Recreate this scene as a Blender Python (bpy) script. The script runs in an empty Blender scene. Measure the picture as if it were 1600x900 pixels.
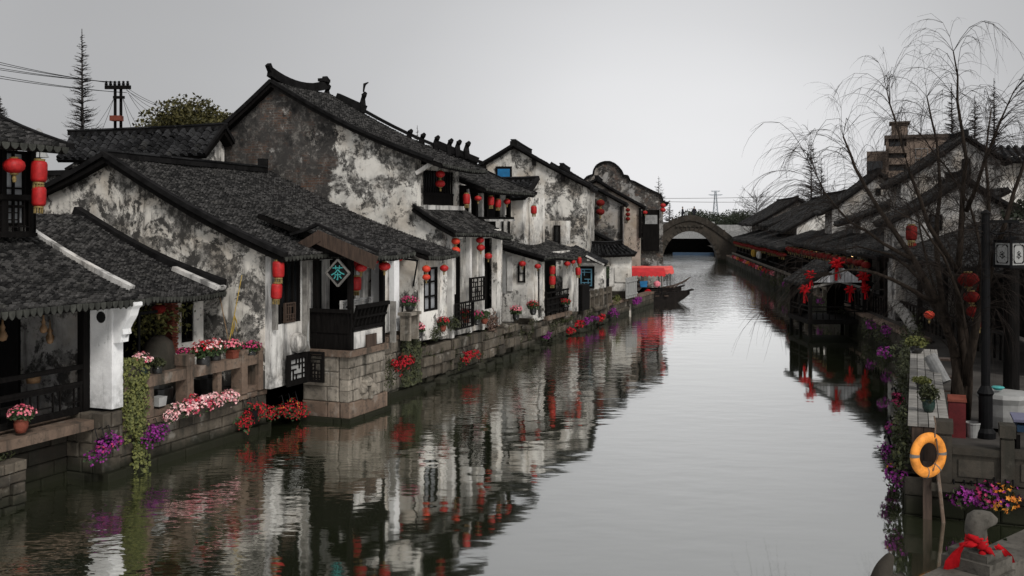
import bpy, math, random
from math import sin, cos, pi, radians as R
random.seed(7)
rnd = random.random
def U(a, b): return a + (b - a) * random.random()
scn = bpy.context.scene
COL = scn.collection

# ------------------------------------------------------------------ camera, sky, sun, exposure
cd = bpy.data.cameras.new('camera'); cam = bpy.data.objects.new('camera', cd); COL.objects.link(cam)
cam.location = (0, 0, 5); cam.rotation_euler = (R(90), 0, 0)
cd.sensor_width = 36; cd.lens = 34.99; cd.shift_y = -105 / 1600
cd.clip_start = .1; cd.clip_end = 6000
scn.camera = cam
SUN_EL, SUN_ROT = 42, 150            # degrees; the veiled sun stands behind the camera, to the right
wd = bpy.data.worlds.new('World'); scn.world = wd; wd.use_nodes = True
nt = wd.node_tree; nt.nodes.clear()
def wn(t, **k):
    n = nt.nodes.new(t)
    for a, v in k.items(): setattr(n, a, v)
    return n
sky = wn('ShaderNodeTexSky', sky_type='NISHITA'); sky.sun_disc = False
sky.sun_elevation = R(SUN_EL); sky.sun_rotation = R(SUN_ROT); sky.dust_density = 3
hs = wn('ShaderNodeHueSaturation'); hs.inputs['Saturation'].default_value = .12
nt.links.new(sky.outputs[0], hs.inputs['Color'])
tc = wn('ShaderNodeTexCoord')
dot = wn('ShaderNodeVectorMath', operation='DOT_PRODUCT'); dot.inputs[1].default_value = (.16, .985, -.03)
nt.links.new(tc.outputs['Generated'], dot.inputs[0])
rp = wn('ShaderNodeValToRGB'); cr = rp.color_ramp; cr.interpolation = 'B_SPLINE'
cr.elements[0].position = 0; cr.elements[0].color = (.46, .465, .48, 1)
cr.elements[1].position = 1; cr.elements[1].color = (.66, .66, .67, 1)
for p, c in ((.60, .46), (.76, .30), (.87, .285), (.94, .365), (.972, .46)):
    e = cr.elements.new(p); e.color = (c, c * 1.005, c * 1.025, 1)
nt.links.new(dot.outputs['Value'], rp.inputs[0])
cn = wn('ShaderNodeTexNoise'); cn.inputs['Scale'].default_value = 1.3; cn.inputs['Detail'].default_value = 3
mpc = wn('ShaderNodeMapping'); mpc.inputs['Scale'].default_value = (1, 1, 3)
nt.links.new(tc.outputs['Generated'], mpc.inputs[0]); nt.links.new(mpc.outputs[0], cn.inputs[0])
mrc = wn('ShaderNodeMapRange'); mrc.inputs['From Min'].default_value = .3; mrc.inputs['From Max'].default_value = .7
mrc.inputs['To Min'].default_value = 8.7; mrc.inputs['To Max'].default_value = 10.0
nt.links.new(cn.outputs[0], mrc.inputs[0])
sc_ = wn('ShaderNodeVectorMath', operation='SCALE')
nt.links.new(rp.outputs[0], sc_.inputs[0]); nt.links.new(mrc.outputs[0], sc_.inputs['Scale'])
mx = wn('ShaderNodeMixRGB'); mx.inputs[0].default_value = .92
nt.links.new(hs.outputs[0], mx.inputs[1]); nt.links.new(sc_.outputs[0], mx.inputs[2])
bg = wn('ShaderNodeBackground'); bg.inputs['Strength'].default_value = .1
nt.links.new(mx.outputs[0], bg.inputs['Color'])
wo = wn('ShaderNodeOutputWorld'); nt.links.new(bg.outputs[0], wo.inputs[0])
sl = bpy.data.lights.new('sun', 'SUN'); sl.energy = 1.5; sl.angle = R(14); sl.color = (1, .965, .92)
sun = bpy.data.objects.new('sun', sl); COL.objects.link(sun)
sun.rotation_euler = (R(90 - SUN_EL), 0, R(180 - SUN_ROT))
vs = scn.view_settings; vs.view_transform = 'Standard'; vs.look = 'None'; vs.exposure = 0.56; vs.gamma = 1
scn.cycles.max_bounces = 6; scn.cycles.diffuse_bounces = 1; scn.cycles.glossy_bounces = 3
scn.cycles.transparent_max_bounces = 6; scn.cycles.use_denoising = True
scn.cycles.sample_clamp_indirect = 4

# ------------------------------------------------------------------ frames: (t, s, z) = across the canal, along it, up
class Fr:
    def __init__(f, deg): f.a = R(deg); f.S = sin(f.a); f.C = cos(f.a)
    def w(f, p): t, s, z = p; return (t * f.C + s * f.S, -t * f.S + s * f.C, z)
L, F, W = Fr(22.06), Fr(7.8), Fr(0)
def at(px, py, s=None, t=None, z=None, D=None, fr=None):
    'the point of a plane that stands at a place of the survey photograph'
    fr = fr or L
    a = (px - 800) / 1555; b = -(py - 345) / 1555
    if s is not None: D = s / (a * fr.S + fr.C)
    elif t is not None: D = t / (a * fr.C - fr.S)
    elif z is not None: D = (z - 5) / b
    return (a * D * fr.C - D * fr.S, a * D * fr.S + D * fr.C, 5 + b * D)

ORG = {}
def tag(o, label=None, cat=None, group=None, kind=None):
    for k, v in (('label', label), ('category', cat), ('group', group), ('kind', kind)):
        if v: o[k] = v
    return o
def thing(name, label, cat, org, fr=L, group=None):
    o = bpy.data.objects.new(name, None); COL.objects.link(o); o.empty_display_size = .3
    o.location = fr.w(org); o.rotation_euler = (0, 0, -fr.a)
    ORG[o.name] = (fr, org)
    return tag(o, label, cat, group)

class MB:
    def __init__(m): m.v = []; m.f = []
    def add(m, vs, fs):
        n = len(m.v); m.v += vs; m.f += [tuple(i + n for i in f) for f in fs]; return m
    def box(m, x0, x1, y0, y1, z0, z1):
        if x0 > x1: x0, x1 = x1, x0
        if y0 > y1: y0, y1 = y1, y0
        if z0 > z1: z0, z1 = z1, z0
        return m.add([(x, y, z) for z in (z0, z1) for y in (y0, y1) for x in (x0, x1)],
                     [(0, 2, 3, 1), (4, 5, 7, 6), (0, 1, 5, 4), (2, 6, 7, 3), (0, 4, 6, 2), (1, 3, 7, 5)])
    def prism(m, poly, ax, a0, a1):
        'poly in the two other axes, drawn out along ax (0 t, 1 s, 2 z)'
        def mk(p, a): q = list(p); q.insert(ax, a); return tuple(q)
        n = len(poly)
        vs = [mk(p, a0) for p in poly] + [mk(p, a1) for p in poly]
        fs = [tuple(range(n)), tuple(range(2 * n - 1, n - 1, -1))]
        fs += [(i, i + n, (i + 1) % n + n, (i + 1) % n) for i in range(n)]
        return m.add(vs, fs)
    def hexa(m, p):          # 8 points: bottom quad, top quad
        return m.add([tuple(q) for q in p], [(3, 2, 1, 0), (4, 5, 6, 7), (0, 1, 5, 4), (1, 2, 6, 5), (2, 3, 7, 6), (3, 0, 4, 7)])
    def beam(m, p, q, w, h):
        d = [q[i] - p[i] for i in range(3)]; l = math.sqrt(sum(c * c for c in d)) or 1e-6
        d = [c / l for c in d]
        x = (d[1], -d[0], 0); xl = math.hypot(*x[:2])
        x = (1, 0, 0) if xl < 1e-4 else (x[0] / xl, x[1] / xl, 0)
        y = (x[1] * d[2] - x[2] * d[1], x[2] * d[0] - x[0] * d[2], x[0] * d[1] - x[1] * d[0])
        vs = []
        for c in (p, q):
            for a, b in ((-1, -1), (1, -1), (1, 1), (-1, 1)):
                vs.append(tuple(c[i] + x[i] * a * w / 2 + y[i] * b * h / 2 for i in range(3)))
        return m.add(vs, [(0, 1, 2, 3), (7, 6, 5, 4), (0, 4, 5, 1), (1, 5, 6, 2), (2, 6, 7, 3), (3, 7, 4, 0)])
    def tube(m, pts, r, n=5, cap=True):
        if not isinstance(r, (list, tuple)): r = [r] * len(pts)
        vs = []; k = len(pts)
        for i, p in enumerate(pts):
            a = pts[max(0, i - 1)]; b = pts[min(k - 1, i + 1)]
            d = [b[j] - a[j] for j in range(3)]; l = math.sqrt(sum(c * c for c in d)) or 1e-6; d = [c / l for c in d]
            if abs(d[2]) > .95: x = (1, 0, 0)
            else:
                h = math.hypot(d[0], d[1]); x = (d[1] / h, -d[0] / h, 0)
            dt = sum(x[j] * d[j] for j in range(3)); x = [x[j] - dt * d[j] for j in range(3)]
            xl = math.sqrt(sum(c * c for c in x)); x = [c / xl for c in x]
            y = (d[1] * x[2] - d[2] * x[1], d[2] * x[0] - d[0] * x[2], d[0] * x[1] - d[1] * x[0])
            for q in range(n):
                an = 2 * pi * q / n
                vs.append(tuple(p[j] + r[i] * (x[j] * cos(an) + y[j] * sin(an)) for j in range(3)))
        fs = [(i * n + q, i * n + (q + 1) % n, (i + 1) * n + (q + 1) % n, (i + 1) * n + q) for i in range(k - 1) for q in range(n)]
        if cap and n > 2: fs += [tuple(range(n - 1, -1, -1)), tuple((k - 1) * n + q for q in range(n))]
        return m.add(vs, fs)
    def lathe(m, c, prof, n=12, rib=0, ax=2):
        vs = []
        for r, z in prof:
            for q in range(n):
                rr = r * (1 - rib * (q % 2)); an = 2 * pi * q / n
                a, b = rr * cos(an), rr * sin(an)
                d = (a, b, z) if ax == 2 else ((z, a, b) if ax == 0 else (a, z, b))
                vs.append((c[0] + d[0], c[1] + d[1], c[2] + d[2]))
        k = len(prof)
        fs = [(i * n + q, i * n + (q + 1) % n, (i + 1) * n + (q + 1) % n, (i + 1) * n + q) for i in range(k - 1) for q in range(n)]
        fs += [tuple(range(n - 1, -1, -1)), tuple((k - 1) * n + q for q in range(n))]
        return m.add(vs, fs)
    def pbox(m, ax, pos, a0, a1, z0, z1, d0, d1):
        if ax == 't': return m.box(pos + d0, pos + d1, a0, a1, z0, z1)
        if ax == 'T': return m.box(pos - d1, pos - d0, a0, a1, z0, z1)
        return m.box(a0, a1, pos - d1, pos - d0, z0, z1)
    def grid_wall(m, ax, pos, th, a0, a1, z0, z1, holes=()):
        'wall with real openings; outer face at pos, thickness th inward'
        A = sorted({a0, a1} | {min(max(h[i], a0), a1) for h in holes for i in (0, 1)})
        Z = sorted({z0, z1} | {min(max(h[i], z0), z1) for h in holes for i in (2, 3)})
        na, nz = len(A) - 1, len(Z) - 1
        solid = [[not any(h[0] < (A[i] + A[i + 1]) / 2 < h[1] and h[2] < (Z[j] + Z[j + 1]) / 2 < h[3] for h in holes) for j in range(nz)] for i in range(na)]
        def P(a, z, d):
            if ax == 't': return (pos + d, a, z)
            if ax == 'T': return (pos - d, a, z)
            return (a, pos - d, z)
        ok = lambda i, j: 0 <= i < na and 0 <= j < nz and solid[i][j]
        for i in range(na):
            for j in range(nz):
                if not solid[i][j]: continue
                x0, x1, y0, y1 = A[i], A[i + 1], Z[j], Z[j + 1]
                for d in (0, -th): m.add([P(x0, y0, d), P(x1, y0, d), P(x1, y1, d), P(x0, y1, d)], [(0, 1, 2, 3)])
                for (b, e, c) in (((i - 1, j), (x0, y0), (x0, y1)), ((i + 1, j), (x1, y0), (x1, y1)), ((i, j - 1), (x0, y0), (x1, y0)), ((i, j + 1), (x0, y1), (x1, y1))):
                    if not ok(*b): m.add([P(*e, 0), P(*c, 0), P(*c, -th), P(*e, -th)], [(0, 1, 2, 3)])
        return m
    def build(m, name, mat, parent=None, fr=L, smooth=False):
        org = (0, 0, 0)
        if parent is not None:
            fr, org = ORG[parent.name]
        elif m.v:
            org = (sum(v[0] for v in m.v) / len(m.v), sum(v[1] for v in m.v) / len(m.v), min(v[2] for v in m.v))
        me = bpy.data.meshes.new(name)
        me.from_pydata([(v[0] - org[0], v[1] - org[1], v[2] - org[2]) for v in m.v], [], m.f)
        me.materials.append(mat)
        if smooth:
            me.polygons.foreach_set('use_smooth', [True] * len(me.polygons))
        me.update()
        o = bpy.data.objects.new(name, me); COL.objects.link(o)
        if parent is not None:
            o.parent = parent; ORG[o.name] = (fr, org)
        else:
            o.location = fr.w(org); o.rotation_euler = (0, 0, -fr.a); ORG[o.name] = (fr, org)
        return o
    def solo(m, name, mat, label, cat, fr=L, group=None, smooth=False, kind=None):
        return tag(m.build(name, mat, None, fr, smooth), label, cat, group, kind)
    def struct(m, name, mat, fr=L): return tag(m.build(name, mat, None, fr), kind='structure')

def copy_tree(o, parent=None):
    c = o.copy(); COL.objects.link(c)
    if parent is not None: c.parent = parent
    for ch in list(o.children): copy_tree(ch, c)
    if o.name in ORG: ORG[c.name] = ORG[o.name]
    return c

# ------------------------------------------------------------------ materials
class G:
    def __init__(g, name):
        g.m = bpy.data.materials.new(name); g.m.use_nodes = True; g.t = g.m.node_tree; g.t.nodes.clear()
        g.o = g.n('ShaderNodeOutputMaterial'); g.b = g.n('ShaderNodeBsdfPrincipled'); g.l(g.b.outputs[0], g.o.inputs[0])
        g.tc = g.n('ShaderNodeTexCoord').outputs['Object']
    def n(g, t, **k):
        x = g.t.nodes.new(t)
        for a, v in k.items(): setattr(x, a, v)
        return x
    def l(g, a, b): g.t.links.new(a, b)
    def put(g, i, v):
        if hasattr(v, 'links'): g.l(v, i)
        elif isinstance(v, (tuple, list)) and len(v) == 3 and i.type == 'RGBA': i.default_value = (*v, 1)
        else: i.default_value = v
    def vec(g, sc=(1, 1, 1), off=(0, 0, 0), v=None, rot=(0, 0, 0)):
        x = g.n('ShaderNodeMapping'); g.put(x.inputs[0], v or g.tc)
        x.inputs['Scale'].default_value = sc; x.inputs['Location'].default_value = off; x.inputs['Rotation'].default_value = rot
        return x.outputs[0]
    def noise(g, scale, v=None, detail=5, rough=.6, dist=0):
        x = g.n('ShaderNodeTexNoise'); g.put(x.inputs['Vector'], v or g.tc)
        x.inputs['Scale'].default_value = scale; x.inputs['Detail'].default_value = detail
        x.inputs['Roughness'].default_value = rough; x.inputs['Distortion'].default_value = dist
        return x.outputs[0]
    def ms(g, v, a, b, lo=0, hi=1, smooth=True):
        x = g.n('ShaderNodeMapRange')
        if smooth: x.interpolation_type = 'SMOOTHSTEP'
        for k, q in (('Value', v), ('From Min', a), ('From Max', b), ('To Min', lo), ('To Max', hi)): g.put(x.inputs[k], q)
        return x.outputs[0]
    def math(g, op, a, b=0.0, clamp=False):
        x = g.n('ShaderNodeMath', operation=op, use_clamp=clamp); g.put(x.inputs[0], a); g.put(x.inputs[1], b); return x.outputs[0]
    def mix(g, f, a, b, mode='MIX'):
        x = g.n('ShaderNodeMixRGB', blend_type=mode); g.put(x.inputs[0], f); g.put(x.inputs[1], a); g.put(x.inputs[2], b); return x.outputs[0]
    def isl(g): return g.n('ShaderNodeNewGeometry').outputs['Random Per Island']
    def bump(g, h, st=.3, d=.05):
        x = g.n('ShaderNodeBump'); x.inputs['Strength'].default_value = st; x.inputs['Distance'].default_value = d
        g.put(x.inputs['Height'], h); g.l(x.outputs[0], g.b.inputs['Normal'])
    def done(g, col, rough=.8, spec=.3, **k):
        g.put(g.b.inputs['Base Color'], col); g.put(g.b.inputs['Roughness'], rough); g.b.inputs['Specular IOR Level'].default_value = spec
        for a, v in k.items(): g.put(g.b.inputs[a.replace('_', ' ')], v)
        return g.m

def plaster(name, base, stain=.5, streak=.5, warm=.3, brick=0, seed=0, dark=(.016, .0152, .0145), spot=.5, grime=.35):
    g = G(name); v = g.vec(off=(seed * 7.3, seed * 3.1, seed * 5.7))
    n1 = g.noise(1.05, v, 10, .74, .3); n3 = g.noise(6, v, 8, .72); n4 = g.noise(1.7, v, 7, .65)
    n2 = g.noise(1.0, g.vec((2.6, 2.6, .3), (seed, 2, 1), v), 7, .65)
    n6 = g.noise(2.6, g.vec((1.2, 1.2, .7), (9, 2, 1), v), 8, .72)
    thr = .67 - .25 * stain
    m1 = g.ms(n1, thr, thr + .06); mb = g.ms(n3, .34, .60, .5, 1)
    mm = g.math('MULTIPLY', m1, mb)
    m2 = g.math('MULTIPLY', g.ms(n2, .66 - .2 * streak, .80 - .2 * streak), .75)
    m6 = g.math('MULTIPLY', g.ms(n6, .64 - .12 * spot, .70 - .12 * spot), g.ms(n1, .38, .55))
    fac = g.math('ADD', g.math('MAXIMUM', mm, m2), g.math('MULTIPLY', m6, .7), True)
    c = g.mix(g.ms(n4, .32, .62), tuple(x * (1 - grime) for x in base), base)
    c = g.mix(g.math('MULTIPLY', g.ms(g.noise(.9, g.vec(off=(3 + seed, 1, 7), v=v), 6), .46, .66), warm), c, (.40, .31, .21))
    if brick:
        bt = g.n('ShaderNodeTexBrick'); sp = g.n('ShaderNodeSeparateXYZ'); g.l(g.tc, sp.inputs[0])
        cb = g.n('ShaderNodeCombineXYZ'); g.l(g.math('ADD', sp.outputs[0], sp.outputs[1]), cb.inputs[0]); g.l(sp.outputs[2], cb.inputs[1])
        g.l(cb.outputs[0], bt.inputs['Vector']); bt.inputs['Scale'].default_value = 1
        for k, q in (('Color1', (.125, .068, .045, 1)), ('Color2', (.05, .045, .042, 1)), ('Mortar', (.10, .092, .082, 1))): bt.inputs[k].default_value = q
        bt.inputs['Mortar Size'].default_value = .014; bt.inputs['Brick Width'].default_value = .3; bt.inputs['Row Height'].default_value = .085; bt.inputs['Mortar Smooth'].default_value = .3
        bc = g.mix(g.ms(n4, .36, .54), bt.outputs[0], (.06, .056, .052)); bc = g.mix(g.ms(g.noise(1.1, g.vec(off=(2, 9, 4)), 8, .7), .5, .62), bc, (.022, .021, .02)); bc = g.mix(g.ms(n3, .48, .66, 0, .75), bc, (.20, .185, .165)); bc = g.mix(g.ms(g.noise(1.9, g.vec(off=(8, 3, 6)), 9, .75), .57, .66, 0, .85), bc, (.42, .40, .37))
        if isinstance(brick, tuple):   # plaster fallen from the far side of the wall: ragged border across t, z
            nb = g.math('ADD', g.math('ADD', g.math('MULTIPLY', sp.outputs[0], brick[1]), g.math('MULTIPLY', sp.outputs[2], brick[2])), g.math('MULTIPLY', g.math('SUBTRACT', n1, .5), 3.6))
            bm = g.ms(g.math('ADD', nb, g.math('MULTIPLY', g.math('SUBTRACT', n3, .5), .9)), brick[0], brick[0] + .25)
        else: bm = g.ms(g.noise(.5, g.vec(off=(11 + seed, 4, 2), v=v), 8, .7), .68 - .3 * brick, .72 - .3 * brick)
        c = g.mix(bm, c, bc)
        fac = g.math('MULTIPLY', fac, g.ms(bm, 0, 1, 1, .55))
    zz = g.n('ShaderNodeSeparateXYZ'); g.l(g.tc, zz.inputs[0])
    damp = g.ms(g.math('ADD', zz.outputs[2], g.math('MULTIPLY', g.math('SUBTRACT', n6, .5), 2.2)), -.1, 1.25, .62, 0)
    fac = g.math('ADD', fac, g.math('MULTIPLY', damp, g.ms(n3, .36, .64, .15, 1)), True)
    c = g.mix(g.math('MULTIPLY', fac, .94), c, g.mix(n3, dark, tuple(x * 2.1 for x in dark)))
    g.bump(g.math('ADD', n3, g.math('MULTIPLY', n1, 2.0)), .35, .03)
    return g.done(c, .92, .15)

def stone(name, c1, c2, seam=.5, wet=True, pale=.5, spec=.2, bw=.75, rh=.3, brick=True, sc=1.0):
    g = G(name); n1 = g.noise(1.1 * sc, None, 8, .68); n2 = g.noise(7 * sc, None, 7, .7); n3 = g.noise(1, g.vec((3, 3, .4)), 6, .6)
    c = g.mix(g.ms(n1, .34, .66), c1, c2)
    c = g.mix(.45, c, g.mix(g.isl(), tuple(x * .5 for x in c1), tuple(min(1, x * 1.5) for x in c2)))
    c = g.mix(g.ms(n2, .48, .7, 0, .7), c, (.03, .028, .024))
    c = g.mix(g.ms(n3, .5, .68, 0, .8), c, (.028, .027, .022))
    c = g.mix(g.ms(g.noise(2.3, g.vec(off=(5, 5, 5)), 6), .58, .7, 0, pale), c, (.36, .34, .30))
    if wet:
        p = g.n('ShaderNodeNewGeometry').outputs['Position']; sp = g.n('ShaderNodeSeparateXYZ'); g.l(p, sp.inputs[0])
        h = g.math('ADD', sp.outputs[2], g.math('MULTIPLY', g.math('SUBTRACT', n1, .5), .5))
        c = g.mix(g.ms(h, .12, .5, .93, 0), c, (.014, .015, .009))
    g.bump(g.math('ADD', n2, n1), .5, .03)
    return g.done(c, .88, spec)

def simple(name, c, rough=.7, spec=.3, var=.35, sc=4, bump=.15, stretch=(1, 1, 1), isl=0, **k):
    g = G(name); n = g.noise(sc, g.vec(stretch), 7, .65)
    col = g.mix(g.ms(n, .3, .7), tuple(x * (1 - var) for x in c), tuple(min(1, x * (1 + var * .6)) for x in c))
    if isl: col = g.mix(g.ms(g.isl(), 0, 1, 0, isl, False), col, tuple(x * .25 for x in c))
    if bump: g.bump(n, bump, .02)
    return g.done(col, rough, spec, **k)

def tilemat(name, lo, hi, lich=.3):
    g = G(name); r = g.isl(); n = g.noise(.55, None, 7, .7); n2 = g.noise(9, None, 5, .7)
    c = g.mix(g.ms(r, .1, 1.15, 0, 1, True), lo, hi)
    c = g.mix(g.ms(n2, .56, .70, 0, .7), c, tuple(x * 2.3 for x in hi))
    c = g.mix(g.ms(n, .54, .72, 0, .4), c, tuple(x * .45 for x in lo))
    c = g.mix(g.math('MULTIPLY', g.ms(g.noise(2.2, g.vec(off=(4, 4, 4)), 7), .58, .68), lich), c, (.115, .11, .085))
    g.bump(n2, .4, .02)
    return g.done(c, .85, .12)

M = {}
M['tile'] = tilemat('grey_clay_tile', (.013, .0128, .0125), (.072, .069, .066), .12)
M['tile_black'] = tilemat('black_clay_tile', (.006, .006, .0065), (.032, .032, .033), .10)
M['tile_far'] = tilemat('distant_clay_tile', (.007, .007, .0072), (.036, .035, .034), .12)
M['ridge'] = simple('ridge_mortar', (.012, .0115, .0115), .95, .05, .5, 3)
M['drip'] = simple('drip_tile_clay', (.055, .056, .048), .8, .2, .5, 5, isl=.75)
M['shade'] = plaster('shaded_limewash', (.36, .35, .335), .66, .66, .3, seed=12, spot=.6)  # base darkened to stand in for shade on veranda and right bank walls
M['white'] = plaster('limewash_wall', (.74, .715, .665), .50, .66, .38, seed=1, spot=.6)
M['pillar'] = plaster('fresh_limewash', (.78, .78, .775), .12, .34, .05, seed=2, spot=.3, grime=.22)
M['teagable'] = plaster('mouldy_limewash', (.70, .665, .60), .92, .6, .40, seed=3, spot=1.1)
M['biggable'] = plaster('peeled_limewash', (.68, .655, .60), .74, .3, .35, brick=(2.2, -1.2, .25), seed=4, spot=.75)
M['dirty'] = plaster('dirty_limewash', (.62, .595, .545), .72, .66, .42, seed=5, spot=.85)
M['oldwall'] = plaster('weathered_limewash', (.50, .48, .44), .62, .62, .5, brick=.25, seed=6, spot=.6)
M['greybrick'] = plaster('grey_brick_wall', (.30, .29, .275), .62, .45, .25, brick=.75, seed=7, spot=.6)
M['brownwall'] = plaster('ochre_washed_wall', (.42, .37, .31), .5, .5, .4, seed=8, spot=.5)
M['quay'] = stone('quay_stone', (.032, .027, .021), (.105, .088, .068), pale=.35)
M['pierstone'] = stone('pier_stone', (.10, .085, .066), (.27, .24, .20))
M['slab'] = stone('brown_slab_stone', (.075, .050, .036), (.165, .118, .088), wet=False, pale=.25)
M['darkstone'] = stone('dark_quay_stone', (.020, .0175, .014), (.055, .048, .039), pale=.06, spec=.08)  # dark quay stone; on the right terrace its darkness carries the shade there
M['carved'] = stone('carved_granite', (.045, .041, .035), (.115, .105, .09), pale=.12, spec=.1, wet=False, sc=3)
M['bridge'] = stone('bridge_stone', (.020, .0165, .013), (.055, .045, .035), pale=.08)
M['concrete'] = simple('pale_concrete', (.30, .30, .29), .85, .2, .3, 1.5)
M['ground'] = simple('earth_paving', (.055, .05, .045), .95, .1, .4, .8)
M['wood'] = simple('black_stained_timber', (.0065, .0057, .0053), .75, .07, .5, 3, stretch=(5, 5, .6))
M['wood_brown'] = simple('brown_timber', (.055, .036, .026), .7, .3, .45, 3, stretch=(5, 5, .6))
M['wood_grey'] = simple('weathered_plank', (.30, .285, .26), .85, .2, .6, 3, stretch=(1, 7, 1), isl=.6)
M['board'] = plaster('whitened_board', (.62, .605, .575), .3, .8, .2, seed=9, spot=.15)
M['pane'] = simple('dark_glass', (.010, .011, .012), .18, .5, .3, 2, 0)
M['paleglass'] = simple('frosted_pane', (.30, .31, .32), .35, .5, .3, 2, 0)
M['navy'] = simple('navy_float', (.01, .03, .06), .5, .4, .25, 3)
M['blue'] = simple('blue_paint', (.006, .13, .30), .5, .4, .25, 3)
M['skyblue'] = simple('pale_blue_paint', (.07, .17, .23), .6, .3, .25, 3)
M['red'] = simple('lantern_silk', (.36, .010, .010), .55, .35, .28, 5, .1)
M['red2'] = simple('faded_lantern_silk', (.55, .045, .020), .6, .3, .3, 5, .1)
M['dimred'] = simple('old_red_paper', (.14, .012, .010), .8, .1, .4, 5, .1)
M['gold'] = simple('lantern_gilt', (.20, .14, .045), .6, .4, .3, 6)
M['ribbon'] = simple('red_ribbon', (.36, .006, .010), .85, .1, .4, 9, .4)
M['canvas'] = simple('red_canvas', (.50, .018, .022), .6, .3, .2, 3)
M['canvas2'] = simple('faded_red_canvas', (.70, .10, .085), .6, .3, .2, 3)
M['hull'] = simple('tarred_hull', (.010, .008, .007), .7, .12, .4, 4)
M['orange'] = simple('orange_buoy_plastic', (.70, .255, .035), .6, .3, .35, 7, .2)
M['lilac'] = simple('lilac_laminate', (.13, .13, .19), .6, .3, .2, 5)
M['greyband'] = simple('grey_band', (.14, .13, .12), .7, .3, .2, 5)
M['iron'] = simple('black_iron', (.005, .005, .0055), .6, .12, .3, 6)
M['grey'] = simple('grey_paint', (.24, .24, .235), .7, .3, .3, 5)
M['bark'] = simple('willow_bark', (.030, .023, .018), .95, .06, .5, 7, .5, (2, 2, .5))
M['twig'] = simple('bare_twig', (.022, .0175, .015), .95, .06, .4, 6, 0)
M['fartwig'] = simple('distant_twig', (.045, .040, .038), .9, .1, .4, 6, 0)
M['bronze'] = simple('dry_gourd', (.17, .10, .05), .7, .3, .4, 9)
M['pot'] = simple('dark_glazed_pot', (.022, .022, .021), .3, .5, .3, 5)
M['greenpot'] = simple('green_glazed_pot', (.018, .04, .032), .25, .5, .3, 5)
M['terracotta'] = simple('terracotta', (.17, .045, .028), .75, .2, .3, 6)
M['redbox'] = simple('dark_red_paint', (.12, .016, .018), .55, .35, .3, 5)
M['plastic'] = simple('white_plastic', (.30, .30, .29), .5, .4, .15, 4)
M['yellow'] = simple('yellow_rope', (.36, .25, .05), .8, .2, .3, 8)
M['bamboo'] = simple('bamboo', (.20, .13, .07), .7, .3, .4, 8)
M['teal'] = simple('teal_enamel', (.06, .32, .31), .6, .3, .1, 5, 0)
M['ink'] = simple('ink', (.012, .012, .012), .8, .1, .1, 5, 0)
M['skin'] = simple('skin', (.42, .26, .18), .6, .3, .1, 5, 0)
M['hair'] = simple('hair', (.012, .010, .009), .6, .3, .2, 9, 0)
M['mustard'] = simple('mustard_cloth', (.50, .30, .05), .8, .2, .2, 9)
M['darkcloth'] = simple('dark_cloth', (.022, .022, .028), .9, .1, .2, 9)
M['steel'] = simple('galvanised_steel', (.40, .44, .47), .6, .4, .2, 2, 0)
M['apt'] = simple('ochre_render', (.19, .145, .115), .9, .15, .45, .35, .1)
M['aptdark'] = simple('sooty_render', (.075, .06, .05), .9, .15, .45, .35, .1)
M['stripe'] = simple('pale_roof_board', (.68, .68, .69), .7, .2, .4, 2, 0, isl=.8)
def leafmat(name, a, b):
    g = G(name); c = g.mix(g.isl(), a, b); return g.done(c, .6, .25)
M['leaf'] = leafmat('leaf_green', (.018, .035, .014), (.055, .085, .030))
M['ivy'] = leafmat('ivy_leaf', (.035, .045, .012), (.15, .155, .045))
M['olive'] = leafmat('olive_leaf', (.020, .020, .006), (.085, .075, .022))
M['goldleaf'] = leafmat('yellow_green_leaf', (.030, .032, .010), (.20, .19, .06))
M['weed'] = leafmat('weed_leaf', (.014, .018, .008), (.055, .060, .024))
M['fargreen'] = leafmat('distant_leaf', (.012, .017, .010), (.032, .040, .022))
M['dry'] = leafmat('dry_stalk', (.07, .035, .03), (.18, .12, .085))
for k, a, b in (('pink', (.70, .26, .28), (.85, .62, .60)), ('magenta', (.28, .012, .075), (.48, .05, .15)), ('crimson', (.24, .004, .012), (.50, .010, .022)),
                ('purple', (.10, .006, .09), (.26, .025, .23)), ('amber', (.50, .13, .015), (.66, .30, .04)), ('rose', (.50, .05, .10), (.80, .30, .34))):
    M[k] = leafmat(k + '_petal', a, b)

g = G('canal_water')
p = g.n('ShaderNodeNewGeometry').outputs['Position']
sp = g.n('ShaderNodeSeparateXYZ'); g.l(p, sp.inputs[0])
tt = g.math('SUBTRACT', g.math('MULTIPLY', sp.outputs[0], .9268), g.math('MULTIPLY', sp.outputs[1], .3756))     # metres across the canal
n1 = g.noise(1.15, g.vec((.7, 1.25, 1), v=p, rot=(0, 0, R(20))), 2, .45); n2 = g.noise(4.5, g.vec((.7, 1.3, 1), v=p), 2, .5)
shel = g.ms(tt, -6.5, -11.5, .30, 1.25)
amp = g.math('MULTIPLY', g.ms(g.noise(.10, g.vec((1, .45, 1), v=p), 3), .36, .60, .25, 1.0), shel)
h = g.math('MULTIPLY', g.math('ADD', n1, g.math('MULTIPLY', n2, g.ms(tt, -6.5, -11.5, .10, .42))), amp)
bp = g.n('ShaderNodeBump'); bp.inputs['Strength'].default_value = .23; bp.inputs['Distance'].default_value = .11; g.l(h, bp.inputs['Height'])
gl = g.n('ShaderNodeBsdfGlossy'); gl.inputs['Roughness'].default_value = .045; gl.inputs['Color'].default_value = (1, 1, .985, 1)
df = g.n('ShaderNodeBsdfDiffuse'); df.inputs['Color'].default_value = (.020, .024, .012, 1)
fr_ = g.n('ShaderNodeFresnel'); fr_.inputs['IOR'].default_value = 4.0
for x in (gl, df, fr_): g.l(bp.outputs[0], x.inputs['Normal'])
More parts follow.
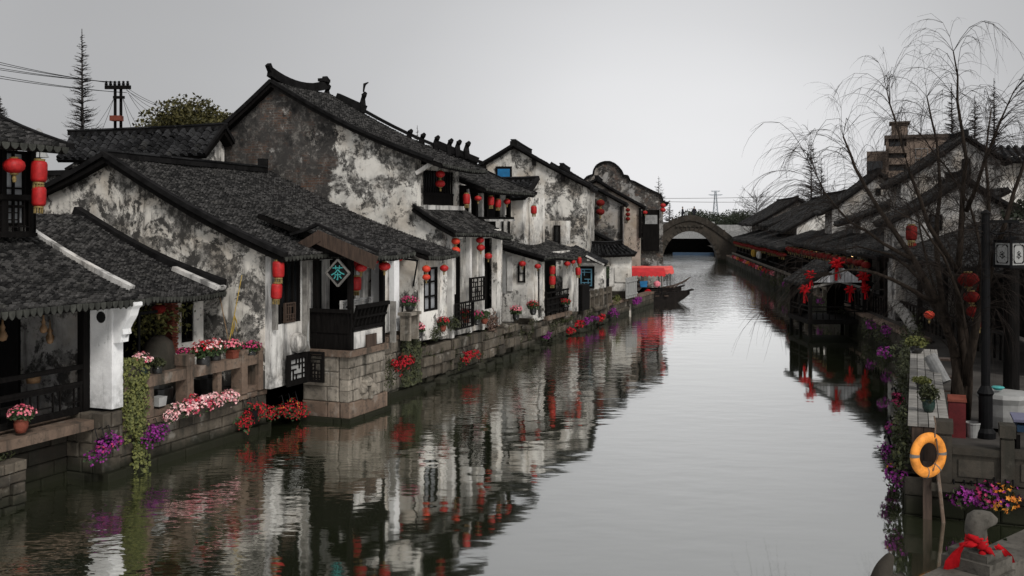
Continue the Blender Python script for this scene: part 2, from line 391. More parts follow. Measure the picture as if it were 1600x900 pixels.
ms_ = g.n('ShaderNodeMixShader'); g.l(g.math('MULTIPLY', fr_.outputs[0], 1.75, True), ms_.inputs[0]); g.l(df.outputs[0], ms_.inputs[1]); g.l(gl.outputs[0], ms_.inputs[2])
g.l(ms_.outputs[0], g.o.inputs[0]); M['water'] = g.m

# ------------------------------------------------------------------ builders shared by many things
def lerp(a, b, u): return tuple(a[i] + (b[i] - a[i]) * u for i in range(3))
def nrm(v):
    l = math.sqrt(sum(c * c for c in v)) or 1; return tuple(c / l for c in v)
def cross(a, b): return (a[1] * b[2] - a[2] * b[1], a[2] * b[0] - a[0] * b[2], a[0] * b[1] - a[1] * b[0])
def dist(a, b): return math.sqrt(sum((a[i] - b[i]) ** 2 for i in range(3)))
def curve(a, b, sag, n=8):
    'points down a roof edge from ridge a to eave b with the hollow of an old roof'
    out = []
    for i in range(n + 1):
        v = i / n; p = lerp(a, b, v); out.append((p[0], p[1], p[2] - sag * sin(pi * v)))
    return out

def roof(parent, e0, e1, r0, r1, mat='tile', cw=.19, rl=.13, sag=.12, name='roof', thick=.12, drip=0, wob=.03, under='wood'):
    'small curved clay tiles laid in courses between eave e0-e1 and ridge r0-r1'
    Wd, Ls = dist(e0, e1), max(dist(e0, r0), dist(e1, r1)); nc, nr = max(2, round(Wd / cw)), max(2, round(Ls / rl))
    ph = U(0, 6)
    def pt(u, v, h=0):
        p = lerp(lerp(e0, e1, u), lerp(r0, r1, u), v)
        z = p[2] - sag * sin(pi * v) + wob * sin(3.1 * u * Wd * .35 + ph) * sin(pi * min(1, v + .35)) - wob * 1.2 * sin(pi * u)
        return (p[0] + N[0] * h, p[1] + N[1] * h, z + N[2] * h)
    a = [e1[i] - e0[i] for i in range(3)]; b = [r0[i] - e0[i] for i in range(3)]
    N = nrm(cross(a, b)); N = N if N[2] > 0 else tuple(-c for c in N)
    m = MB(); hw = .33 * cw
    for i in range(nc):
        uc = (i + .5) / nc; du = .5 / nc; ju = U(-.05, .05) / nc
        for j in range(nr):
            v0, v1 = j / nr, (j + 1.12) / nr; jv = U(-.22, .22) / nr
            lift = U(-.006, .012)
            # channel tile
            m.add([pt(uc - du, v0, .022), pt(uc + du, v0, .022), pt(uc + du, min(1, v1), .004), pt(uc - du, min(1, v1), .004), pt(uc - du, v0, .0), pt(uc + du, v0, .0)],
                  [(0, 1, 2, 3), (4, 5, 1, 0)])
            # cover tile
            vs = []; jj = ju + U(-.05, .05) / nc
            for (v, up, k) in ((v0 + jv, .035 + lift, 1.06), (v1 + jv, .012, .9)):
                v = min(1, max(-.004, v))
                for an in (-80, -30, 30, 80):
                    o = sin(R(an)) * hw * k / Wd; hgt = (cos(R(an)) - cos(R(80))) * hw * 1.45
                    vs.append(pt(uc + jj + o, v, up + hgt))
            m.add(vs, [(0, 1, 5, 4), (1, 2, 6, 5), (2, 3, 7, 6), (3, 2, 1, 0)])
    ro = m.build(name, M[mat], parent)
    s_ = MB(); nv = 8; nu = max(2, int(Wd / 1.0))
    top = [[pt(i / nu, j / nv, -.004) for j in range(nv + 1)] for i in range(nu + 1)]
    bot = [[pt(i / nu, j / nv, -thick) for j in range(nv + 1)] for i in range(nu + 1)]
    for lay in (top, bot):
        s_.add([p for r_ in lay for p in r_], [(i * (nv + 1) + j, i * (nv + 1) + j + 1, (i + 1) * (nv + 1) + j + 1, (i + 1) * (nv + 1) + j) for i in range(nu) for j in range(nv)])
    for i in range(nu):
        for j in (0, nv): s_.add([top[i][j], top[i + 1][j], bot[i + 1][j], bot[i][j]], [(0, 1, 2, 3)])
    for j in range(nv):
        for i in (0, nu): s_.add([top[i][j], top[i][j + 1], bot[i][j + 1], bot[i][j]], [(0, 1, 2, 3)])
    s_.build('roof_boarding', M[under], ro)
    if drip:
        d = MB(); ex = nrm(a); out = nrm((-b[0], -b[1], 0))
        for i in range(nc):
            p = pt((i + .5) / nc, 0, .03); w = cw * .42; h = drip * U(.85, 1.1)
            sh = [(-w, 0), (-w * .95, -h * .5), (-w * .5, -h * .85), (0, -h), (w * .5, -h * .85), (w * .95, -h * .5), (w, 0)]
            vs = [(p[0] + ex[0] * x + out[0] * q, p[1] + ex[1] * x + out[1] * q, p[2] + z + ex[2] * x) for q in (.012, .032) for x, z in sh]
            d.add(vs, [tuple(range(7)), tuple(range(13, 6, -1))] + [(k, k + 7, (k + 1) % 7 + 7, (k + 1) % 7) for k in range(7)])
        d.build('drip_tiles', M['drip'], ro)
    return ro

def gtop(ra, ea, sag, t_end, drop=.1, n=10):
    'head of a gable wall lying just under its roof: ridge ra, eave ea as (t, z)'
    out = []
    for i in range(n + 1):
        t = ra[0] + (t_end - ra[0]) * i / n; v = (t - ra[0]) / (ea[0] - ra[0]); out.append((t, ra[1] + (ea[1] - ra[1]) * v - sag * sin(pi * v) - drop))
    return out
def verge(parent, pts, w=.22, h=.16, mat='ridge', name='verge', lift=.04):
    m = MB()
    w *= .7; h *= .62
    for a, b in zip(pts, pts[1:]): m.beam((a[0], a[1], a[2] + lift), (b[0], b[1], b[2] + lift), w, h)
    return m.build(name, M[mat], parent)

def ridge(parent, a, b, w=.24, h=.28, mat='ridge', horn=0.0, name='ridge'):
    m = MB(); n = max(3, int(dist(a, b) / .5)); P = []
    for i in range(n + 1):
        u = i / n; p = lerp(a, b, u); e = abs(2 * u - 1)
        P.append((p[0], p[1], p[2] + h / 2 + horn * max(0, e - .35) ** 2))
    for p, q in zip(P, P[1:]): m.beam(p, q, w, h)
    cap = MB()
    d = nrm([b[i] - a[i] for i in range(3)]); k = int(dist(a, b) / .09)
    for p, q in zip(P, P[1:]): cap.beam((p[0], p[1], p[2] + h / 2 + .025), (q[0], q[1], q[2] + h / 2 + .025), w * 1.25, .05)
    o = m.build(name, M[mat], parent); cap.build('ridge_cap', M['tile_black'], o)
    return o

def window(parent, ax, pos, a0, a1, z0, z1, nx=2, nz=3, fm='wood', pm='pane', d=.02, bar=.035, border=.06, name='window'):
    f = MB()
    for x in (a0, a1 - border): f.pbox(ax, pos, x, x + border, z0, z1, d - .06, d + .045)
    for z in (z0, z1 - border): f.pbox(ax, pos, a0 + border, a1 - border, z, z + border, d - .06, d + .04)
    for i in range(1, nx):
        x = a0 + (a1 - a0) * i / nx; f.pbox(ax, pos, x - bar / 2, x + bar / 2, z0 + border, z1 - border, d - .03, d + .03)
    for j in range(1, nz):
        z = z0 + (z1 - z0) * j / nz; f.pbox(ax, pos, a0 + border, a1 - border, z - bar / 2, z + bar / 2, d - .027, d + .027)
    o = f.build(name, M[fm], parent)
    MB().pbox(ax, pos, a0 + border * .5, a1 - border * .5, z0 + border * .5, z1 - border * .5, d - .05, d - .035).build('pane', M[pm], o)
    return o

def lattice(parent, ax, pos, a0, a1, z0, z1, cell=.16, bar=.026, border=.06, mat='wood', name='lattice_panel', d0=0, back=None, rs=3):
    'timber fretwork of broken bars in a frame'
    m = MB(); rr = random.Random(rs)
    for x in (a0, a1 - border): m.pbox(ax, pos, x, x + border, z0, z1, d0, d0 + .06)
    for z in (z0, z1 - border): m.pbox(ax, pos, a0 + border, a1 - border, z, z + border, d0 + .002, d0 + .058)
    nx, nz = max(2, round((a1 - a0) / cell)), max(2, round((z1 - z0) / cell))
    X = lambda i: a0 + (a1 - a0) * i / nx
    Z = lambda j: z0 + (z1 - z0) * j / nz
    for i in range(1, nx):
        j = 0
        while j < nz:
            k = min(nz, j + rr.choice((1, 2, 2, 3)))
            if rr.random() < .8: m.pbox(ax, pos, X(i) - bar / 2, X(i) + bar / 2, Z(j) + .001, Z(k) - .001, d0 + .015, d0 + .045)
            j = k
    for j in range(1, nz):
        i = 0
        while i < nx:
            k = min(nx, i + rr.choice((1, 2, 2, 3)))
            if rr.random() < .75: m.pbox(ax, pos, X(i) + .001, X(k) - .001, Z(j) - bar / 2, Z(j) + bar / 2, d0 + .018, d0 + .042)
            i = k
    o = m.build(name, M[mat], parent)
    if back: MB().pbox(ax, pos, a0 + .03, a1 - .03, z0 + .03, z1 - .03, d0 + .004, d0 + .012).build('backing', M[back], o)
    return o

def blocks(m, ax, pos, a0, a1, z0, z1, ch=.28, l0=.45, l1=1.0, out=.03, rr=None, gap=.012, depth=.25):
    'courses of dressed stones, each a chamfered block'
    rr = rr or random.Random(int(a0 * 31 + z0 * 17) & 0xffff); n = max(1, round((z1 - z0) / ch)); h = (z1 - z0) / n
    for j in range(n):
        a = a0 - rr.uniform(0, .3)
        while a < a1 - .02:
            b = a + rr.uniform(l0, l1); x0, x1 = max(a, a0), min(b, a1); a = b
            if x1 - x0 < .06: continue
            zz0, zz1 = z0 + j * h, z0 + (j + 1) * h - gap; x1 -= gap
            o = rr.uniform(0, out); c = min(.03, (x1 - x0) * .2, h * .2)
            q = [[(x0, zz0, -depth), (x1, zz0, -depth), (x1, zz1, -depth), (x0, zz1, -depth)],
                 [(x0, zz0, o - c * .5), (x1, zz0, o - c * .5), (x1, zz1, o - c * .5), (x0, zz1, o - c * .5)],
                 [(x0 + c * rr.uniform(.5, 1.6), zz0 + c * rr.uniform(.4, 1.4), o), (x1 - c * rr.uniform(.5, 1.6), zz0 + c * rr.uniform(.4, 1.4), o), (x1 - c * rr.uniform(.5, 1.6), zz1 - c * rr.uniform(.4, 1.4), o), (x0 + c, zz1 - c, o)]]
            def P(k): x, z, d = k; return (pos + d, x, z) if ax == 't' else ((pos - d, x, z) if ax == 'T' else (x, pos - d, z))
            vs = [P(k) for r_ in q for k in r_]
            fs = [(8, 9, 10, 11)] + [(i + 4 * k, (i + 1) % 4 + 4 * k, (i + 1) % 4 + 4 * k + 4, i + 4 * k + 4) for k in (0, 1) for i in range(4)]
            m.add(vs, fs)
    return m

def quay(name, label, t, s0, s1, z1, mat='quay', ch=.27, l0=.45, l1=1.0, step=.15, out=.035, cop=.14, land=True, fr=L, group=None, ax='t', coping='slab', end=None):
    q = thing(name, label, 'quay wall', (t, (s0 + s1) / 2, 0), fr, group)
    sg = 1 if ax == 't' else -1
    m = blocks(MB(), ax, t, s0, s1, -.15, z1 - cop, ch, l0, l1, out)
    if end is not None:                    # the end that faces the camera
        blocks(m, 's', s0, min(t - sg * end, t - sg * .26), max(t - sg * end, t - sg * .26), -.15, z1 - cop, ch, l0, l1, out)
    m.build('stonework', M[mat], q)
    b = MB(); x0, x1 = sorted((t - sg * .22, t - sg * .6)); b.box(x0, x1, s0 + .23, s1, -.6, z1 - cop - .004)
    if end: x0, x1 = sorted((t - sg * .5, t - sg * end)); b.box(x0, x1, s0 + .225, s1, -.6, z1 - cop - .008)
    b.build('core', M['ridge'], q)
    if step: blocks(MB(), ax, t + sg * step, s0, s1, -.3, .17, .45, .7, 1.4, .03).build('footing', M['darkstone'], q)
    if cop:
        c = blocks(MB(), ax, t + sg * .05, s0 - .02, s1, z1 - cop, z1, cop, .8, 1.6, .02, depth=.5 if not end else end + .1)
        c.build('coping', M[coping], q)
    return q

def rubble(m, ax, pos, a0, a1, z0, z1, size=.28, out=.12, seed=1, depth=.35):
    rr = random.Random(seed); z = z0
    while z < z1:
        h = rr.uniform(.6, 1.2) * size; a = a0
        while a < a1:
            w = rr.uniform(.7, 1.9) * size; o = rr.uniform(-out, out)
            n = 7; base = []; front = []
            for k in range(n):
                an = 2 * pi * k / n + .3
                x = max(-.5, min(.5, .64 * cos(an))) * rr.uniform(.85, 1.0); y = max(-.5, min(.5, .64 * sin(an))) * rr.uniform(.85, 1.0)
                base.append((a + w / 2 + x * w, z + h / 2 + y * h, -depth)); front.append((a + w / 2 + x * w * .95, z + h / 2 + y * h * .95, o))
            tl = rr.uniform(-.05, .05); top = [(a + w / 2 + (p[0] - a - w / 2) * .84, z + h / 2 + (p[1] - z - h / 2) * .82, o + .025 + tl * (p[0] - a - w / 2) / w) for p in front]
            def P(k): x, zz, d = k; return (pos + d, x, zz) if ax == 't' else ((pos - d, x, zz) if ax == 'T' else (x, pos - d, zz))
            vs = [P(k) for k in base + front + top]
            m.add(vs, [(k, (k + 1) % n, (k + 1) % n + n, k + n) for k in range(n)] + [(k + n, (k + 1) % n + n, (k + 1) % n + 2 * n, k + 2 * n) for k in range(n)] + [tuple(range(2 * n, 3 * n))])
            a += w * .98
        z += h * .96
    return m

# ---- leaves and blossoms
def rdir():
    z = U(-1, 1); a = U(0, 2 * pi); r = math.sqrt(1 - z * z); return (r * cos(a), r * sin(a), z)
def leaf(m, p, size, d=None, asp=.5):
    d = d or rdir(); x = nrm(cross(d, rdir())); y = cross(d, x); a, b = size * .5, size * asp * .5
    m.add([tuple(p[i] + x[i] * a for i in range(3)), tuple(p[i] + y[i] * b + d[i] * b * .4 for i in range(3)), tuple(p[i] - x[i] * a for i in range(3)), tuple(p[i] - y[i] * b + d[i] * b * .4 for i in range(3))], [(0, 1, 2), (0, 2, 3)])
def cloud(m, c, r, n, size, inner=.35, asp=.55, top=-1):
    for _ in range(n):
        while True:
            d = rdir()
            if d[2] >= top: break
        k = inner + (1 - inner) * rnd() ** .6
        leaf(m, (c[0] + d[0] * r[0] * k, c[1] + d[1] * r[1] * k, c[2] + d[2] * r[2] * k), size * U(.6, 1.3), None, asp)
    return m
def clumps(m, c, r, nclump, nleaf, size, cr=.35, top=-.6):
    'crown of leaf clumps with gaps between them'
    for _ in range(nclump):
        while True:
            d = rdir()
            if d[2] > top: break
        k = U(.35, 1.0); q = (c[0] + d[0] * r[0] * k, c[1] + d[1] * r[1] * k, c[2] + d[2] * r[2] * k)
        f = U(.6, 1.25) * cr * min(r); cloud(m, q, (f * 1.2, f * 1.2, f * .8), nleaf, size)
    return m
def bloom(m, p, d, size):
    x = nrm(cross(d, (.31, .52, .79))); y = cross(d, x); n = 5; vs = [tuple(p[i] - d[i] * size * .12 for i in range(3))]; ph = U(0, 6)
    for k in range(2 * n):
        an = pi * k / n + ph; r = size * (.5 if k % 2 == 0 else .27)
        vs.append(tuple(p[i] + (x[i] * cos(an) + y[i] * sin(an)) * r + d[i] * (size * .1 if k % 2 == 0 else 0) for i in range(3)))
    m.add(vs, [(0, 1 + k, 1 + (k + 1) % (2 * n)) for k in range(2 * n)])
def blooms(m, c, r, n, size, top=-.15, out=None):
    for _ in range(n):
        while True:
            d = rdir()
            if d[2] > top and (out is None or d[0] * out[0] + d[1] * out[1] > -.35): break
        k = U(.82, 1.12); bloom(m, (c[0] + d[0] * r[0] * k, c[1] + d[1] * r[1] * k, c[2] + d[2] * r[2] * k), nrm((d[0] + U(-.5, .5), d[1] + U(-.5, .5), d[2] + U(-.2, .6))), size * U(.75, 1.25))
    return m

def potted(c, w, h, colour, label, pot='pot', potm='pot', poth=.5, fr=L, group=None, second=None, n=None, name='flower_pot', leafm='leaf', cat='flower pot', bs=None):
    'c: middle of the pot foot; w, h: whole plant'
    o = thing(name, label, cat, c, fr, group); ph = h * poth; pr = w * .27
    if pot == 'pot':
        MB().lathe(c, [(pr * .62, 0), (pr * .95, ph * .35), (pr * 1.02, ph * .7), (pr * .9, ph * .9), (pr * 1.08, ph * .93), (pr * 1.06, ph), (pr * .85, ph * .98), (pr * .8, ph * .85)], 14).build('pot', M[potm], o, smooth=True)
    elif pot == 'cube':
        b = MB(); x, y, z = c; k = pr * .95
        b.hexa([(x - k * .8, y - k * .8, z), (x + k * .8, y - k * .8, z), (x + k * .8, y + k * .8, z), (x - k * .8, y + k * .8, z), (x - k, y - k, z + ph), (x + k, y - k, z + ph), (x + k, y + k, z + ph), (x - k, y + k, z + ph)])
        for a_, b_ in (((x - k, y - k), (x + k, y - k)), ((x + k, y - k), (x + k, y + k)), ((x + k, y + k), (x - k, y + k)), ((x - k, y + k), (x - k, y - k))): b.beam((*a_, z + ph * .94), (*b_, z + ph * .94), .03, ph * .13)
        b.build('pot', M[potm], o)
    q = (c[0], c[1], c[2] + ph + (h - ph) * .42); rr_ = (w * .5, w * .5, (h - ph) * .56)
    n = n or int(70 + 500 * w)
    cloud(MB(), (q[0], q[1], q[2] - rr_[2] * .25), (rr_[0] * .95, rr_[1] * .95, rr_[2] * .9), n, .10 * min(1.2, .5 + w), .2).build('foliage', M[leafm], o)
    if colour:
        bs = bs or .062
        blooms(MB(), q, rr_, int(34 + 110 * w), bs).build('blossoms', M[colour], o)
        if second: blooms(MB(), q, rr_, int(14 + 45 * w), bs).build('second_blossoms', M[second], o)
    return o

def hanging(c, w, h, colour, label, fr=L, out=(1, -.3), second=None, name='hanging_flowers', group=None, box=False, d=.24, bs=.08, dens=1.0, leafm='leaf', hook=True):
    'flowers in a basket hooked on a wall: c is the middle'
    o = thing(name, label, 'flower basket' if not box else 'flower box', c, fr, group)
    b = MB()
    if box:
        x, y, z = c; k = h * .28; zz = z - h * .5
        b.hexa([(x - d * .7, y - w * .48, zz), (x + d * .5, y - w * .48, zz), (x + d * .5, y + w * .48, zz), (x - d * .7, y + w * .48, zz),
                (x - d * .7, y - w * .5, zz + k), (x + d * .72, y - w * .5, zz + k), (x + d * .72, y + w * .5, zz + k), (x - d * .7, y + w * .5, zz + k)])
        b.build('planter', M['darkstone'], o)
        q = (c[0], c[1], c[2] + h * .08)
    else:
        q = c; r_ = min(w, h) * .3
        b.lathe((c[0] - d * .15, c[1], c[2] - h * .28), [(r_ * .5, 0), (r_ * .9, h * .2), (r_, h * .42), (r_ * .85, h * .42)], 9)
        if hook:
            for k in (-.28, 0, .28): b.tube([(c[0] - d * .1, c[1] + k * w, c[2] + h * .2), (c[0] - d * .4, c[1] + k * w, c[2] + h * .62), (c[0] - d * .75, c[1] + k * w, c[2] + h * .5)], .012, 4)
        b.build('basket', M['iron'], o)
    fo, bl, b2 = MB(), MB(), MB(); k = max(4, int(9 * w + 2))
    for i in range(k):                       # uneven sprays that droop at the ends
        a = (i + .5) / k - .5 + U(-.06, .06); f = U(.6, 1.15); zz = U(-.28, .22) * h - abs(a) * h * .25
        e = (q[0] + U(-.35, .45) * d * out[0], q[1] + a * w + .2 * d * out[1], q[2] + zz); r3 = (d * .75 * f, w * .62 / k * 1.5 * f + .03, h * .27 * f)
        cloud(fo, (e[0], e[1], e[2] - .03), (r3[0] * 1.15, r3[1] * 1.25, r3[2] * 1.3), int((16 + 90 * w / k * 2) * dens), .085, .2)
        blooms(bl, e, r3, int((24 + 260 * w * h / k) * dens * f), bs * .85, -.75, out)
        if second and rnd() < .55: blooms(b2, e, r3, int((5 + 34 * w / k * 2) * dens), bs * .8, -.4, out)
        if rnd() < .5:
            for _ in range(3): p = (e[0] + U(0, .1) * out[0], e[1] + U(-.05, .05), e[2] - r3[2] * U(.8, 1.7)); bloom(bl, p, nrm((out[0], out[1], .2)), bs * .7); leaf(fo, (p[0], p[1], p[2] + .04), .08)
    fo.build('foliage', M[leafm], o); bl.build('blossoms', M[colour], o)
    if second and b2.v: b2.build('second_blossoms', M[second], o)
    return o

# ---- lanterns
PROTO = {}
def lantern_proto(kind, mat='red'):
    o = thing('red_lantern', 'lantern', 'lantern', (0, 0, 0), W)
    if kind == 'r':
        MB().lathe((0, 0, 0), [(.22, -.44), (.40, -.38), (.58, -.22), (.64, 0), (.58, .22), (.40, .38), (.22, .44)], 26, .075).build('shade', M[mat], o, smooth=True)
        MB().lathe((0, 0, 0), [(.23, .43), (.25, .52), (.12, .54)], 12).build('cap', M['gold'], o); MB().lathe((0, 0, 0), [(.14, -.56), (.25, -.52), (.23, -.43)], 12).build('cap', M['gold'], o)
        t = MB().lathe((0, 0, 0), [(.10, -.98), (.13, -.80), (.10, -.58)], 8)
    else:
        MB().lathe((0, 0, 0), [(.24, -.47), (.31, -.43), (.345, -.33), (.355, 0), (.345, .33), (.31, .43), (.24, .47)], 26, .075).build('shade', M[mat], o, smooth=True)
        MB().lathe((0, 0, 0), [(.23, .46), (.25, .56), (.1, .58)], 12).build('cap', M['gold'], o); MB().lathe((0, 0, 0), [(.12, -.58), (.25, -.55), (.23, -.46)], 12).build('cap', M['gold'], o)
        t = MB()
        for k in range(10): a = k * pi / 5; t.tube([(.2 * cos(a), .2 * sin(a), -.56), (.2 * cos(a), .2 * sin(a), -.82)], .035, 4)
    t.build('tassel', M['gold'], o)
    MB().tube([(0, 0, .5), (0, 0, 1.0)], .022, 4).build('cord', M['ridge'], o)
    return o
def lantern(px, py, hpx, kind, label, group=None, fr=None, mat='red', **plane):
    fr = fr or L; p = at(px, py, fr=fr, **plane); w = fr.w(p); size = hpx / 1555 * w[1]
    key = (kind, mat)
    if key not in PROTO: PROTO[key] = o = lantern_proto(kind, mat)
    else: o = copy_tree(PROTO[key])
    o.location = w; o.rotation_euler = (U(-.05, .05), U(-.05, .05), U(0, 6)); o.scale = (size * U(.94, 1.06), size * U(.94, 1.06), size * U(.95, 1.04))
    if 'group' in o: del o['group']
    return tag(o, label, 'lantern', group)

# ---- a plain gabled house whose gable faces down the canal
def hwin(o, fr, s0, rects, ax='s', nz=2):
    for (px0, px1, py0, py1) in rects:
        a, b = at(px0, py1, s=s0, fr=fr), at(px1, py0, s=s0, fr=fr); window(o, 's', s0, a[0], b[0], a[2], b[2], 2, nz, 'wood', 'pane', .04)
def house(name, label, fr, s0, s1, lt, apex, rt, zb, wall='dirty', mat='tile', ov=.35, cw=.24, rl=.2, sag=.1, back=True, group=None, vw=.2, horn=.15, eavel=None, ridgeh=.22, drip=0, cat='house'):
    'lt, apex, rt: (t, z) of the gable wall head'
    o = thing(name, label, cat, ((lt[0] + rt[0]) / 2, s0, zb), fr, group)
    A3, L3, R3 = (apex[0], s0, apex[1]), (lt[0], s0, lt[1]), (rt[0], s0, rt[1])
    cl = curve(A3, L3, sag * .9, 6); cr_ = curve(A3, R3, sag * .9, 6)
    poly = [(lt[0], zb)] + [(p[0], p[2] - .02) for p in reversed(cl)] + [(p[0], p[2] - .02) for p in cr_[1:]] + [(rt[0], zb)]
    MB().prism(poly, 1, s0, s1).build('wall', M[wall], o)
    for a, b in ((A3, L3), (A3, R3)):
        k = (ov + dist(a, b)) / dist(a, b); e = lerp(a, b, k); g_ = .12
        E0, E1 = (e[0], s0 - .25, e[2] + g_), (e[0], s1 + .1, e[2] + g_); R0, R1 = (a[0], s0 - .25, a[2] + g_), (a[0], s1 + .1, a[2] + g_)
        roof(o, E0, E1, R0, R1, mat, cw, rl, sag, drip=drip)
        verge(o, curve((R0[0], s0 - .27, R0[2]), (E0[0], s0 - .27, E0[2]), sag, 6), vw, .2)
    ridge(o, (apex[0], s0 - .3, apex[1] + .14), (apex[0], s1 + .1, apex[1] + .14), .22, ridgeh, horn=horn)
    return o
def pin(o, fr=None):
    pass

# ================================================================== SETTING
MB().box(-400, 700, -60, 2600, -1.6, -1.5).struct('canal_bed', M['darkstone'], W)
m = MB()
def wp(fr, t, s, z): return fr.w((t, s, z))
Lq = [(-15.5, -30), (-15.3, 11.5), (-14.9, 15.2), (-14.75, 36), (-14.75, 56)]          # left land edge (L frame)
lw = [L.w((t, s, 0)) for t, s in Lq] + [F.w((-.3, s, 0)) for s in (62, 90, 128, 330)]
rw = [L.w((t, s, 0)) for t, s in ((40, 18.4), (.55, 18.4), (.4, 29), (.4, 35))] + [F.w((9.6, s, 0)) for s in (40, 62, 90, 128, 330)]
n = len(lw)
m.add([(x, y, .98) for x, y, _ in lw] + [(-500, y, .98) for x, y, _ in lw], [(i, i + 1, n + i + 1, n + i) for i in range(n - 1)])
m.add([(x, y, .66 if i < 4 else .95) for i, (x, y, _) in enumerate(rw)] + [(700, y, .66 if i < 4 else .95) for i, (x, y, _) in enumerate(rw)], [(i + 1, i, n + i, n + i + 1) for i in range(n - 1)])
a, b = lw[-1], rw[-1]
m.add([(-500, a[1], .98), (a[0], a[1], .98), (b[0], b[1], .98), (700, b[1], .98), (3000, 3500, .98), (-3000, 3500, .98)], [(0, 1, 2, 3, 4, 5)])
m.struct('ground', M['ground'], W)
MB().box(-60, 120, -40, 340, -.02, 0).struct('canal_water', M['water'], W)

# ================================================================== LEFT BANK
# ---- quay walls
quay('stone_quay_wall', 'stepped stone quay under the flower terrace with planters hung on its face', -14.5, 15.25, 20.0, .98, 'quay', .24, .4, .85)
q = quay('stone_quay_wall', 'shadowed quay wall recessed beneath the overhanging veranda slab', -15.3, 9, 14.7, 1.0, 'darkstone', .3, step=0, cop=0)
q = quay('stone_quay_wall', 'square stone pier carrying the white veranda end wall', -14.42, 14.72, 15.22, 1.3, 'quay', .3, .3, .6, step=.12, cop=0, end=.9)
quay('stone_quay_wall', 'quay wall with mossy blocks between the tea house pier and the ivy', -13.72, 23.2, 26.4, 1.75, 'pierstone', .36, .35, .8, step=.1, out=.06)
def rough_quay(label, t, s0, s1, z1, seed):
    q = thing('rubble_quay_wall', label, 'quay wall', (t, (s0 + s1) / 2, 0)); rr = random.Random(seed); m = MB(); s = s0
    while s < s1:
        e = min(s1, s + rr.uniform(1.2, 2.6)); z = -.25
        while z < z1 - .08:
            hh = min(rr.uniform(.16, .42), z1 - z); blocks(m, 't', t + rr.uniform(-.14, .08), s, e, z, z + hh, hh, .22, .85, .12, rr, .018, .5); z += hh
        s = e
    m.build('stonework', M['quay'], q)
    m = MB()
    for k in range(int((s1 - s0) * 1.6)):
        s, z, w = rr.uniform(s0, s1), rr.choice((-.1, .05, z1 - .05)), rr.uniform(.12, .3)
        m.lathe((t + rr.uniform(-.05, .15), s, z), [(w * .6, -.12), (w, 0), (w * .85, w * .45), (w * .4, w * .62)], 6)
    m.build('loose_stones', M['quay'], q)
    MB().box(t - .9, t - .35, s0, s1, -.5, z1 - .06).build('core', M['ridge'], q)
    m = MB()
    for k in range(int((s1 - s0) * 3)): cloud(m, (t + rr.uniform(-.15, .08), rr.uniform(s0, s1), z1 + rr.uniform(-.5, .08)), (.12, .22, .14), 26, .07, .2)
    m.build('weeds', M['weed'], q)
rough_quay('rough stone quay below the lattice panels and red blooms', -13.62, 26.4, 34.0, 1.25, 5)
rough_quay('uneven mossy quay under the shuttered white end wall', -13.85, 34.02, 38.0, .95, 6)
rough_quay('uneven quay of mossy stones under the railed porch, hung with purple flowers', -14.05, 38.02, 47.2, .95, 8)
quay('stone_quay_wall', 'low quay in front of the white house beside the moored boats', -14.3, 47.25, 57.5, .85, 'quay', .3, step=0)
quay('stone_quay_wall', 'distant quay running behind the moored boats to the arch bridge', -.05, 62.5, 121, .95, 'darkstone', .4, .6, 1.4, step=0, fr=F)
q = thing('rubble_pier', 'broken rubble stump of stone standing in the water at the lower left corner', 'stone pier', (-14.9, 12.3, 0))
blocks(MB(), 't', -14.5, 10.6, 13.0, -.3, .84, .2, .18, .42, .10, gap=.02).build('boulders', M['quay'], q)
MB().box(-15.25, -14.72, 10.5, 12.9, -.4, .8).build('core', M['darkstone'], q)
o = MB(); cloud(o, (-14.8, 12.4, .92), (.3, .6, .09), 260, .07); o.solo('weeds', M['weed'], 'dark weeds growing on top of the rubble stump', 'weeds')

# ---- nearest house: open veranda, balcony above
h = thing('veranda_house', 'nearest two storey house with open veranda, upper lattice balcony and tiled skirt roof', 'house', (-15, 12.5, 1.0))
m = MB().prism([(-16.9, 1.0), (-16.9, 4.5), (-15.22, 3.84), (-15.22, 1.0)], 1, 15.04, 15.3); m.prism([(-20, 3.4), (-20, 4.5), (-16.9, 4.5), (-16.9, 3.4)], 1, 15.05, 15.3)
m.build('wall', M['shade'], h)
e = MB().box(-15.22, -14.45, 14.98, 15.28, 1.34, 3.30)
e.prism([(-15.22, 3.30), (-15.02, 3.30), (-15.0, 3.38), (-14.93, 3.38), (-14.93, 3.46), (-14.5, 3.46), (-14.5, 3.62), (-15.22, 3.75)], 1, 15.0, 15.26)
e.build('end_wall', M['pillar'], h)
cp = [(-14.45, 2.62), (-14.28, 2.64), (-14.26, 2.78), (-14.2, 2.80), (-14.22, 2.9), (-14.16, 3.0), (-14.10, 3.08), (-14.05, 3.16), (-14.0, 3.3), (-13.93, 3.36), (-13.93, 3.42), (-14.45, 3.6)]
MB().prism(cp, 1, 15.02, 15.24).build('corbel', M['pillar'], h)
cp = [(-15.24, 3.0), (-15.05, 3.02), (-14.98, 3.1), (-14.95, 3.22), (-14.75, 3.26), (-14.7, 3.38), (-15.24, 3.5)]
m = MB().lathe((-14.72, 14.975, 3.12), [(.01, -.02), (.10, -.015), (.12, .01)], 12, ax=1); m.build('vent', M['ink'], h)
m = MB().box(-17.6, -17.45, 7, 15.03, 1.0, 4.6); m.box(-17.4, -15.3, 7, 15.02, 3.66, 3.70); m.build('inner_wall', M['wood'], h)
m = MB()
for s in (10.4, 12.75, 14.88): m.box(-15.14, -14.98, s - .08, s + .08, 1.18, 3.5)
m.box(-15.12, -15.0, 8, 14.98, 3.36, 3.5); m.build('post', M['wood'], h)
m = MB().box(-15.6, -14.62, 8, 14.7, 1.0, 1.18); m.build('veranda_slab', M['slab'], h)
r_ = MB()
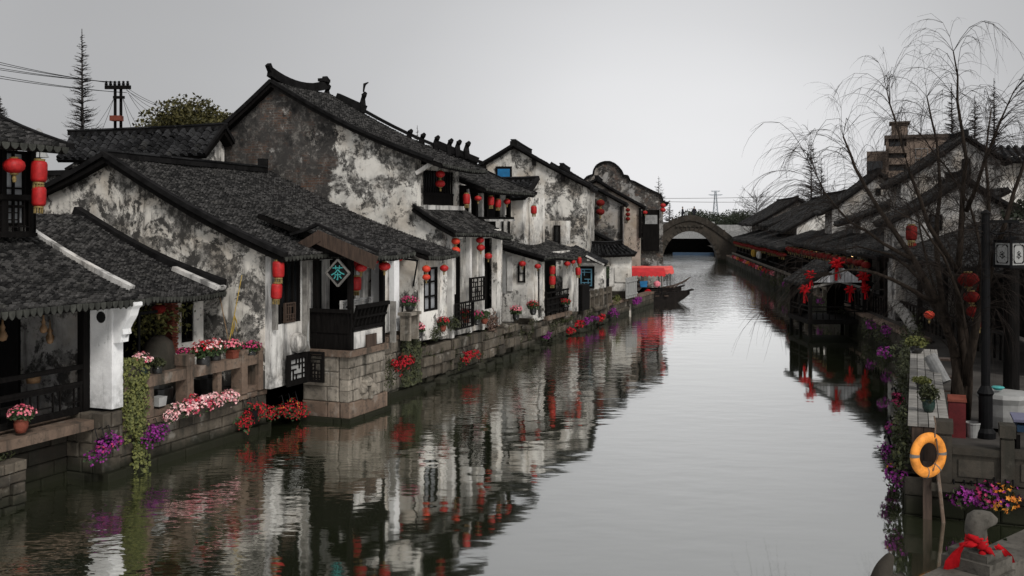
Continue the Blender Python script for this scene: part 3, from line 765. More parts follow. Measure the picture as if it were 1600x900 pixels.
for z, hh in ((2.12, .09), (1.82, .06), (1.27, .08)): r_.box(-15.08, -15.0, 8, 14.8, z, z + hh)
rail = r_.build('railing', M['wood'], h)
lattice(rail, 't', -15.07, 8, 14.79, 1.34, 1.82, .17, .03, .05, d0=0, rs=5)
roof(h, (-14.0, 8, 3.50), (-14.0, 15.5, 3.47), (-16.9, 8, 4.72), (-16.9, 15.5, 4.66), cw=.145, rl=.10, sag=.08, drip=.15)
# upper storey
m = MB().box(-22, -17.05, 7, 15.1, 4.4, 6.6); m.build('upper_wall', M['dirty'], h)
m = MB()
for s in (13.3, 14.3, 15.0): m.box(-16.62, -16.5, s - .06, s + .06, 4.7, 6.6)
m.box(-16.62, -16.5, 9, 15.06, 6.45, 6.6); m.build('upper_post', M['wood'], h)
MB().box(-17.04, -16.7, 13.36, 14.24, 4.72, 6.5).build('upper_door', M['wood'], h)
window(h, 't', -16.7, 14.36, 14.95, 4.9, 6.4, 2, 4, 'wood', 'paleglass', .03)
m = MB().box(-16.66, -16.46, 9, 15.06, 5.42, 5.52); m.box(-16.66, -16.46, 9, 15.06, 4.68, 4.76); bal = m.build('balcony', M['wood'], h)
lattice(bal, 't', -16.56, 11, 15.05, 4.74, 5.44, .13, .028, .05, d0=0, rs=9)
lattice(bal, 's', 15.0, -17.0, -16.6, 4.74, 5.44, .13, .028, .05, d0=0, rs=2)
roof(h, (-15.85, 8, 6.42), (-15.85, 15.25, 6.46), (-19.6, 8, 8.0), (-19.6, 15.25, 8.0), cw=.2, rl=.16, sag=.15, drip=.14)
verge(h, curve((-19.6, 15.3, 8.0), (-15.8, 15.3, 6.46), .15), .2, .2)
# gourds hung along the veranda
for px, py, k in ((4, 520, 1.2), (68, 510, 1.0), (78, 528, .9)):
    p = at(px, py, t=-15.15); m = MB().lathe(p, [(.005, -.13 * k), (.055 * k, -.11 * k), (.075 * k, -.05 * k), (.05 * k, .01 * k), (.03 * k, .04 * k), (.042 * k, .08 * k), (.02 * k, .13 * k), (.008, .3)], 10)
    m.solo('dried_gourd', M['bronze'], {4: 'dried gourd hanging at the left end of the veranda', 68: 'upper dried gourd hanging in the dark veranda', 78: 'lower dried gourd hanging in the dark veranda'}[px], 'gourd', smooth=True)

for px, py, lab in ((78, 523, 'string of dried gourds hung on the grey inner wall'), (52, 590, 'amber glass lamp standing behind the veranda rail')):
    p = at(px, py, s=14.9) if px == 78 else at(px, py, t=-15.5)
    m = MB().lathe(p, [(.01, -.16), (.07, -.12), (.085, -.04), (.04, .03), (.06, .08), (.02, .14), (.008, .3)] if px == 78 else [(.12, -.1), (.14, 0), (.05, .05), (.02, .06)], 10)
    m.solo('dried_gourd' if px == 78 else 'amber_lamp', M['bronze'], lab, 'gourd' if px == 78 else 'lamp', smooth=True)

# ---- low roof between veranda and tea house
h = thing('courtyard_house', 'low lean-to house with swept tile roof and white window pier behind the flower terrace', 'house', (-17, 17.5, 1.0))
roof(h, (-14.35, 15.62, 3.42), (-15.35, 19.55, 3.30), (-19.7, 15.62, 5.25), (-19.7, 19.55, 5.10), cw=.15, rl=.105, sag=.12, drip=.13)
pts = curve((-17.3, 15.45, 4.86), (-14.4, 15.45, 3.62), .06)
m = MB()
for a, b in zip(pts, pts[1:]): m.beam(a, b, .14, .2)
m.build('gable_parapet', M['board'], h)
verge(h, curve((-19.7, 15.62, 5.3), (-14.3, 15.62, 3.48), .12), .14, .14)
pts = curve((-19.9, 19.42, 5.22), (-15.3, 19.42, 3.45), .16)
m = MB()
for a, b in zip(pts, pts[1:]): m.beam((a[0], a[1], a[2] + .05), (b[0], b[1], b[2] + .05), .22, .2)
m.build('flashing', M['ridge'], h)
m = MB()
a_, b_ = (-15.95, 19.2, 3.42), (-15.3, 19.2, 3.3)
m.beam((-16.6, 19.3, 3.85), (-15.25, 19.3, 3.40), .32, .1); m.build('mortar_fillet', M['board'], h)
m = MB().grid_wall('t', -16.0, .2, 18.45, 19.56, 1.0, 3.5, [(18.78, 19.22, 2.12, 3.2)]); m.build('wall', M['white'], h)
window(h, 't', -16.05, 18.78, 19.22, 2.12, 3.2, 2, 1, 'wood', 'pane', -.03)
for j in range(22):
    pass
bk = MB()
for j in range(26):
    z = 1.95 + j * .062
    bk.box(-16.02 - (j % 2) * .02, -15.82 + (j % 2) * .025, 18.24, 18.44, z, z + .052)
bk.build('brick_jamb', M['terracotta'], h)
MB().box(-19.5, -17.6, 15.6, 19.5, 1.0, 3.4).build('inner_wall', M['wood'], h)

# ---- terrace railing
h = thing('stone_railing', 'brown stone railing with square posts round the flower terrace', 'railing', (-14.55, 17.5, 1.0))
m = MB().box(-14.68, -14.42, 15.3, 19.62, 1.62, 1.84); m.build('top_rail', M['slab'], h)
m = MB().box(-14.64, -14.46, 15.3, 19.62, .985, 1.12); m.build('bottom_rail', M['slab'], h)
for s in (17.18, 19.05, 19.68):
    m = MB().box(-14.70, -14.40, s - .11, s + .11, .99, 1.9); m.box(-14.71, -14.39, s - .13, s + .13, 1.9, 2.13 if s < 18 else 2.0); m.build('post', M['slab'], h)
for s in (16.1, 18.25):
    MB().box(-14.62, -14.48, s - .07, s + .07, 1.12, 1.62).build('baluster', M['slab'], h)

# ---- tea house
h = thing('tea_house', 'tea house with mouldy white gable, sagging grey roof and dark porch over the water', 'tea house', (-16.5, 23.5, 1.0))
A0 = (-19.06, 19.75, 6.5)
poly = [(-21.6, 1.0)] + list(reversed(gtop((-19.06, 6.62), (-21.7, 5.6), .04, -21.6))) + gtop((-19.06, 6.62), (-13.65, 4.15), .14, -14.35)[1:] + [(-14.35, 1.0)]
MB().prism(poly, 1, 19.75, 20.0).build('gable_wall', M['teagable'], h)
MB().box(-21.6, -21.4, 20.0, 27.8, 1.0, 5.3).build('rear_wall', M['dirty'], h)
# canal front: white dado, dark window bay
m = MB().grid_wall('t', -14.2, .24, 19.76, 21.55, 1.0, 4.15, [(19.98, 21.05, 2.5, 4.05)]); m.build('front_wall', M['board'], h)
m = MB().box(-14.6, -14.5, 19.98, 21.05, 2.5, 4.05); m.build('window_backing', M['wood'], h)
window(h, 't', -14.26, 19.98, 21.05, 2.5, 4.05, 4, 1, 'wood', 'pane', -.02, .07)
lattice(h, 't', -14.27, 20.3, 20.75, 2.52, 3.0, .09, .02, .03, 'wood_brown', 'window_grille', .05)
m = MB().box(-14.18, -14.08, 19.8, 19.9, 2.4, 4.1); m.box(-14.18, -14.06, 21.06, 21.2, 1.7, 4.15); m.build('jamb', M['wood_grey'], h)
m = MB().tube([(-14.12, 21.15, 4.1), (-14.1, 21.18, 2.7), (-14.05, 21.1, 2.0), (-14.1, 21.25, 1.75)], .028, 6); m.build('drain_pipe', M['plastic'], h)
m = MB().lathe((-14.1, 20.75, 2.0), [(.02, -.26), (.16, -.2), (.23, -.05), (.2, .14), (.08, .24)], 12); m.build('hanging_sack', M['board'], h, smooth=True)
# porch over the pier
m = MB().grid_wall('t', -14.62, .15, 21.56, 25.6, 1.0, 4.4, [(21.7, 22.5, 1.9, 3.95), (23.0, 23.4, 2.3, 3.95), (24.0, 24.35, 1.9, 3.9)]); m.build('inner_wall', M['board'], h)
m = MB().box(-15.0, -14.9, 21.56, 25.7, 1.0, 4.4); m.box(-14.61, -14.55, 21.7, 22.5, 1.9, 3.95); m.build('panel_door', M['wood'], h)
m = MB()
for t, s in ((-13.0, 21.4), (-13.0, 22.98), (-14.0, 21.4)): m.box(t - .06, t + .06, s - .06, s + .06, 1.8, 4.3 if t > -13.5 else 4.5)
m.box(-13.06, -12.94, 21.4, 23.0, 4.1, 4.22); m.box(-14.0, -12.94, 21.35, 21.45, 4.1, 4.22); m.build('post', M['wood'], h)
b_ = MB()
b_.box(-14.2, -13.0, 21.36, 21.42, 2.55, 2.64); b_.box(-13.02, -12.94, 21.4, 22.98, 2.55, 2.64)
b_.box(-14.2, -13.0, 21.36, 21.42, 1.78, 2.2); bal = b_.build('balustrade', M['wood'], h)
m = MB()                                                   # raked bench back leaning out over the canal
for k in range(9):
    s = 21.45 + k * .19; m.beam((-13.0, s, 2.25), (-12.82, s, 2.85), .035, .045)
m.beam((-12.82, 21.4, 2.86), (-12.82, 23.02, 2.86), .07, .1); m.beam((-12.96, 21.4, 2.3), (-12.96, 23.02, 2.3), .07, .09); m.beam((-12.89, 21.4, 2.58), (-12.89, 23.02, 2.58), .04, .05)
m.add([(-13.0, 21.4, 2.28), (-13.0, 23.0, 2.28), (-12.87, 23.0, 2.84), (-12.87, 21.4, 2.84)], [(0, 1, 2, 3)])
m.build('bench_back', M['wood'], h)
m = MB()
for k in range(7):
    t = -14.15 + k * .19; m.beam((t, 21.36, 2.2), (t, 21.28, 2.75), .035, .045)
m.beam((-14.2, 21.26, 2.76), (-12.9, 21.26, 2.76), .07, .09); m.add([(-14.2, 21.33, 2.2), (-13.0, 21.33, 2.2), (-13.0, 21.28, 2.72), (-14.2, 21.28, 2.72)], [(0, 1, 2, 3)]); m.build('bench_back', M['wood'], h)
lattice(h, 't', -13.35, 21.46, 22.96, 2.2, 3.0, .07, .02, .04, 'board', 'diamond_grille', 0, rs=11)
MB().box(-13.12, -12.96, 21.45, 23.0, 1.8, 2.22).build('brick_dado', M['board'], h)
MB().pbox('t', -12.955, 22.05, 22.55, 1.68, 2.1, 0, .04).build('hatch', M['wood_brown'], h)
MB().box(-14.5, -13.0, 21.2, 23.1, 4.22, 4.3).build('porch_ceiling', M['wood'], h)
MB().box(-13.98, -13.8, 24.55, 24.8, 1.85, 4.0).build('white_pillar', M['white'], h)
MB().box(-14.5, -13.75, 25.0, 25.3, 1.85, 4.1).build('white_pillar', M['pillar'], h)
m = MB().box(-14.61, -13.97, 23.15, 23.2, 1.85, 4.1); m.build('side_panel', M['wood'], h)
# roofs
roof(h, (-13.65, 19.5, 4.15), (-13.65, 25.8, 4.15), (-19.06, 19.5, 6.62), (-19.9, 25.8, 6.62), cw=.15, rl=.10, sag=.14, drip=.12, wob=.05)
roof(h, (-13.1, 25.82, 3.98), (-13.1, 27.95, 3.98), (-19.9, 25.82, 6.62), (-20.1, 27.95, 6.62), cw=.15, rl=.10, sag=.18, drip=.12)
roof(h, (-21.7, 19.5, 5.6), (-21.7, 27.9, 5.6), (-19.06, 19.5, 6.6), (-19.95, 27.9, 6.6), cw=.25, rl=.25, sag=.04)
roof(h, (-12.15, 21.05, 4.16), (-12.15, 23.2, 4.16), (-15.5, 21.05, 5.18), (-15.5, 23.2, 5.18), cw=.15, rl=.10, sag=.03, drip=.12, name='porch_roof')
m = MB(); m.beam((-12.05, 21.0, 3.98), (-13.75, 21.0, 4.62), .05, .34); m.beam((-13.65, 20.98, 4.62), (-14.3, 20.98, 4.28), .05, .26); m.build('barge_board', M['wood_brown'], h)
verge(h, [(-12.0, 21.02, 4.22), (-13.0, 21.02, 4.58), (-13.72, 21.02, 4.88)], .16, .09)
verge(h, [(-13.66, 20.98, 4.88), (-14.05, 20.98, 4.72), (-14.45, 20.98, 4.62)], .2, .1)
MB().prism([(-14.3, 4.2), (-12.3, 4.2), (-13.7, 4.7)], 1, 21.12, 21.2).build('pediment', M['wood'], h)
verge(h, curve((-19.06, 19.52, 6.66), (-13.6, 19.52, 4.17), .14), .24, .2)
verge(h, curve((-19.06, 19.52, 6.66), (-21.7, 19.52, 5.62), .04), .24, .2)
verge(h, curve((-17.0, 25.84, 5.35), (-13.05, 25.84, 4.0), .1), .15, .12)
ridge(h, (-19.06, 19.5, 6.6), (-19.95, 27.4, 6.6), .22, .16)
MB().box(-20.05, -19.85, 27.2, 27.5, 6.6, 7.05).build('ridge_finial', M['ridge'], h)
# house front beside the tall gable
MB().prism([(-14.8, 1.4), (-13.55, 1.4), (-13.55, 3.85), (-14.8, 4.3)], 1, 25.9, 26.1).build('side_wall', M['dirty'], h)
m = MB().grid_wall('t', -13.5, .2, 26.1, 27.95, 1.45, 3.95, [(26.35, 27.25, 2.3, 3.6)]); m.build('front_wall', M['white'], h)
window(h, 't', -13.53, 26.35, 27.25, 2.3, 3.6, 2, 3, 'wood', 'paleglass', 0, .05)
window(h, 's', 25.9, -14.72, -14.55, 3.0, 3.7, 1, 1, 'wood', 'pane', .02)
m = MB().tube([(-13.9, 25.7, 3.9), (-13.3, 25.6, 3.85)], .03, 5); m.tube([(-13.6, 25.88, 3.1), (-13.35, 25.65, 3.82)], .025, 5); m.tube([(-13.9, 25.86, 2.7), (-13.95, 25.86, 2.3)], .02, 5); m.build('bracket', M['iron'], h)
# pier
q = thing('tea_house_pier', 'big square block pier of pale masonry carrying the tea house porch', 'stone pier', (-13.6, 22, 0))
m = blocks(MB(), 't', -13.0, 21.3, 23.1, .5, 1.62, .3, .35, .8, .05); blocks(m, 's', 21.3, -14.3, -13.27, .5, 1.62, .36, .5, .9, .04); m.build('stonework', M['pierstone'], q)
m = blocks(MB(), 't', -12.94, 21.24, 23.15, .0, .5, .5, .7, 1.2, .02); blocks(m, 's', 21.24, -14.3, -13.22, 0, .5, .5, .6, 1.0, .02); m.build('base_course', M['slab'], q)
m = blocks(MB(), 't', -12.85, 21.15, 23.2, -.3, .0, .3, .8, 1.4, .03); blocks(m, 's', 21.15, -14.3, -13.12, -.3, .13, .4, .8, 1.4, .03); blocks(m, 't', -12.85, 21.15, 23.2, -.02, .13, .2, .8, 1.4, .03); m.build('footing', M['darkstone'], q)
m = MB().box(-14.3, -12.9, 21.22, 23.15, 1.625, 1.78); m.build('slab', M['slab'], q)
MB().box(-14.3, -13.25, 21.5, 23.05, -.5, 1.61).build('core', M['ridge'], q)
m = MB()
for k, (s, z, w) in enumerate(((21.9, .75, .25), (22.1, .9, .3), (22.35, .72, .28), (22.25, .55, .22), (22.0, .58, .2))): m.lathe((-12.98, s, z), [(.05, -.12), (w * .6, -.08), (w * .7, .03), (w * .4, .12), (.03, .15)], 7)
m.build('broken_stones', M['pierstone'], q)
# lattice panel leaning by the pier
h = thing('lattice_shutter', 'black lattice shutter hung on the quay below the tea house window', 'lattice panel', (-14.05, 20.6, 1.2))
lattice(h, 't', -14.1, 20.25, 21.15, .98, 1.74, .12, .03, .13, 'wood', 'fretwork', 0, 'plastic', 4)
lattice(h, 's', 21.17, -14.05, -13.6, .98, 1.74, .1, .03, .06, 'wood', 'side_leaf', 0, None, 6)
# sign with the tea character
h = thing('tea_sign', 'diamond shaped dark sign with the teal character for tea on the porch post', 'sign', at(531, 426, s=21.25))
cx, _, cz = at(531, 426, s=21.25); r_ = .33
m = MB().prism([(cx - r_, cz), (cx, cz + r_), (cx + r_, cz), (cx, cz - r_)], 1, 21.16, 21.20); m.build('board', M['ridge'], h)
fm = MB(); c4 = [(cx - r_, cz), (cx, cz + r_), (cx + r_, cz), (cx, cz - r_)]
for i in range(4):
    a, b = c4[i], c4[(i + 1) % 4]; fm.beam((a[0], 21.165, a[1]), (b[0], 21.165, b[1]), .05, .045)
fm.build('frame', M['wood_grey'], h)
st = MB()
def stroke(pts, w=.026):
    for a, b in zip(pts, pts[1:]): st.beam((cx + a[0] * .19, 21.148, cz + a[1] * .19), (cx + b[0] * .19, 21.148, cz + b[1] * .19), .012, w)
for s_ in (((-.75, .62), (.75, .68)), ((-.32, .95), (-.28, .45)), ((.30, .98), (.24, .48)), ((0, .42), (-.35, 0), (-.95, -.30)), ((.0, .42), (.45, .02), (1.0, -.18)),
           ((-.45, -.28), (.5, -.22)), ((.02, .05), (.02, -.92), (-.14, -.80)), ((-.3, -.45), (-.55, -.78)), ((.28, -.42), (.58, -.72))): stroke(s_)
st.build('character', M['teal'], h)
h2 = None
# ---- tall gabled house
h = thing('tall_gabled_house', 'tall house with broad peeling brick gable, horned ridge and upper lattice window', 'house', (-17, 29.5, 1.0))
A0 = (-19.93, 28, 9.45)
poly = [(-22.6, 1.0)] + list(reversed(gtop((-19.93, 9.62), (-22.9, 7.55), .06, -22.6))) + gtop((-19.93, 9.62), (-13.6, 6.72), .2, -14.6)[1:] + [(-14.6, 5.45), (-13.7, 4.78), (-13.7, 1.3)]
MB().prism(poly, 1, 28.0, 28.3).build('gable_wall', M['biggable'], h)
roof(h, (-13.6, 27.75, 6.72), (-13.6, 31.3, 6.72), (-19.93, 27.75, 9.62), (-19.93, 31.3, 9.62), cw=.155, rl=.11, sag=.2, drip=.1)
roof(h, (-22.9, 27.75, 7.55), (-22.9, 31.3, 7.55), (-19.93, 27.75, 9.62), (-19.93, 31.3, 9.62), cw=.25, rl=.25, sag=.06)
verge(h, curve((-19.93, 27.78, 9.64), (-13.9, 27.78, 6.86), .2), .2, .16)
verge(h, curve((-19.93, 27.78, 9.64), (-22.9, 27.78, 7.57), .06), .22, .2)
# horned ridge
m = MB(); P_ = []
for i in range(11):
    u = i / 10; e = abs(2 * u - 1); P_.append((-19.93, 27.7 + 3.4 * u, 9.70 + .26 * e ** 2))
for a, b in zip(P_, P_[1:]): m.beam(a, b, .2, .3)
m.beam((-19.93, 27.85, 9.86), (-19.93, 27.6, 10.2), .16, .16)
m.beam((-19.93, 31.0, 9.95), (-19.93, 31.15, 10.2), .2, .26); m.box(-20.05, -19.8, 30.75, 31.2, 10.05, 10.16)
m.build('ridge', M['ridge'], h)
pts = curve((-19.5, 31.2, 9.55), (-13.7, 31.2, 6.95), .2, 10)
v = verge(h, pts, .2, .16, lift=.03)
for px, py, hh in ((512, 152, .55), (568, 170, .75), (640, 222, .55), (660, 228, .55), (682, 233, .58), (703, 238, .58), (716, 240, .58), (730, 243, .6)):
    p = at(px, py, s=31.2); m = MB(); z0 = p[2] - hh * .2
    m.tube([(p[0], p[1], z0), (p[0] - .03, p[1], z0 + hh * .5), (p[0] + .02, p[1], z0 + hh * .85), (p[0] + .10, p[1], z0 + hh * .98)], [.12, .11, .10, .06], 7)
    if hh > .6: m.tube([(p[0], p[1], z0 + hh), (p[0] + .05, p[1], z0 + hh + .28), (p[0] + .2, p[1], z0 + hh + .34)], [.03, .06, .02], 5); m.beam((p[0] - 1.1, p[1], z0 + .62), (p[0] + .05, p[1], z0 + .12), .2, .3)
    m.build('ridge_beast', M['ridge'], h)
m = MB(); m.beam((-15.6, 31.25, 7.72), (-13.95, 31.25, 7.05), .16, .26); m.build('crest', M['ridge'], h)
# upper canal front
m = MB().grid_wall('t', -14.62, .2, 28.3, 31.2, 4.8, 6.8, [(28.5, 30.75, 5.52, 6.65)]); m.build('front_wall', M['dirty'], h)
m = MB()
for k in range(13): m.box(-14.68, -14.64, 28.52 + k * .18, 28.56 + k * .18, 5.9, 6.65)
m.box(-14.7, -14.6, 28.5, 30.75, 5.84, 5.92); m.box(-14.72, -14.62, 28.5, 30.75, 5.52, 5.84); w_ = m.build('window', M['wood'], h)
MB().box(-14.8, -14.78, 28.5, 30.75, 5.52, 6.65).build('pane', M['pane'], w_)
MB().box(-14.64, -14.4, 28.3, 31.2, 5.36, 5.5).build('sill', M['board'], h)
m = MB().beam((-14.62, 28.02, 6.5), (-14.0, 28.02, 6.85), .1, .12); m.build('eave_bracket', M['board'], h)
# skirt roof and lower front
roof(h, (-13.2, 27.8, 4.60), (-13.2, 31.4, 4.56), (-14.62, 27.8, 5.42), (-14.62, 31.4, 5.42), cw=.17, rl=.115, sag=.04, drip=.1, name='skirt_roof')
verge(h, curve((-14.62, 27.8, 5.46), (-13.15, 27.8, 4.62), .04, 4), .16, .12)
m = MB().grid_wall('t', -13.75, .2, 28.3, 32.9, 1.3, 4.7, [(28.5, 29.85, 1.5, 4.4), (30.05, 30.8, 1.5, 4.4), (31.15, 32.5, 1.9, 4.4)]); m.build('lower_wall', M['white'], h)
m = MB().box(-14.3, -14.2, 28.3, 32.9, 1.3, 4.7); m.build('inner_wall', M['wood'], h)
MB().box(-13.98, -13.94, 29.1, 29.5, 2.6, 4.1).build('curtain', M['board'], h)
for s in (29.95, 30.98): MB().box(-13.74, -13.6, s - .09, s + .09, 1.3, 4.5).build('pillar', M['board'], h)
m = MB().box(-13.74, -13.5, 28.28, 28.46, 1.3, 4.7); m.build('corner_post', M['board'], h)
for (a, b, z0, z1, t, rs) in ((28.35, 29.75, 1.55, 2.4, -13.45, 3), (29.35, 30.6, 2.35, 3.15, -13.4, 8)):
    lattice(h, 't', t, a, b, z0, z1, .15, .034, .05, 'wood', 'lattice_panel', 0, None, rs)
# ---- upper-storey house with red lanterns
h = thing('lantern_house', 'house with open dark upper storey and a row of lanterns under its eave', 'house', (-15, 33.5, 1.0))
roof(h, (-13.75, 31.45, 6.12), (-13.75, 36.3, 6.0), (-17.8, 31.45, 7.95), (-17.8, 36.3, 7.95), cw=.19, rl=.14, sag=.12, drip=.09)
verge(h, curve((-17.8, 36.35, 7.98), (-13.7, 36.35, 6.02), .12), .2, .2)
m = MB().box(-17.8, -15.3, 31.4, 36.2, 5.06, 6.3); m.box(-17.8, -15.32, 31.42, 36.1, 1, 5.055); m.build('wall', M['wood'], h)
m = MB()
for s in (31.6, 32.6, 33.6, 34.7, 35.8): m.box(-14.72, -14.58, s - .07, s + .07, 4.6 if s < 33 else 5.1, 6.2)
m.box(-14.72, -14.58, 31.4, 36.2, 5.05, 5.15); m.box(-14.72, -14.56, 31.4, 36.2, 6.02, 6.2); m.build('upper_post', M['wood'], h)
for s in (33.2, 35.25): MB().box(-14.75, -14.6, s - .09, s + .09, 5.1, 6.0).build('white_column', M['board'], h)
m = MB()
for k in range(9): m.box(-14.68, -14.62, 31.55 + k * .18, 31.58 + k * .18, 4.6, 5.05)
m.build('balcony_rail', M['wood'], h)
m = MB().tube([(-14.4, 31.45, 6.1), (-14.35, 31.5, 5.7), (-14.3, 31.4, 5.3), (-14.45, 31.45, 4.6)], .05, 5); m.build('corner_scroll', M['board'], h)
roof(h, (-13.4, 31.5, 4.48), (-13.4, 33.1, 4.40), (-14.75, 31.5, 5.2), (-14.75, 33.1, 5.1), cw=.15, rl=.105, sag=.03, drip=.09, name='skirt_roof')
MB().box(-15.2, -14.56, 33.3, 36.25, 4.98, 5.06).build('mortar_fillet', M['board'], h)
m = MB().box(-14.2, -14.0, 32.9, 33.6, 1.2, 4.5); m.box(-15.3, -14.2, 33.4, 33.6, 1.2, 4.6); m.build('lower_wall', M['dirty'], h)

# ---- long low house whose gable end stands on the quay
h = thing('low_canal_house', 'long low house with a drooping grey roof, shuttered white end wall and railed porch', 'house', (-15, 39, 1.0))
poly = [(-18.4, 1.0)] + gtop((-18.6, 5.0), (-13.45, 3.5), .07, -14.0, .12) + [(-14.0, .8)]; poly[1] = (-18.4, poly[1][1])
MB().prism(poly, 1, 36.75, 37.0).build('gable_wall', M['white'], h)
roof(h, (-13.45, 36.45, 3.5), (-13.45, 42.0, 3.6), (-18.6, 36.45, 5.0), (-18.6, 42.0, 5.18), cw=.19, rl=.14, sag=.07, drip=.08, wob=.1)
verge(h, curve((-18.6, 36.4, 5.04), (-13.4, 36.4, 3.54), .07), .2, .18)
MB().box(-15.9, -15.15, 36.66, 36.74, 2.1, 3.72).build('shutter', M['concrete'], h)
MB().box(-15.08, -14.85, 36.68, 36.74, 2.2, 3.6).build('shutter', M['board'], h)
MB().box(-16.6, -15.98, 36.70, 36.74, 2.05, 3.95).build('door', M['wood'], h)
window(h, 's', 36.75, -14.62, -14.32, 2.55, 3.3, 1, 2, 'wood', 'pane', .02)
MB().box(-14.7, -13.95, 36.5, 36.74, .9, 1.15).build('ledge', M['quay'], h)
m = MB().grid_wall('t', -14.0, .2, 37.0, 42, 1.0, 3.7, [(37.3, 37.75, 1.1, 3.4), (38.1, 40.9, 1.1, 3.5)]); m.build('front_wall', M['white'], h)
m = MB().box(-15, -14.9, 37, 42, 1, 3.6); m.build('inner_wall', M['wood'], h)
MB().box(-13.98, -13.93, 37.42, 37.68, 1.6, 3.2).build('door_panel', M['board'], h)
m = MB()
for z in (1.3, 1.55, 1.8, 2.05): m.beam((-13.92, 38.1, z), (-13.92, 40.9, z), .05, .07)
for k in range(6): m.box(-13.97, -13.93, 38.15 + k * .54, 38.2 + k * .54, 1.1, 2.1)
m.add([(-13.96, 38.1, 1.25), (-13.96, 40.9, 1.25), (-13.96, 40.9, 1.85), (-13.96, 38.1, 1.85)], [(0, 1, 2, 3)]); m.build('railing', M['wood'], h)
MB().box(-14.1, -13.8, 38.0, 41, .95, 1.1).build('doorstep', M['slab'], h)
for s in (41.05, 41.9): MB().box(-13.99, -13.85, s - .1, s + .1, 1.0, 3.5).build('pillar', M['board'], h)

# ---- small white house with dark tiled roof, and the boxed balcony before the tall gable
h = thing('small_white_house', 'small white house with black tiled roof sloping towards the water, one narrow window', 'house', (-15.8, 39.5, 4))
MB().box(-17.3, -15.25, 38.9, 41.5, 1, 6.0).build('wall', M['white'], h)
roof(h, (-17.4, 38.55, 5.95), (-15.05, 38.55, 5.95), (-17.4, 40.0, 6.75), (-15.05, 40.0, 6.75), 'tile_black', .24, .2, .05)
ridge(h, (-17.4, 40.0, 6.72), (-15.0, 40.0, 6.72), .2, .14, horn=.05)
verge(h, curve((-15.0, 40.0, 6.8), (-15.0, 38.5, 5.97), .05, 5), .2, .26)
window(h, 's', 38.9, -16.2, -15.85, 4.35, 5.25, 1, 1, 'wood', 'pane', .02)
h = thing('rooftop_box', 'boxy white rooftop wall with slit window behind the low grey roof', 'parapet', (-15.5, 42, 4))
m = MB().grid_wall('s', 42.0, .2, -16.2, -15.2, 4.0, 5.0); m.box(-15.18, -14.45, 42.05, 42.7, 3.95, 5.0); m.build('wall', M['white'], h)
window(h, 's', 42.0, -15.0, -14.7, 4.0, 4.8, 1, 1, 'wood', 'pane', .02)
MB().lathe((-15.7, 42.1, 5.0), [(.2, 0), (.25, .1), (.1, .2)], 8).build('pot', M['pot'], h)

# ---- tall white house with the blue window (from here on the bank turns towards the bridge)
def hs(name, label, s0, s1, l, a, r, wall, mat='tile_far', **k):
    f_ = lambda q: (lambda p: (p[0], p[2]))(at(q[0], q[1], s=s0, fr=F))
    return house(name, label, F, s0, s1, f_(l), f_(a), f_(r), .85 if l[0] > 1040 else -.3, wall, mat, **k)
def fbox(m, px0, px1, py0, py1, s, d0, d1):
    a, b = at(px0, py1, s=s, fr=F), at(px1, py0, s=s, fr=F); return m.box(a[0], b[0], s + d0, s + d1, a[2], b[2])
h = hs('tall_white_house', 'tall pale house with broad gable and one blue shuttered window high up', 51, 58, (705, 286), (803, 231), (917, 293), 'dirty', 'tile_black', ov=.25, cw=.24, rl=.2, sag=.06, horn=.05)
w_ = fbox(MB(), 775, 800, 260, 285, 51, -.08, .1).build('window', M['wood'], h)
fbox(MB(), 778, 797, 264, 283, 51, -.11, -.085).build('shutter', M['blue'], w_)
m = MB()
for px, py in ((757, 254), (835, 249), (880, 274)): fbox(MB(), px - 3, px + 3, py, py + 10, 51, -.25, .1).build('purlin_end', M['wood'], h)
fbox(MB(), 798, 809, 221, 229, 51, -.3, .3).build('ridge_finial', M['ridge'], h)
# ---- grey house, pale gable, stepped cloud gable
h = hs('grey_house', 'grey brick house with lanterns on its corner post beyond the tall pale gable', 60, 65, (868, 262), (878, 266), (972, 319), 'greybrick', 'tile_black', ov=.3, cw=.26, rl=.22, sag=.05, horn=.05)
fbox(MB(), 918, 929, 297, 385, 60, -.16, 0).build('corner_strip', M['board'], h)
m = MB(); fbox(m, 922, 926, 318, 380, 60, -.3, -.17); fbox(m, 969, 973, 322, 378, 60, -.2, 0); m.build('post', M['wood'], h)
h = hs('pale_gabled_house', 'pale plastered house with low gable between grey house and stepped gable', 66.5, 73, (895, 300), (932, 284), (1000, 323), 'brownwall', 'tile_black', ov=.4, cw=.28, rl=.25, sag=.04, horn=.05)
m = MB(); fbox(m, 998, 1002, 325, 372, 66.5, -.2, 0); m.build('post', M['wood'], h)
h = thing('cloud_gable_house', 'dark weathered house with a rounded cloud shaped gable stepping down to the canal', 'house', (-4, 75, -.5), F)
def g9(px, py): p = at(px, py, s=75, fr=F); return (p[0], p[2])
top = [g9(*q) for q in ((905, 290), (918, 277), (927, 274), (928, 267), (932, 260), (938, 256), (945, 254), (953, 254), (960, 257), (966, 262), (971, 268), (974, 275), (981, 276), (984, 283), (991, 285), (1010, 295), (1033, 306), (1036, 317))]
poly = [(top[0][0], -.4)] + top + [(top[-1][0], -.4)]
MB().prism(poly, 1, 75, 75.5).build('gable_wall', M['greybrick'], h)
m = MB()
for a, b in zip(top, top[1:]): m.beam((a[0], 75.2, a[1] + .05), (b[0], 75.2, b[1] + .05), .7, .14)
m.build('coping', M['ridge'], h)
MB().box(top[0][0], top[-1][0] - .3, 75.5, 84, -.4, 6.4).build('wall', M['greybrick'], h)
e_ = top[-1][0]
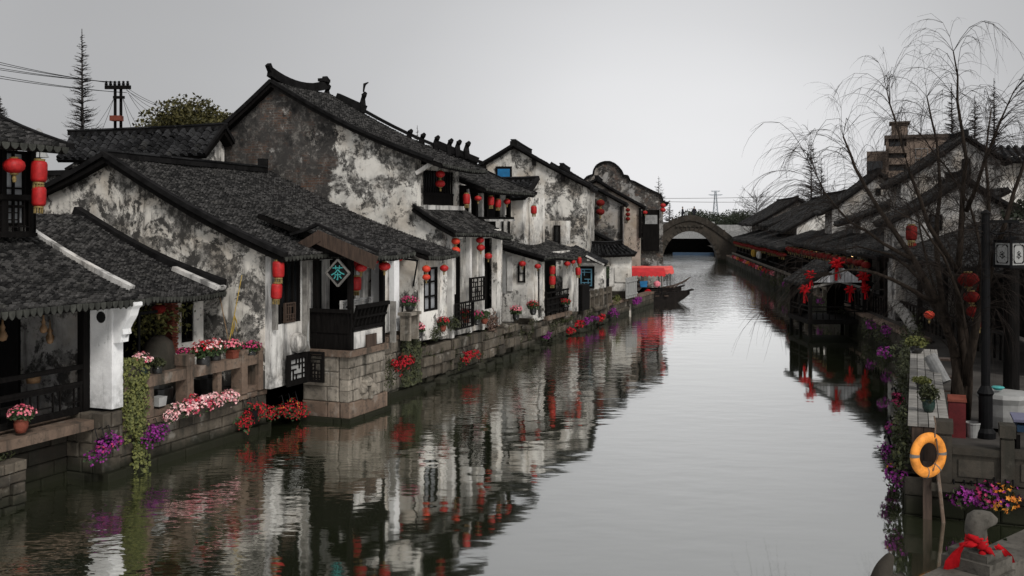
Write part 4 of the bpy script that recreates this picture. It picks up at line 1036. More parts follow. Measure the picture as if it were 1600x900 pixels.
roof(h, (e_ + .4, 75.5, 6.3), (e_ + .4, 84, 6.3), (e_ - 4, 75.5, 8.0), (e_ - 4, 84, 8.0), 'tile_black', .3, .3, .1)
fbox(MB(), 1004, 1030, 328, 392, 75, -.25, 0).build('porch_panel', M['wood'], h)
fbox(MB(), 1008, 1027, 336, 350, 75, -.3, -.25).build('shop_board', M['grey'], h)
h = thing('canal_side_shed', 'low dark lean-to sheds stepping down between the cloud gable and the bridge', 'shed', (-1, 90, 1), F)
MB().box(-5, .4, 86, 108, .4, 3.4).build('wall', M['wood'], h)
roof(h, (.9, 85.8, 3.3), (.9, 109, 3.3), (-3, 85.8, 5.0), (-3, 109, 5.0), 'tile_black', .35, .3, .04)
# low roofs in front of these
h = hs('low_gabled_house', 'low house with bright gable edge in front of the grey brick house', 58.6, 59.9, (880, 375), (916, 360), (965, 384), 'greybrick', 'tile_black', ov=.6, cw=.24, rl=.2, sag=.03, horn=.05)
m = MB(); m.beam(at(905, 394, s=48.0, fr=F), at(944, 414, s=48.0, fr=F), .12, .08); m.beam(at(914, 362, s=58.2, fr=F), at(914, 392, s=58.2, fr=F), .06, .06)
m.build('verge_board', M['board'], h)
h = thing('blue_lattice_house', 'low white house with pale blue lattice window and dark hipped roof by the landing', 'house', (-1, 48, 1), F)
q0, q1 = at(880, 452, s=48.6, fr=F), at(944, 410, s=48.6, fr=F)
MB().box(q0[0], q1[0], 48.6, 50.8, .85, 2.95).build('wall', M['white'], h)
roof(h, (q1[0] + .1, 48.2, 2.9), (q1[0] + .1, 50.9, 2.9), (q1[0] - 1.6, 48.2, 3.7), (q1[0] - 1.6, 50.9, 3.7), 'tile_black', .22, .18, .03)
fbox(MB(), 903, 929, 416, 450, 48.6, -.1, 0).build('window_surround', M['wood'], h)
a, b = at(907, 447, s=48.45, fr=F), at(925, 420, s=48.45, fr=F)
lattice(h, 's', 48.49, a[0], b[0], a[2], b[2], .16, .04, .06, 'skyblue', 'lattice_window', 0, None, 2)
h = thing('corner_white_house', 'white cottage with black hipped roof standing at the water beside the red boats', 'house', (-1, 54.5, .8), F)
q0, q1 = at(938, 460, s=54, fr=F), at(986, 398, s=54, fr=F); xa, xb, zt = q0[0], q1[0], q1[2]
MB().box(xa, xb, 54, 56.6, -.3, zt).build('wall', M['white'], h)
roof(h, (xa - 1.2, 53.6, zt), (xb + .2, 53.6, zt), (xa - .9, 55.3, zt + .5), (xb - .6, 55.3, zt + .5), 'tile_black', .26, .2, .05)
roof(h, (xb + .25, 53.6, zt), (xb + .25, 57, zt), (xb - .6, 55.3, zt + .5), (xb - .7, 57, zt + .5), 'tile_black', .26, .2, .03)
ridge(h, (xa - 1.2, 55.3, zt + .45), (xb - .5, 55.3, zt + .45), .25, .2, horn=.25)
fbox(MB(), 960, 981, 418, 441, 54, -.05, 0).build('panel', M['dirty'], h)
fbox(MB(), 943, 952, 416, 458, 54, -.06, 0).build('doorway', M['pane'], h)
fbox(MB(), 953, 988, 455, 474, 54, -.35, 0).build('plinth', M['darkstone'], h)
# landing in front of the blue window
h = thing('landing_railing', 'low stone railing of square posts round the canal landing', 'railing', (-14, 45, .9))
m = MB()
for k in range(6): m.box(-14.1, -13.9, 43.8 + k * .7, 43.98 + k * .7, .95, 1.75)
m.box(-14.08, -13.92, 43.8, 47.5, 1.45, 1.56); m.build('railing', M['quay'], h)
h = thing('white_gate', 'white slatted gate at the foot of the white cottage', 'gate', (-14, 51, .9))
m = MB()
for k in range(6): m.box(-14.08, -14.02, 50.6 + k * .36, 50.86 + k * .36, .9, 2.0)
m.box(-14.02, -13.98, 50.6, 52.7, 1.75, 1.83); m.box(-14.02, -13.98, 50.6, 52.7, 1.05, 1.13); m.build('slats', M['plastic'], h)
h = thing('black_cage_box', 'black slatted box standing on the landing beside the porch', 'box', (-14.1, 42.6, 1))
lattice(h, 's', 42.2, -14.6, -13.7, 1.0, 2.15, .14, .04, .07, 'wood', 'front_panel', 0, 'ink', 5); MB().box(-14.6, -13.7, 42.2, 43.2, 1.0, 2.13).build('body', M['wood'], h)

# ---- houses behind
h = thing('ridge_roof_house', 'long house behind with heavy black roll tiles and a straight ridge', 'house', (-22, 27, 1))
te = -21.98; a0, a1 = at(88, 240, s=26.5)[0], te + .35; b0 = at(112, 202, s=27.5)[0]
MB().box(a0 + .4, te - .16, 26.85, 27.95, 1, 7.0).build('wall', M['dirty'], h)
roof(h, (a0, 26.5, 7.12), (a1, 26.5, 7.12), (b0, 27.5, 8.12), (a1, 27.5, 8.12), 'tile_black', .34, .2, .03)
roof(h, (a0, 28.0, 7.6), (a1, 28.0, 7.6), (b0, 27.5, 8.12), (a1, 27.5, 8.12), 'tile_black', .5, .4, .0)
ridge(h, (b0 - .1, 27.5, 8.08), (a1 + .05, 27.5, 8.08), .2, .16, horn=.05)
MB().prism([(26.8, 5.0), (27.95, 5.0), (27.95, 7.5), (27.5, 8.0), (26.8, 7.3)], 0, te - .15, te).build('gable_wall', M['white'], h)
verge(h, [(a1 + .02, 26.45, 7.15), (a1 + .02, 27.5, 8.18)], .12, .16); verge(h, [(a1 + .02, 28.05, 7.6), (a1 + .02, 27.5, 8.18)], .12, .16)
h = house('rear_gabled_house', 'small house at the back with a warm plaster gable under a black ridge', L, 29.5, 34, (-30.2, 6.95), (-28.2, 7.95), (-26.3, 7.05), 1.0, 'brownwall', 'tile_black', .3, .3, .3, .05)
h = thing('rear_wall_building', 'stained white building wall between the balcony and the tea house gable', 'building', (-22.5, 23, 1))
MB().box(-26.5, -22.2, 22.4, 25.2, 1, 6.35).build('wall', M['dirty'], h)
m = MB().box(-26.6, -22.0, 22.25, 25.2, 6.35, 6.5); m.build('coping', M['ridge'], h)
h = thing('white_ornament', 'small white pointed ornament on the roof edge behind the balcony eave', 'ornament', (-22, 22.5, 6.4))
# complete the white ornament: two stacked pale finials on a stub post
p = at(60, 212, s=21); ORG[h.name] = (L, p); h.location = L.w(p)
MB().lathe((p[0], p[1], p[2] - .15), [(.16, 0), (.17, .12), (.12, .25), (.02, .36)], 8).build('upper_finial', M['plastic'], h)
MB().lathe((p[0] + .12, p[1], p[2] - .62), [(.2, 0), (.14, .12), (.02, .28)], 8).build('lower_finial', M['plastic'], h)
MB().box(p[0] - .05, p[0] + .05, p[1] - .05, p[1] + .05, p[2] - 2, p[2] - .1).build('post', M['wood'], h)

# ================================================================== RIGHT BANK, NEAR
FZ = .66
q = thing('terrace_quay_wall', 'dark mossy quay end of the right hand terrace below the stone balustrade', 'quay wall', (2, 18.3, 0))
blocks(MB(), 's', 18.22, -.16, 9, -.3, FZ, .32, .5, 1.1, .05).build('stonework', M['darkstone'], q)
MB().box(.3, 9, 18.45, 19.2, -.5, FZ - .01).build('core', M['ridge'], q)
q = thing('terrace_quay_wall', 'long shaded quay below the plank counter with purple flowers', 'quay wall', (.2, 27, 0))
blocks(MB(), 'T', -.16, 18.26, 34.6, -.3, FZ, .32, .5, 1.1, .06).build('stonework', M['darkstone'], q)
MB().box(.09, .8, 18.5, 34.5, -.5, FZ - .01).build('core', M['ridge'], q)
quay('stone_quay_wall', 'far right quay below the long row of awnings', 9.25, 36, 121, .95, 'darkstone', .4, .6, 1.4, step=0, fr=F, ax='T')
# balustrade facing the camera
h = thing('stone_balustrade', 'solid stone balustrade with square posts closing the right terrace', 'balustrade', (2.2, 18.2, FZ))
def bx_(x): return at(x, 700, s=18.2)[0]
P_ = [(bx_(1463), bx_(1487)), (bx_(1563), bx_(1584)), (bx_(1663), bx_(1684)), (bx_(1763), bx_(1784))]
for i, (a, b) in enumerate(P_):
    m = MB().box(a, b, 18.05, 18.35, FZ - .02, 1.42); m.box(a - .02, b + .02, 18.03, 18.37, 1.46, 1.66); m.box(a + .02, b - .02, 18.07, 18.33, 1.42, 1.46); m.build('post', M['darkstone'], h)
    if i < 3:
        c = P_[i + 1][0]
        m = MB().box(b + .004, c - .004, 18.12, 18.28, FZ + .004, 1.12); m.box(b + .004, c - .004, 18.08, 18.32, 1.124, 1.24); m.box(b + .1, c - .1, 18.1, 18.12, FZ + .1, 1.04)
        m.build('panel', M['darkstone'], h)
MB().box(bx_(1455), 9, 18.0, 18.5, FZ - .16, FZ - .024).build('base_slab', M['darkstone'], h)
# plank counter
h = thing('plank_counter', 'long weathered plank counter along the edge of the right terrace', 'counter', (.2, 24, FZ))
m = MB(); rr = random.Random(4)
for i in range(4):
    s = 18.55
    while s < 29.4:
        e = min(29.4, s + rr.uniform(1.6, 3.2)); m.hexa([(-.12 + i * .17, s, 1.45), (.035 + i * .17, s, 1.45), (.035 + i * .17, e - .02, 1.45), (-.12 + i * .17, e - .02, 1.45), (-.12 + i * .17, s, 1.5 + rr.uniform(0, .012)), (.035 + i * .17, s, 1.5), (.035 + i * .17, e - .02, 1.5 + rr.uniform(0, .012)), (-.12 + i * .17, e - .02, 1.5)]); s = e
m.build('plank_top', M['wood_grey'], h)
m = MB()
for s in range(37): m.box(-.06, -.02, 18.6 + s * .29, 18.86 + s * .29, .3, 1.44)
for k in range(3): m.box(-.05 + k * .19, .13 + k * .19, 18.57, 18.6, .45, 1.44)
m.build('plank_side', M['wood_brown'], h)
# life ring on a rope
c = at(1450.5, 711, s=17.72)
h = thing('life_ring', 'orange life ring with grey bands hanging at the terrace corner', 'life ring', c)
vs = []; n1_, n2_ = 40, 14; R0, r0 = .288, .082; pts = []
ring = MB(); fs = []
for i in range(n1_):
    a = 2 * pi * i / n1_
    for j in range(n2_):
        b = 2 * pi * j / n2_; rr_ = R0 + r0 * cos(b) * 1.05
        vs.append((c[0] + rr_ * cos(a) * .72 - r0 * .8 * sin(b) * .6, c[1] + rr_ * cos(a) * .65 + r0 * .8 * sin(b) * .72, c[2] + rr_ * sin(a)))
        fs.append((i * n2_ + j, ((i + 1) % n1_) * n2_ + j, ((i + 1) % n1_) * n2_ + (j + 1) % n2_, i * n2_ + (j + 1) % n2_))
ring.add(vs, fs).build('ring', M['orange'], h, smooth=True)
for a0 in (178, 2, 262, 310):
    m = MB(); vs = []; fs = []; w_ = 9 if a0 < 200 else 4
    for i in range(4):
        a = R(a0 - w_ / 2 + w_ * i / 3)
        for j in range(n2_):
            b = 2 * pi * j / n2_; rr_ = R0 + (r0 + .005) * cos(b) * 1.05
            vs.append((c[0] + rr_ * cos(a) * .72 - (r0 * .8 + .005) * sin(b) * .6, c[1] + rr_ * cos(a) * .65 + (r0 * .8 + .005) * sin(b) * .72, c[2] + rr_ * sin(a)))
    for i in range(3): fs += [(i * n2_ + j, (i + 1) * n2_ + j, (i + 1) * n2_ + (j + 1) % n2_, i * n2_ + (j + 1) % n2_) for j in range(n2_)]
    m.add(vs, fs).build('band', M['greyband'], h)
m = MB().tube([(c[0] + .10, c[1] + .0, c[2] + .3), (c[0] + .11, c[1] + .1, c[2] + .5), (c[0] + .09, c[1] + .15, c[2] + .62)], .012, 5); m.tube([(c[0] + .12, c[1] + .0, c[2] + .28), (c[0] + .15, c[1] + .06, c[2] + .0), (c[0] + .07, c[1] - .02, c[2] - .25)], .012, 5)
m.build('rope', M['slab'], h)
m = MB(); a, b = at(1447, 650, s=18.12), at(1473, 815, s=18.12)
m.box(a[0] - .05, a[0] + .09, 18.06, 18.16, -.2, .95); m.solo('mooring_post', M['wood_brown'], 'weathered timber post in the water beneath the life ring', 'post')
p = at(1476, 815, s=18.0); m = MB().tube([(p[0] - .12, 18.0, .98), (p[0] - .07, 17.98, .5), (p[0], 17.97, -.2)], .03, 6); m.solo('hanging_rope', M['slab'], 'thick brown rope hanging down to the water under the life ring', 'rope')

# terrace clutter
def tb(px, py, z=FZ): return at(px, py, z=z)
p = tb(1495, 682); h = thing('red_bin', 'dark red upright box bin beside the balustrade post', 'bin', p)
m = MB().box(p[0] - .16, p[0] + .16, p[1] - .14, p[1] + .14, FZ, FZ + .72); m.build('body', M['redbox'], h); MB().hexa([(p[0] - .18, p[1] - .16, FZ + .72), (p[0] + .18, p[1] - .16, FZ + .72), (p[0] + .18, p[1] + .16, FZ + .72), (p[0] - .18, p[1] + .16, FZ + .72), (p[0] - .17, p[1] - .15, FZ + .76), (p[0] + .17, p[1] - .15, FZ + .76), (p[0] + .17, p[1] + .15, FZ + .82), (p[0] - .17, p[1] + .15, FZ + .82)]).build('lid', M['terracotta'], h)
p = tb(1520, 683); m = MB().lathe(p, [(.11, 0), (.14, .26), (.15, .27), (.15, .3), (.135, .3), (.12, .05)], 16); m.solo('white_bucket', M['plastic'], 'white plastic bucket standing left of the lamp post foot', 'bucket', smooth=False)
a, b = at(1476, 598, s=25), at(1453, 556, s=25.2); m = MB().tube([a, lerp(a, b, .5), b], .15, 14); m.solo('rolled_mat', M['grey'], 'pale grey roll of matting leaning by the plank counter', 'roll', smooth=False)
def bench_stack(px, py, s, label):
    p = at(px, py, s=s); h = thing('wooden_stool', label, 'stool', (p[0], s, FZ))
    z = p[2]; MB().box(p[0] - .3, p[0] + .3, s - .16, s + .16, z - .05, z).build('seat', M['wood_brown'], h)
    for i in (-1, 1):
        for j in (-1, 1): MB().beam((p[0] + i * .25, s + j * .11, z - .05), (p[0] + i * .27, s + j * .13, FZ), .05, .05).build('leg', M['wood_brown'], h)
    MB().box(p[0] - .24, p[0] + .24, s - .02, s + .02, (z + FZ) / 2 - .03, (z + FZ) / 2).build('stretcher', M['wood_brown'], h)
bench_stack(1482, 560, 27.5, 'tall brown wooden stool behind the grey roll')
bench_stack(1488, 588, 25.6, 'low brown wooden stool near the willow foot')
p = at(1570, 630, s=23); h = thing('covered_table', 'round table with a crumpled white cloth beyond the lamp post', 'table', (p[0], 23, FZ))
pr = [(.42, 0), (.48, .25), (.5, .5), (.55, .62), (.52, .70), (.2, .74), (.02, .75)]
MB().lathe((p[0], 23, FZ + .08), pr, 22, .03).build('cloth', M['plastic'], h)
MB().lathe((p[0], 23, FZ), [(.25, 0), (.2, .05), (.05, .1), (.05, .5)], 10).build('leg', M['wood'], h)
p = at(1560, 592, s=22.6); m = MB().lathe((p[0], 22.75, FZ + .86), [(.07, 0), (.13, .05), (.11, .07), (.02, .08)], 12); m.solo('teal_bowl', M['teal'], 'teal bowl on the white cloth of the round table', 'bowl')
p = at(1592, 660, s=20.5); h = thing('blue_topped_table', 'dark table with a blue and lilac top at the right edge of the terrace', 'table', (p[0], 20.5, FZ))
m = MB().box(p[0] - .12, p[0] + .9, 20.1, 20.9, 1.36, 1.4); m.build('top', M['lilac'], h)
MB().box(p[0] - .06, p[0] + .88, 20.12, 20.88, 1.18, 1.30).build('apron', M['navy'], h)
for i in (-.04, .84):
    for j in (20.16, 20.84): MB().box(p[0] + i - .03, p[0] + i + .03, j - .03, j + .03, FZ, 1.12).build('leg', M['wood'], h)
# lamp post
p = tb(1540, 684); x, y = p[0], p[1]
h = thing('lamp_post', 'tall black lamp post with a side arm on the right terrace', 'lamp post', p)
m = MB().lathe(p, [(.19, 0), (.19, .12), (.13, .2), (.13, .85), (.16, .9), (.13, .96), (.085, 1.05), (.08, 4.45), (.1, 4.5), (.02, 4.56)], 14); m.build('post', M['iron'], h)
m = MB(); zt = at(1560, 346, s=y)[2]; xr = at(1592, 346, s=y)[0]
m.beam((x, y, zt), (xr, y, zt), .05, .06); m.beam((x, y, zt - .35), (x + .3, y, zt - .04), .03, .03); m.tube([(x + .05, y, zt - .18), (x + .2, y, zt - .26), (x + .42, y, zt - .2), (xr, y, zt - .25)], .022, 5); m.build('arm', M['iron'], h)
a, b = at(1553, 418, s=y), at(1604, 375, s=y); cxx = (a[0] + b[0]) / 2
h = thing('lantern_cabinet', 'hanging black framed lantern box with painted white panels on the lamp post arm', 'lantern', (cxx, y, a[2]))
k = .25; fx = MB(); z0, z1 = a[2], b[2]; pl_ = [(cxx - .28, y + .06), (cxx + .0, y - .22), (cxx + .28, y + .06), (cxx, y + .34)]
for (px_, py_) in pl_: fx.box(px_ - .025, px_ + .025, py_ - .025, py_ + .025, z0, z1)
for i in range(4):
    A_, B_ = pl_[i], pl_[(i + 1) % 4]
    for z in (z0 + .03, z1 - .03): fx.beam((*A_, z), (*B_, z), .05, .06)
fx.tube([(cxx, y + .06, z1), (cxx, y + .06, zt)], .025, 6); fx.box(cxx - .1, cxx + .1, y - .04, y + .16, z1, z1 + .06); fx.build('frame', M['iron'], h)
for i in (0, 1, 2, 3):
    A_, B_ = pl_[i], pl_[(i + 1) % 4]; mid = ((A_[0] + B_[0]) / 2, (A_[1] + B_[1]) / 2)
    m = MB().beam((A_[0], A_[1], (z0 + z1) / 2), (B_[0], B_[1], (z0 + z1) / 2), .012, z1 - z0 - .12); pn = m.build('panel', M['plastic'], h)
    if i < 2:
        d = nrm((mid[0] - cxx, mid[1] - y - .06, 0)); e = nrm((B_[0] - A_[0], B_[1] - A_[1], 0)); m = MB()
        def q_(u, v, o=.012): return (mid[0] + e[0] * u + d[0] * o, mid[1] + e[1] * u + d[1] * o, (z0 + z1) / 2 + v)
        for u in (-.13, .13): m.beam(q_(u, -.17), q_(u, .17), .01, .012)
        for v in (-.18, .18): m.beam(q_(-.12, v), q_(.12, v), .01, .012)
        for (u, v) in ((-.13, -.18), (.13, .18), (-.13, .18), (.13, -.18)): m.beam(q_(u * .7, v), q_(u, v * .75), .01, .02)
        for (u, v) in ((0, .05), (.035, .02), (-.035, .025), (.02, -.02), (-.025, -.015), (0, .0), (-.05, -.05), (.05, -.045)): m.lathe(q_(u, v), [(.004, -.012), (.016, 0), (.004, .012)], 6)
        m.beam(q_(0, -.10), q_(0, .03), .006, .008); m.beam(q_(0, -.09), q_(.04, -.05), .006, .008); m.beam(q_(0, -.09), q_(-.04, -.055), .006, .008)
        m.build('painted_motif', M['ink'], pn)
# black pillar and dark timber screen beside it
p = at(1580, 640, s=23.4); h = thing('timber_pillar', 'thick black timber pillar right of the lamp post', 'pillar', (p[0], 23.4, FZ))
MB().lathe((p[0], 23.4, FZ), [(.22, 0), (.22, .2), (.16, .24), (.15, 4.0)], 16).build('shaft', M['wood'], h)
p = at(1480, 560, s=26); 
# stone beast with red scarf on the stair railing of the bridge we stand on
def skin_body(name, mat, parent, verts, edges, sub=2, fr=None):
    fr_, org = ORG[parent.name]
    me = bpy.data.meshes.new(name); me.from_pydata([tuple(v[i] - org[i] for i in range(3)) for v, r in verts], edges, [])
    o = bpy.data.objects.new(name, me); COL.objects.link(o); o.parent = parent
    md = o.modifiers.new('skin', 'SKIN'); sd = o.modifiers.new('sub', 'SUBSURF'); sd.levels = sd.render_levels = sub
    for i, (v, r) in enumerate(verts): me.skin_vertices[0].data[i].radius = (r, r) if not isinstance(r, tuple) else r
    me.skin_vertices[0].data[0].use_root = True
    dg = bpy.context.evaluated_depsgraph_get(); ev = o.evaluated_get(dg); nm = bpy.data.meshes.new_from_object(ev)
    o.modifiers.clear(); o.data = nm; nm.materials.clear(); nm.materials.append(M[mat])
    nm.polygons.foreach_set('use_smooth', [True] * len(nm.polygons)); ORG[o.name] = (fr_, org)
    return o
rail_h = thing('bridge_railing', 'granite stair railing of the near bridge at the lower right corner', 'railing', (3, 6.2, 2.2), W)
d_ = (.77, .64); nx_, ny_ = -d_[1], d_[0]; P0 = (2.885, 6.18)
def rp_(k, off, z): return (P0[0] + d_[0] * k + nx_ * off, P0[1] + d_[1] * k + ny_ * off, z + .06)
def rbox(m, k0, k1, o0, o1, z0, z1): return m.hexa([rp_(k0, o0, z0), rp_(k1, o0, z0), rp_(k1, o1, z0), rp_(k0, o1, z0), rp_(k0, o0, z1), rp_(k1, o0, z1), rp_(k1, o1, z1), rp_(k0, o1, z1)])
rbox(MB(), -1.9, -.17, -.13, .13, 2.66, 2.80).build('hand_rail', M['carved'], rail_h)
rbox(MB(), .17, 2.6, -.13, .13, 2.66, 2.80).build('hand_rail', M['carved'], rail_h)
rbox(rbox(MB(), -1.9, -.17, -.08, .08, 1.9, 2.66), .17, 2.6, -.08, .08, 1.9, 2.66).build('panel', M['carved'], rail_h)
m = rbox(MB(), -.165, .165, -.165, .165, 1.7, 2.78); rbox(m, -.15, .15, -.15, .15, 2.784, 2.83); m.build('post', M['carved'], rail_h)
rbox(rbox(MB(), -1.165, -.835, -.165, .165, 1.7, 2.80), -1.14, -.86, -.14, .14, 2.804, 2.85).build('post', M['carved'], rail_h)
z = 2.89; x0, y0 = P0
sb = thing('stone_beast', 'carved stone beast with a long snout wearing a red scarf on the railing post', 'sculpture', (x0, y0, z), W)
SK = .86
sil = [(-.062, .0), (-.068, .08), (-.060, .125), (-.073, .17), (-.072, .245), (-.052, .295), (-.005, .322), (.055, .325), (.115, .308), (.143, .282), (.138, .252), (.10, .243), (.064, .236), (.058, .20), (.064, .16), (.054, .12), (.068, .07), (.072, 0)]
rr = random.Random(8); m = MB(); ys = [-1, -.8, -.45, 0, .45, .8, 1]; n = len(sil); vs = []
for v in ys:
    k = (1 - .42 * v * v * v * v - (.25 if abs(v) == 1 else 0)); vs += [(x0 + dx * k + rr.uniform(-.004, .004), y0 + v * .06 + rr.uniform(-.003, .003), z + .03 + (.15 + (dz - .15) * (.3 + .7 * k)) + rr.uniform(-.004, .004)) for dx, dz in [(q[0] * SK, q[1] * SK) for q in sil]]
m.add(vs, [(a * n + b, a * n + (b + 1) % n, (a + 1) * n + (b + 1) % n, (a + 1) * n + b) for a in range(len(ys) - 1) for b in range(n)] + [tuple(range(n - 1, -1, -1)), tuple((len(ys) - 1) * n + b for b in range(n))])
m.build('body', M['carved'], sb, smooth=True)
m = rbox(rbox(MB(), -.15, .15, -.15, .15, z - .06, z - .025), -.12, .12, -.12, .12, z - .024, z + .02); m.build('plinth', M['carved'], sb)
sf = thing('red_scarf', 'red ribbon scarf tied in a bow round the neck of the stone beast', 'scarf', (x0, y0, z + .15), W)
m = MB()
for k in range(3): m.lathe((x0 - .002, y0, z + .095 + k * .022), [(.058, 0), (.071 - .003 * k, .01), (.069 - .003 * k, .02), (.058, .021)], 18)
m.build('wrap', M['ribbon'], sf, smooth=True)
def ribbon(m, pts, w, th=.006):
    for a, b in zip(pts, pts[1:]): m.hexa([(a[0], a[1] - th, a[2] - w / 2), (b[0], b[1] - th, b[2] - w / 2), (b[0], b[1] + th, b[2] - w / 2), (a[0], a[1] + th, a[2] - w / 2), (a[0], a[1] - th, a[2] + w / 2), (b[0], b[1] - th, b[2] + w / 2), (b[0], b[1] + th, b[2] + w / 2), (a[0], a[1] + th, a[2] + w / 2)])
def fold(m, pts, w, wob=.012):
    n = 5; vs = []
    for i, p in enumerate(pts):
        for j in range(n):
            u = j / (n - 1) - .5; vs.append((p[0] + w[i] * u * w[-1], p[1] - wob * cos(j * 2.6 + i * .7) - .01, p[2] + w[i] * u * .45))
    m.add(vs, [(i * n + j, i * n + j + 1, (i + 1) * n + j + 1, (i + 1) * n + j) for i in range(len(pts) - 1) for j in range(n - 1)])
f_ = y0 - .085
m = MB(); fold(m, [(x0 - .07, f_, z + .15), (x0 - .115, f_ - .02, z + .15), (x0 - .16, f_ - .01, z + .11), (x0 - .185, f_ + .01, z + .05), (x0 - .19, f_ + .03, z - .04)], [.03, .07, .09, .11, .12, .8]); m.build('tail', M['ribbon'], sf, smooth=True); m = MB()
fold(m, [(x0 + .10, f_ + .05, z + .11), (x0 + .14, f_ + .06, z + .07), (x0 + .18, f_ + .08, z + .02), (x0 + .20, f_ + .1, z - .03)], [.04, .06, .08, .09, .8]); m.build('tail', M['ribbon'], sf, smooth=True)
m = MB()
for a, b in (((-.02, .13), (-.10, .19)), ((-.02, .12), (.06, .06)), ((-.02, .12), (-.02, .03)), ((-.03, .13), (-.15, .13))):
    m.tube([(x0 + a[0], f_ - .005, z + a[1]), (x0 + (a[0] + b[0]) / 2, f_ - .035, z + (a[1] + b[1]) / 2 + .012), (x0 + b[0], f_ - .01, z + b[1])], [.010, .022, .010], 7)
m.lathe((x0 - .02, f_ - .02, z + .10), [(.005, 0), (.025, .01), (.028, .03), (.02, .05), (.005, .055)], 10); m.build('bow', M['ribbon'], sf, smooth=True)
x1, y1, _ = rp_(-1.0, 0, 0); z1_ = 2.84
sb = thing('stone_beast', 'dark weathered stone beast with raised pointed tail at the bottom edge', 'sculpture', (x1, y1, z1_), W)
skin_body('body', 'darkstone', sb, [((x1, y1, z1_ + .05), .10), ((x1 - .06, y1, z1_ + .13), .085), ((x1 - .05, y1, z1_ + .22), .055), ((x1 + .0, y1, z1_ + .31), .02), ((x1 + .07, y1, z1_ + .12), .07), ((x1 + .13, y1, z1_ + .05), .05)], [(0, 1), (1, 2), (2, 3), (0, 4), (4, 5)])
MB().lathe((x1 + .0, y1, z1_), [(.14, 0), (.15, .03), (.12, .05)], 14).build('plinth', M['darkstone'], sb)

# ---- willow
tr = thing('willow_tree', 'bare many stemmed willow with long drooping twigs on the right terrace', 'tree', tb(1499, 668))
wb = tb(1499, 668); S0 = wb[1]
def wpt(px, py, ds): return at(px, py, s=S0 + ds)
limbs = [([(1497, 668, 0), (1500, 610, 0), (1492, 550, .1), (1467, 475, .2), (1425, 405, .3), (1375, 325, .5), (1335, 262, .8), (1318, 215, 1.0)], .14, .02),
         ([(1503, 668, .1), (1508, 590, .2), (1502, 520, .3), (1498, 430, .4), (1503, 330, .3), (1510, 250, .1), (1498, 160, 0), (1490, 80, -.2)], .13, .012),
         ([(1506, 600, 0), (1525, 500, -.3), (1548, 420, -.5), (1575, 340, -.6), (1598, 260, -.7), (1625, 170, -.8)], .10, .018),
         ([(1495, 560, 0), (1470, 470, .8), (1462, 380, 1.2), (1470, 300, 1.5), (1462, 220, 1.6), (1448, 150, 1.7)], .09, .014),
         ([(1465, 472, .2), (1420, 452, -.4), (1370, 425, -.8), (1325, 420, -1.2), (1275, 432, -1.5)], .06, .01),
         ([(1500, 500, .3), (1530, 420, 1), (1545, 330, 1.5), (1540, 250, 1.6), (1548, 170, 1.8)], .08, .012),
         ([(1425, 405, .3), (1380, 380, 0), (1330, 350, -.4), (1290, 300, -.8), (1262, 250, -1.0)], .05, .008),
         ([(1500, 430, .4), (1450, 350, -.6), (1420, 270, -1), (1400, 190, -1.2), (1385, 140, -1.2)], .06, .01),
         ([(1510, 330, .3), (1540, 250, -.4), (1560, 190, -.7), (1585, 140, -.9)], .05, .01),
         ([(1488, 655, .5), (1490, 560, .8), (1468, 470, 1.4), (1440, 380, 1.8), (1425, 300, 2.0)], .06, .01),
         ([(1512, 655, -.4), (1516, 560, -.6), (1500, 470, -.8), (1475, 400, -1.2), (1440, 350, -1.6), (1400, 330, -2)], .06, .008),
         ([(1480, 520, 0), (1440, 440, .5), (1395, 400, .9), (1340, 385, 1.2), (1290, 395, 1.3)], .05, .008),
         ([(1530, 480, 0), (1535, 400, .6), (1515, 320, 1), (1475, 260, 1.2), (1440, 210, 1.4)], .05, .008)]
tm = MB(); LP = []
for pts, r0, r1 in limbs:
    P_ = [wpt(*q) for q in pts]; Q_ = [P_[0]]
    for a, b in zip(P_, P_[1:]):
        for k in (.5, 1): c = lerp(a, b, k); Q_.append((c[0] + U(-.03, .03), c[1] + U(-.05, .05), c[2] + U(-.03, .03)))
    n = len(Q_); rs = [r0 + (r1 - r0) * (i / (n - 1)) ** .8 for i in range(n)]
    tm.tube(Q_, rs, 8)
    for i in range(1, n): LP.append((Q_[i], nrm([Q_[i][j] - Q_[i - 1][j] for j in range(3)]), i / (n - 1), rs[i]))
tm.build('trunk', M['bark'], tr, smooth=True)
rw_ = random.Random(12); tw = MB()
def twig(p, d, ln, r, lvl, droop):
    n = max(4, int(ln / .28)); pts = [p]; d = list(d); st = ln / n
    for i in range(n):
        d[2] -= droop * st * (.2 + 1.5 * i / n); d[0] += rw_.uniform(-.12, .12); d[1] += rw_.uniform(-.12, .12); d = list(nrm(d))
        pts.append(tuple(pts[-1][j] + d[j] * st for j in range(3)))
    tw.tube(pts, [r * (1 - .72 * i / n) for i in range(n + 1)], 3, False)
    if lvl > 0:
        for _ in range(rw_.randint(2, 4) + (lvl > 1)):
            k = rw_.randint(1, n - 1); a = rw_.uniform(-1, 1), rw_.uniform(-1, 1), rw_.uniform(-.8, .4)
            dd = nrm([pts[k + 1][j] - pts[k][j] + .6 * st * a[j] for j in range(3)])
            twig(pts[k], dd, ln * rw_.uniform(.4, .75), r * .58, lvl - 1, droop * 1.25)
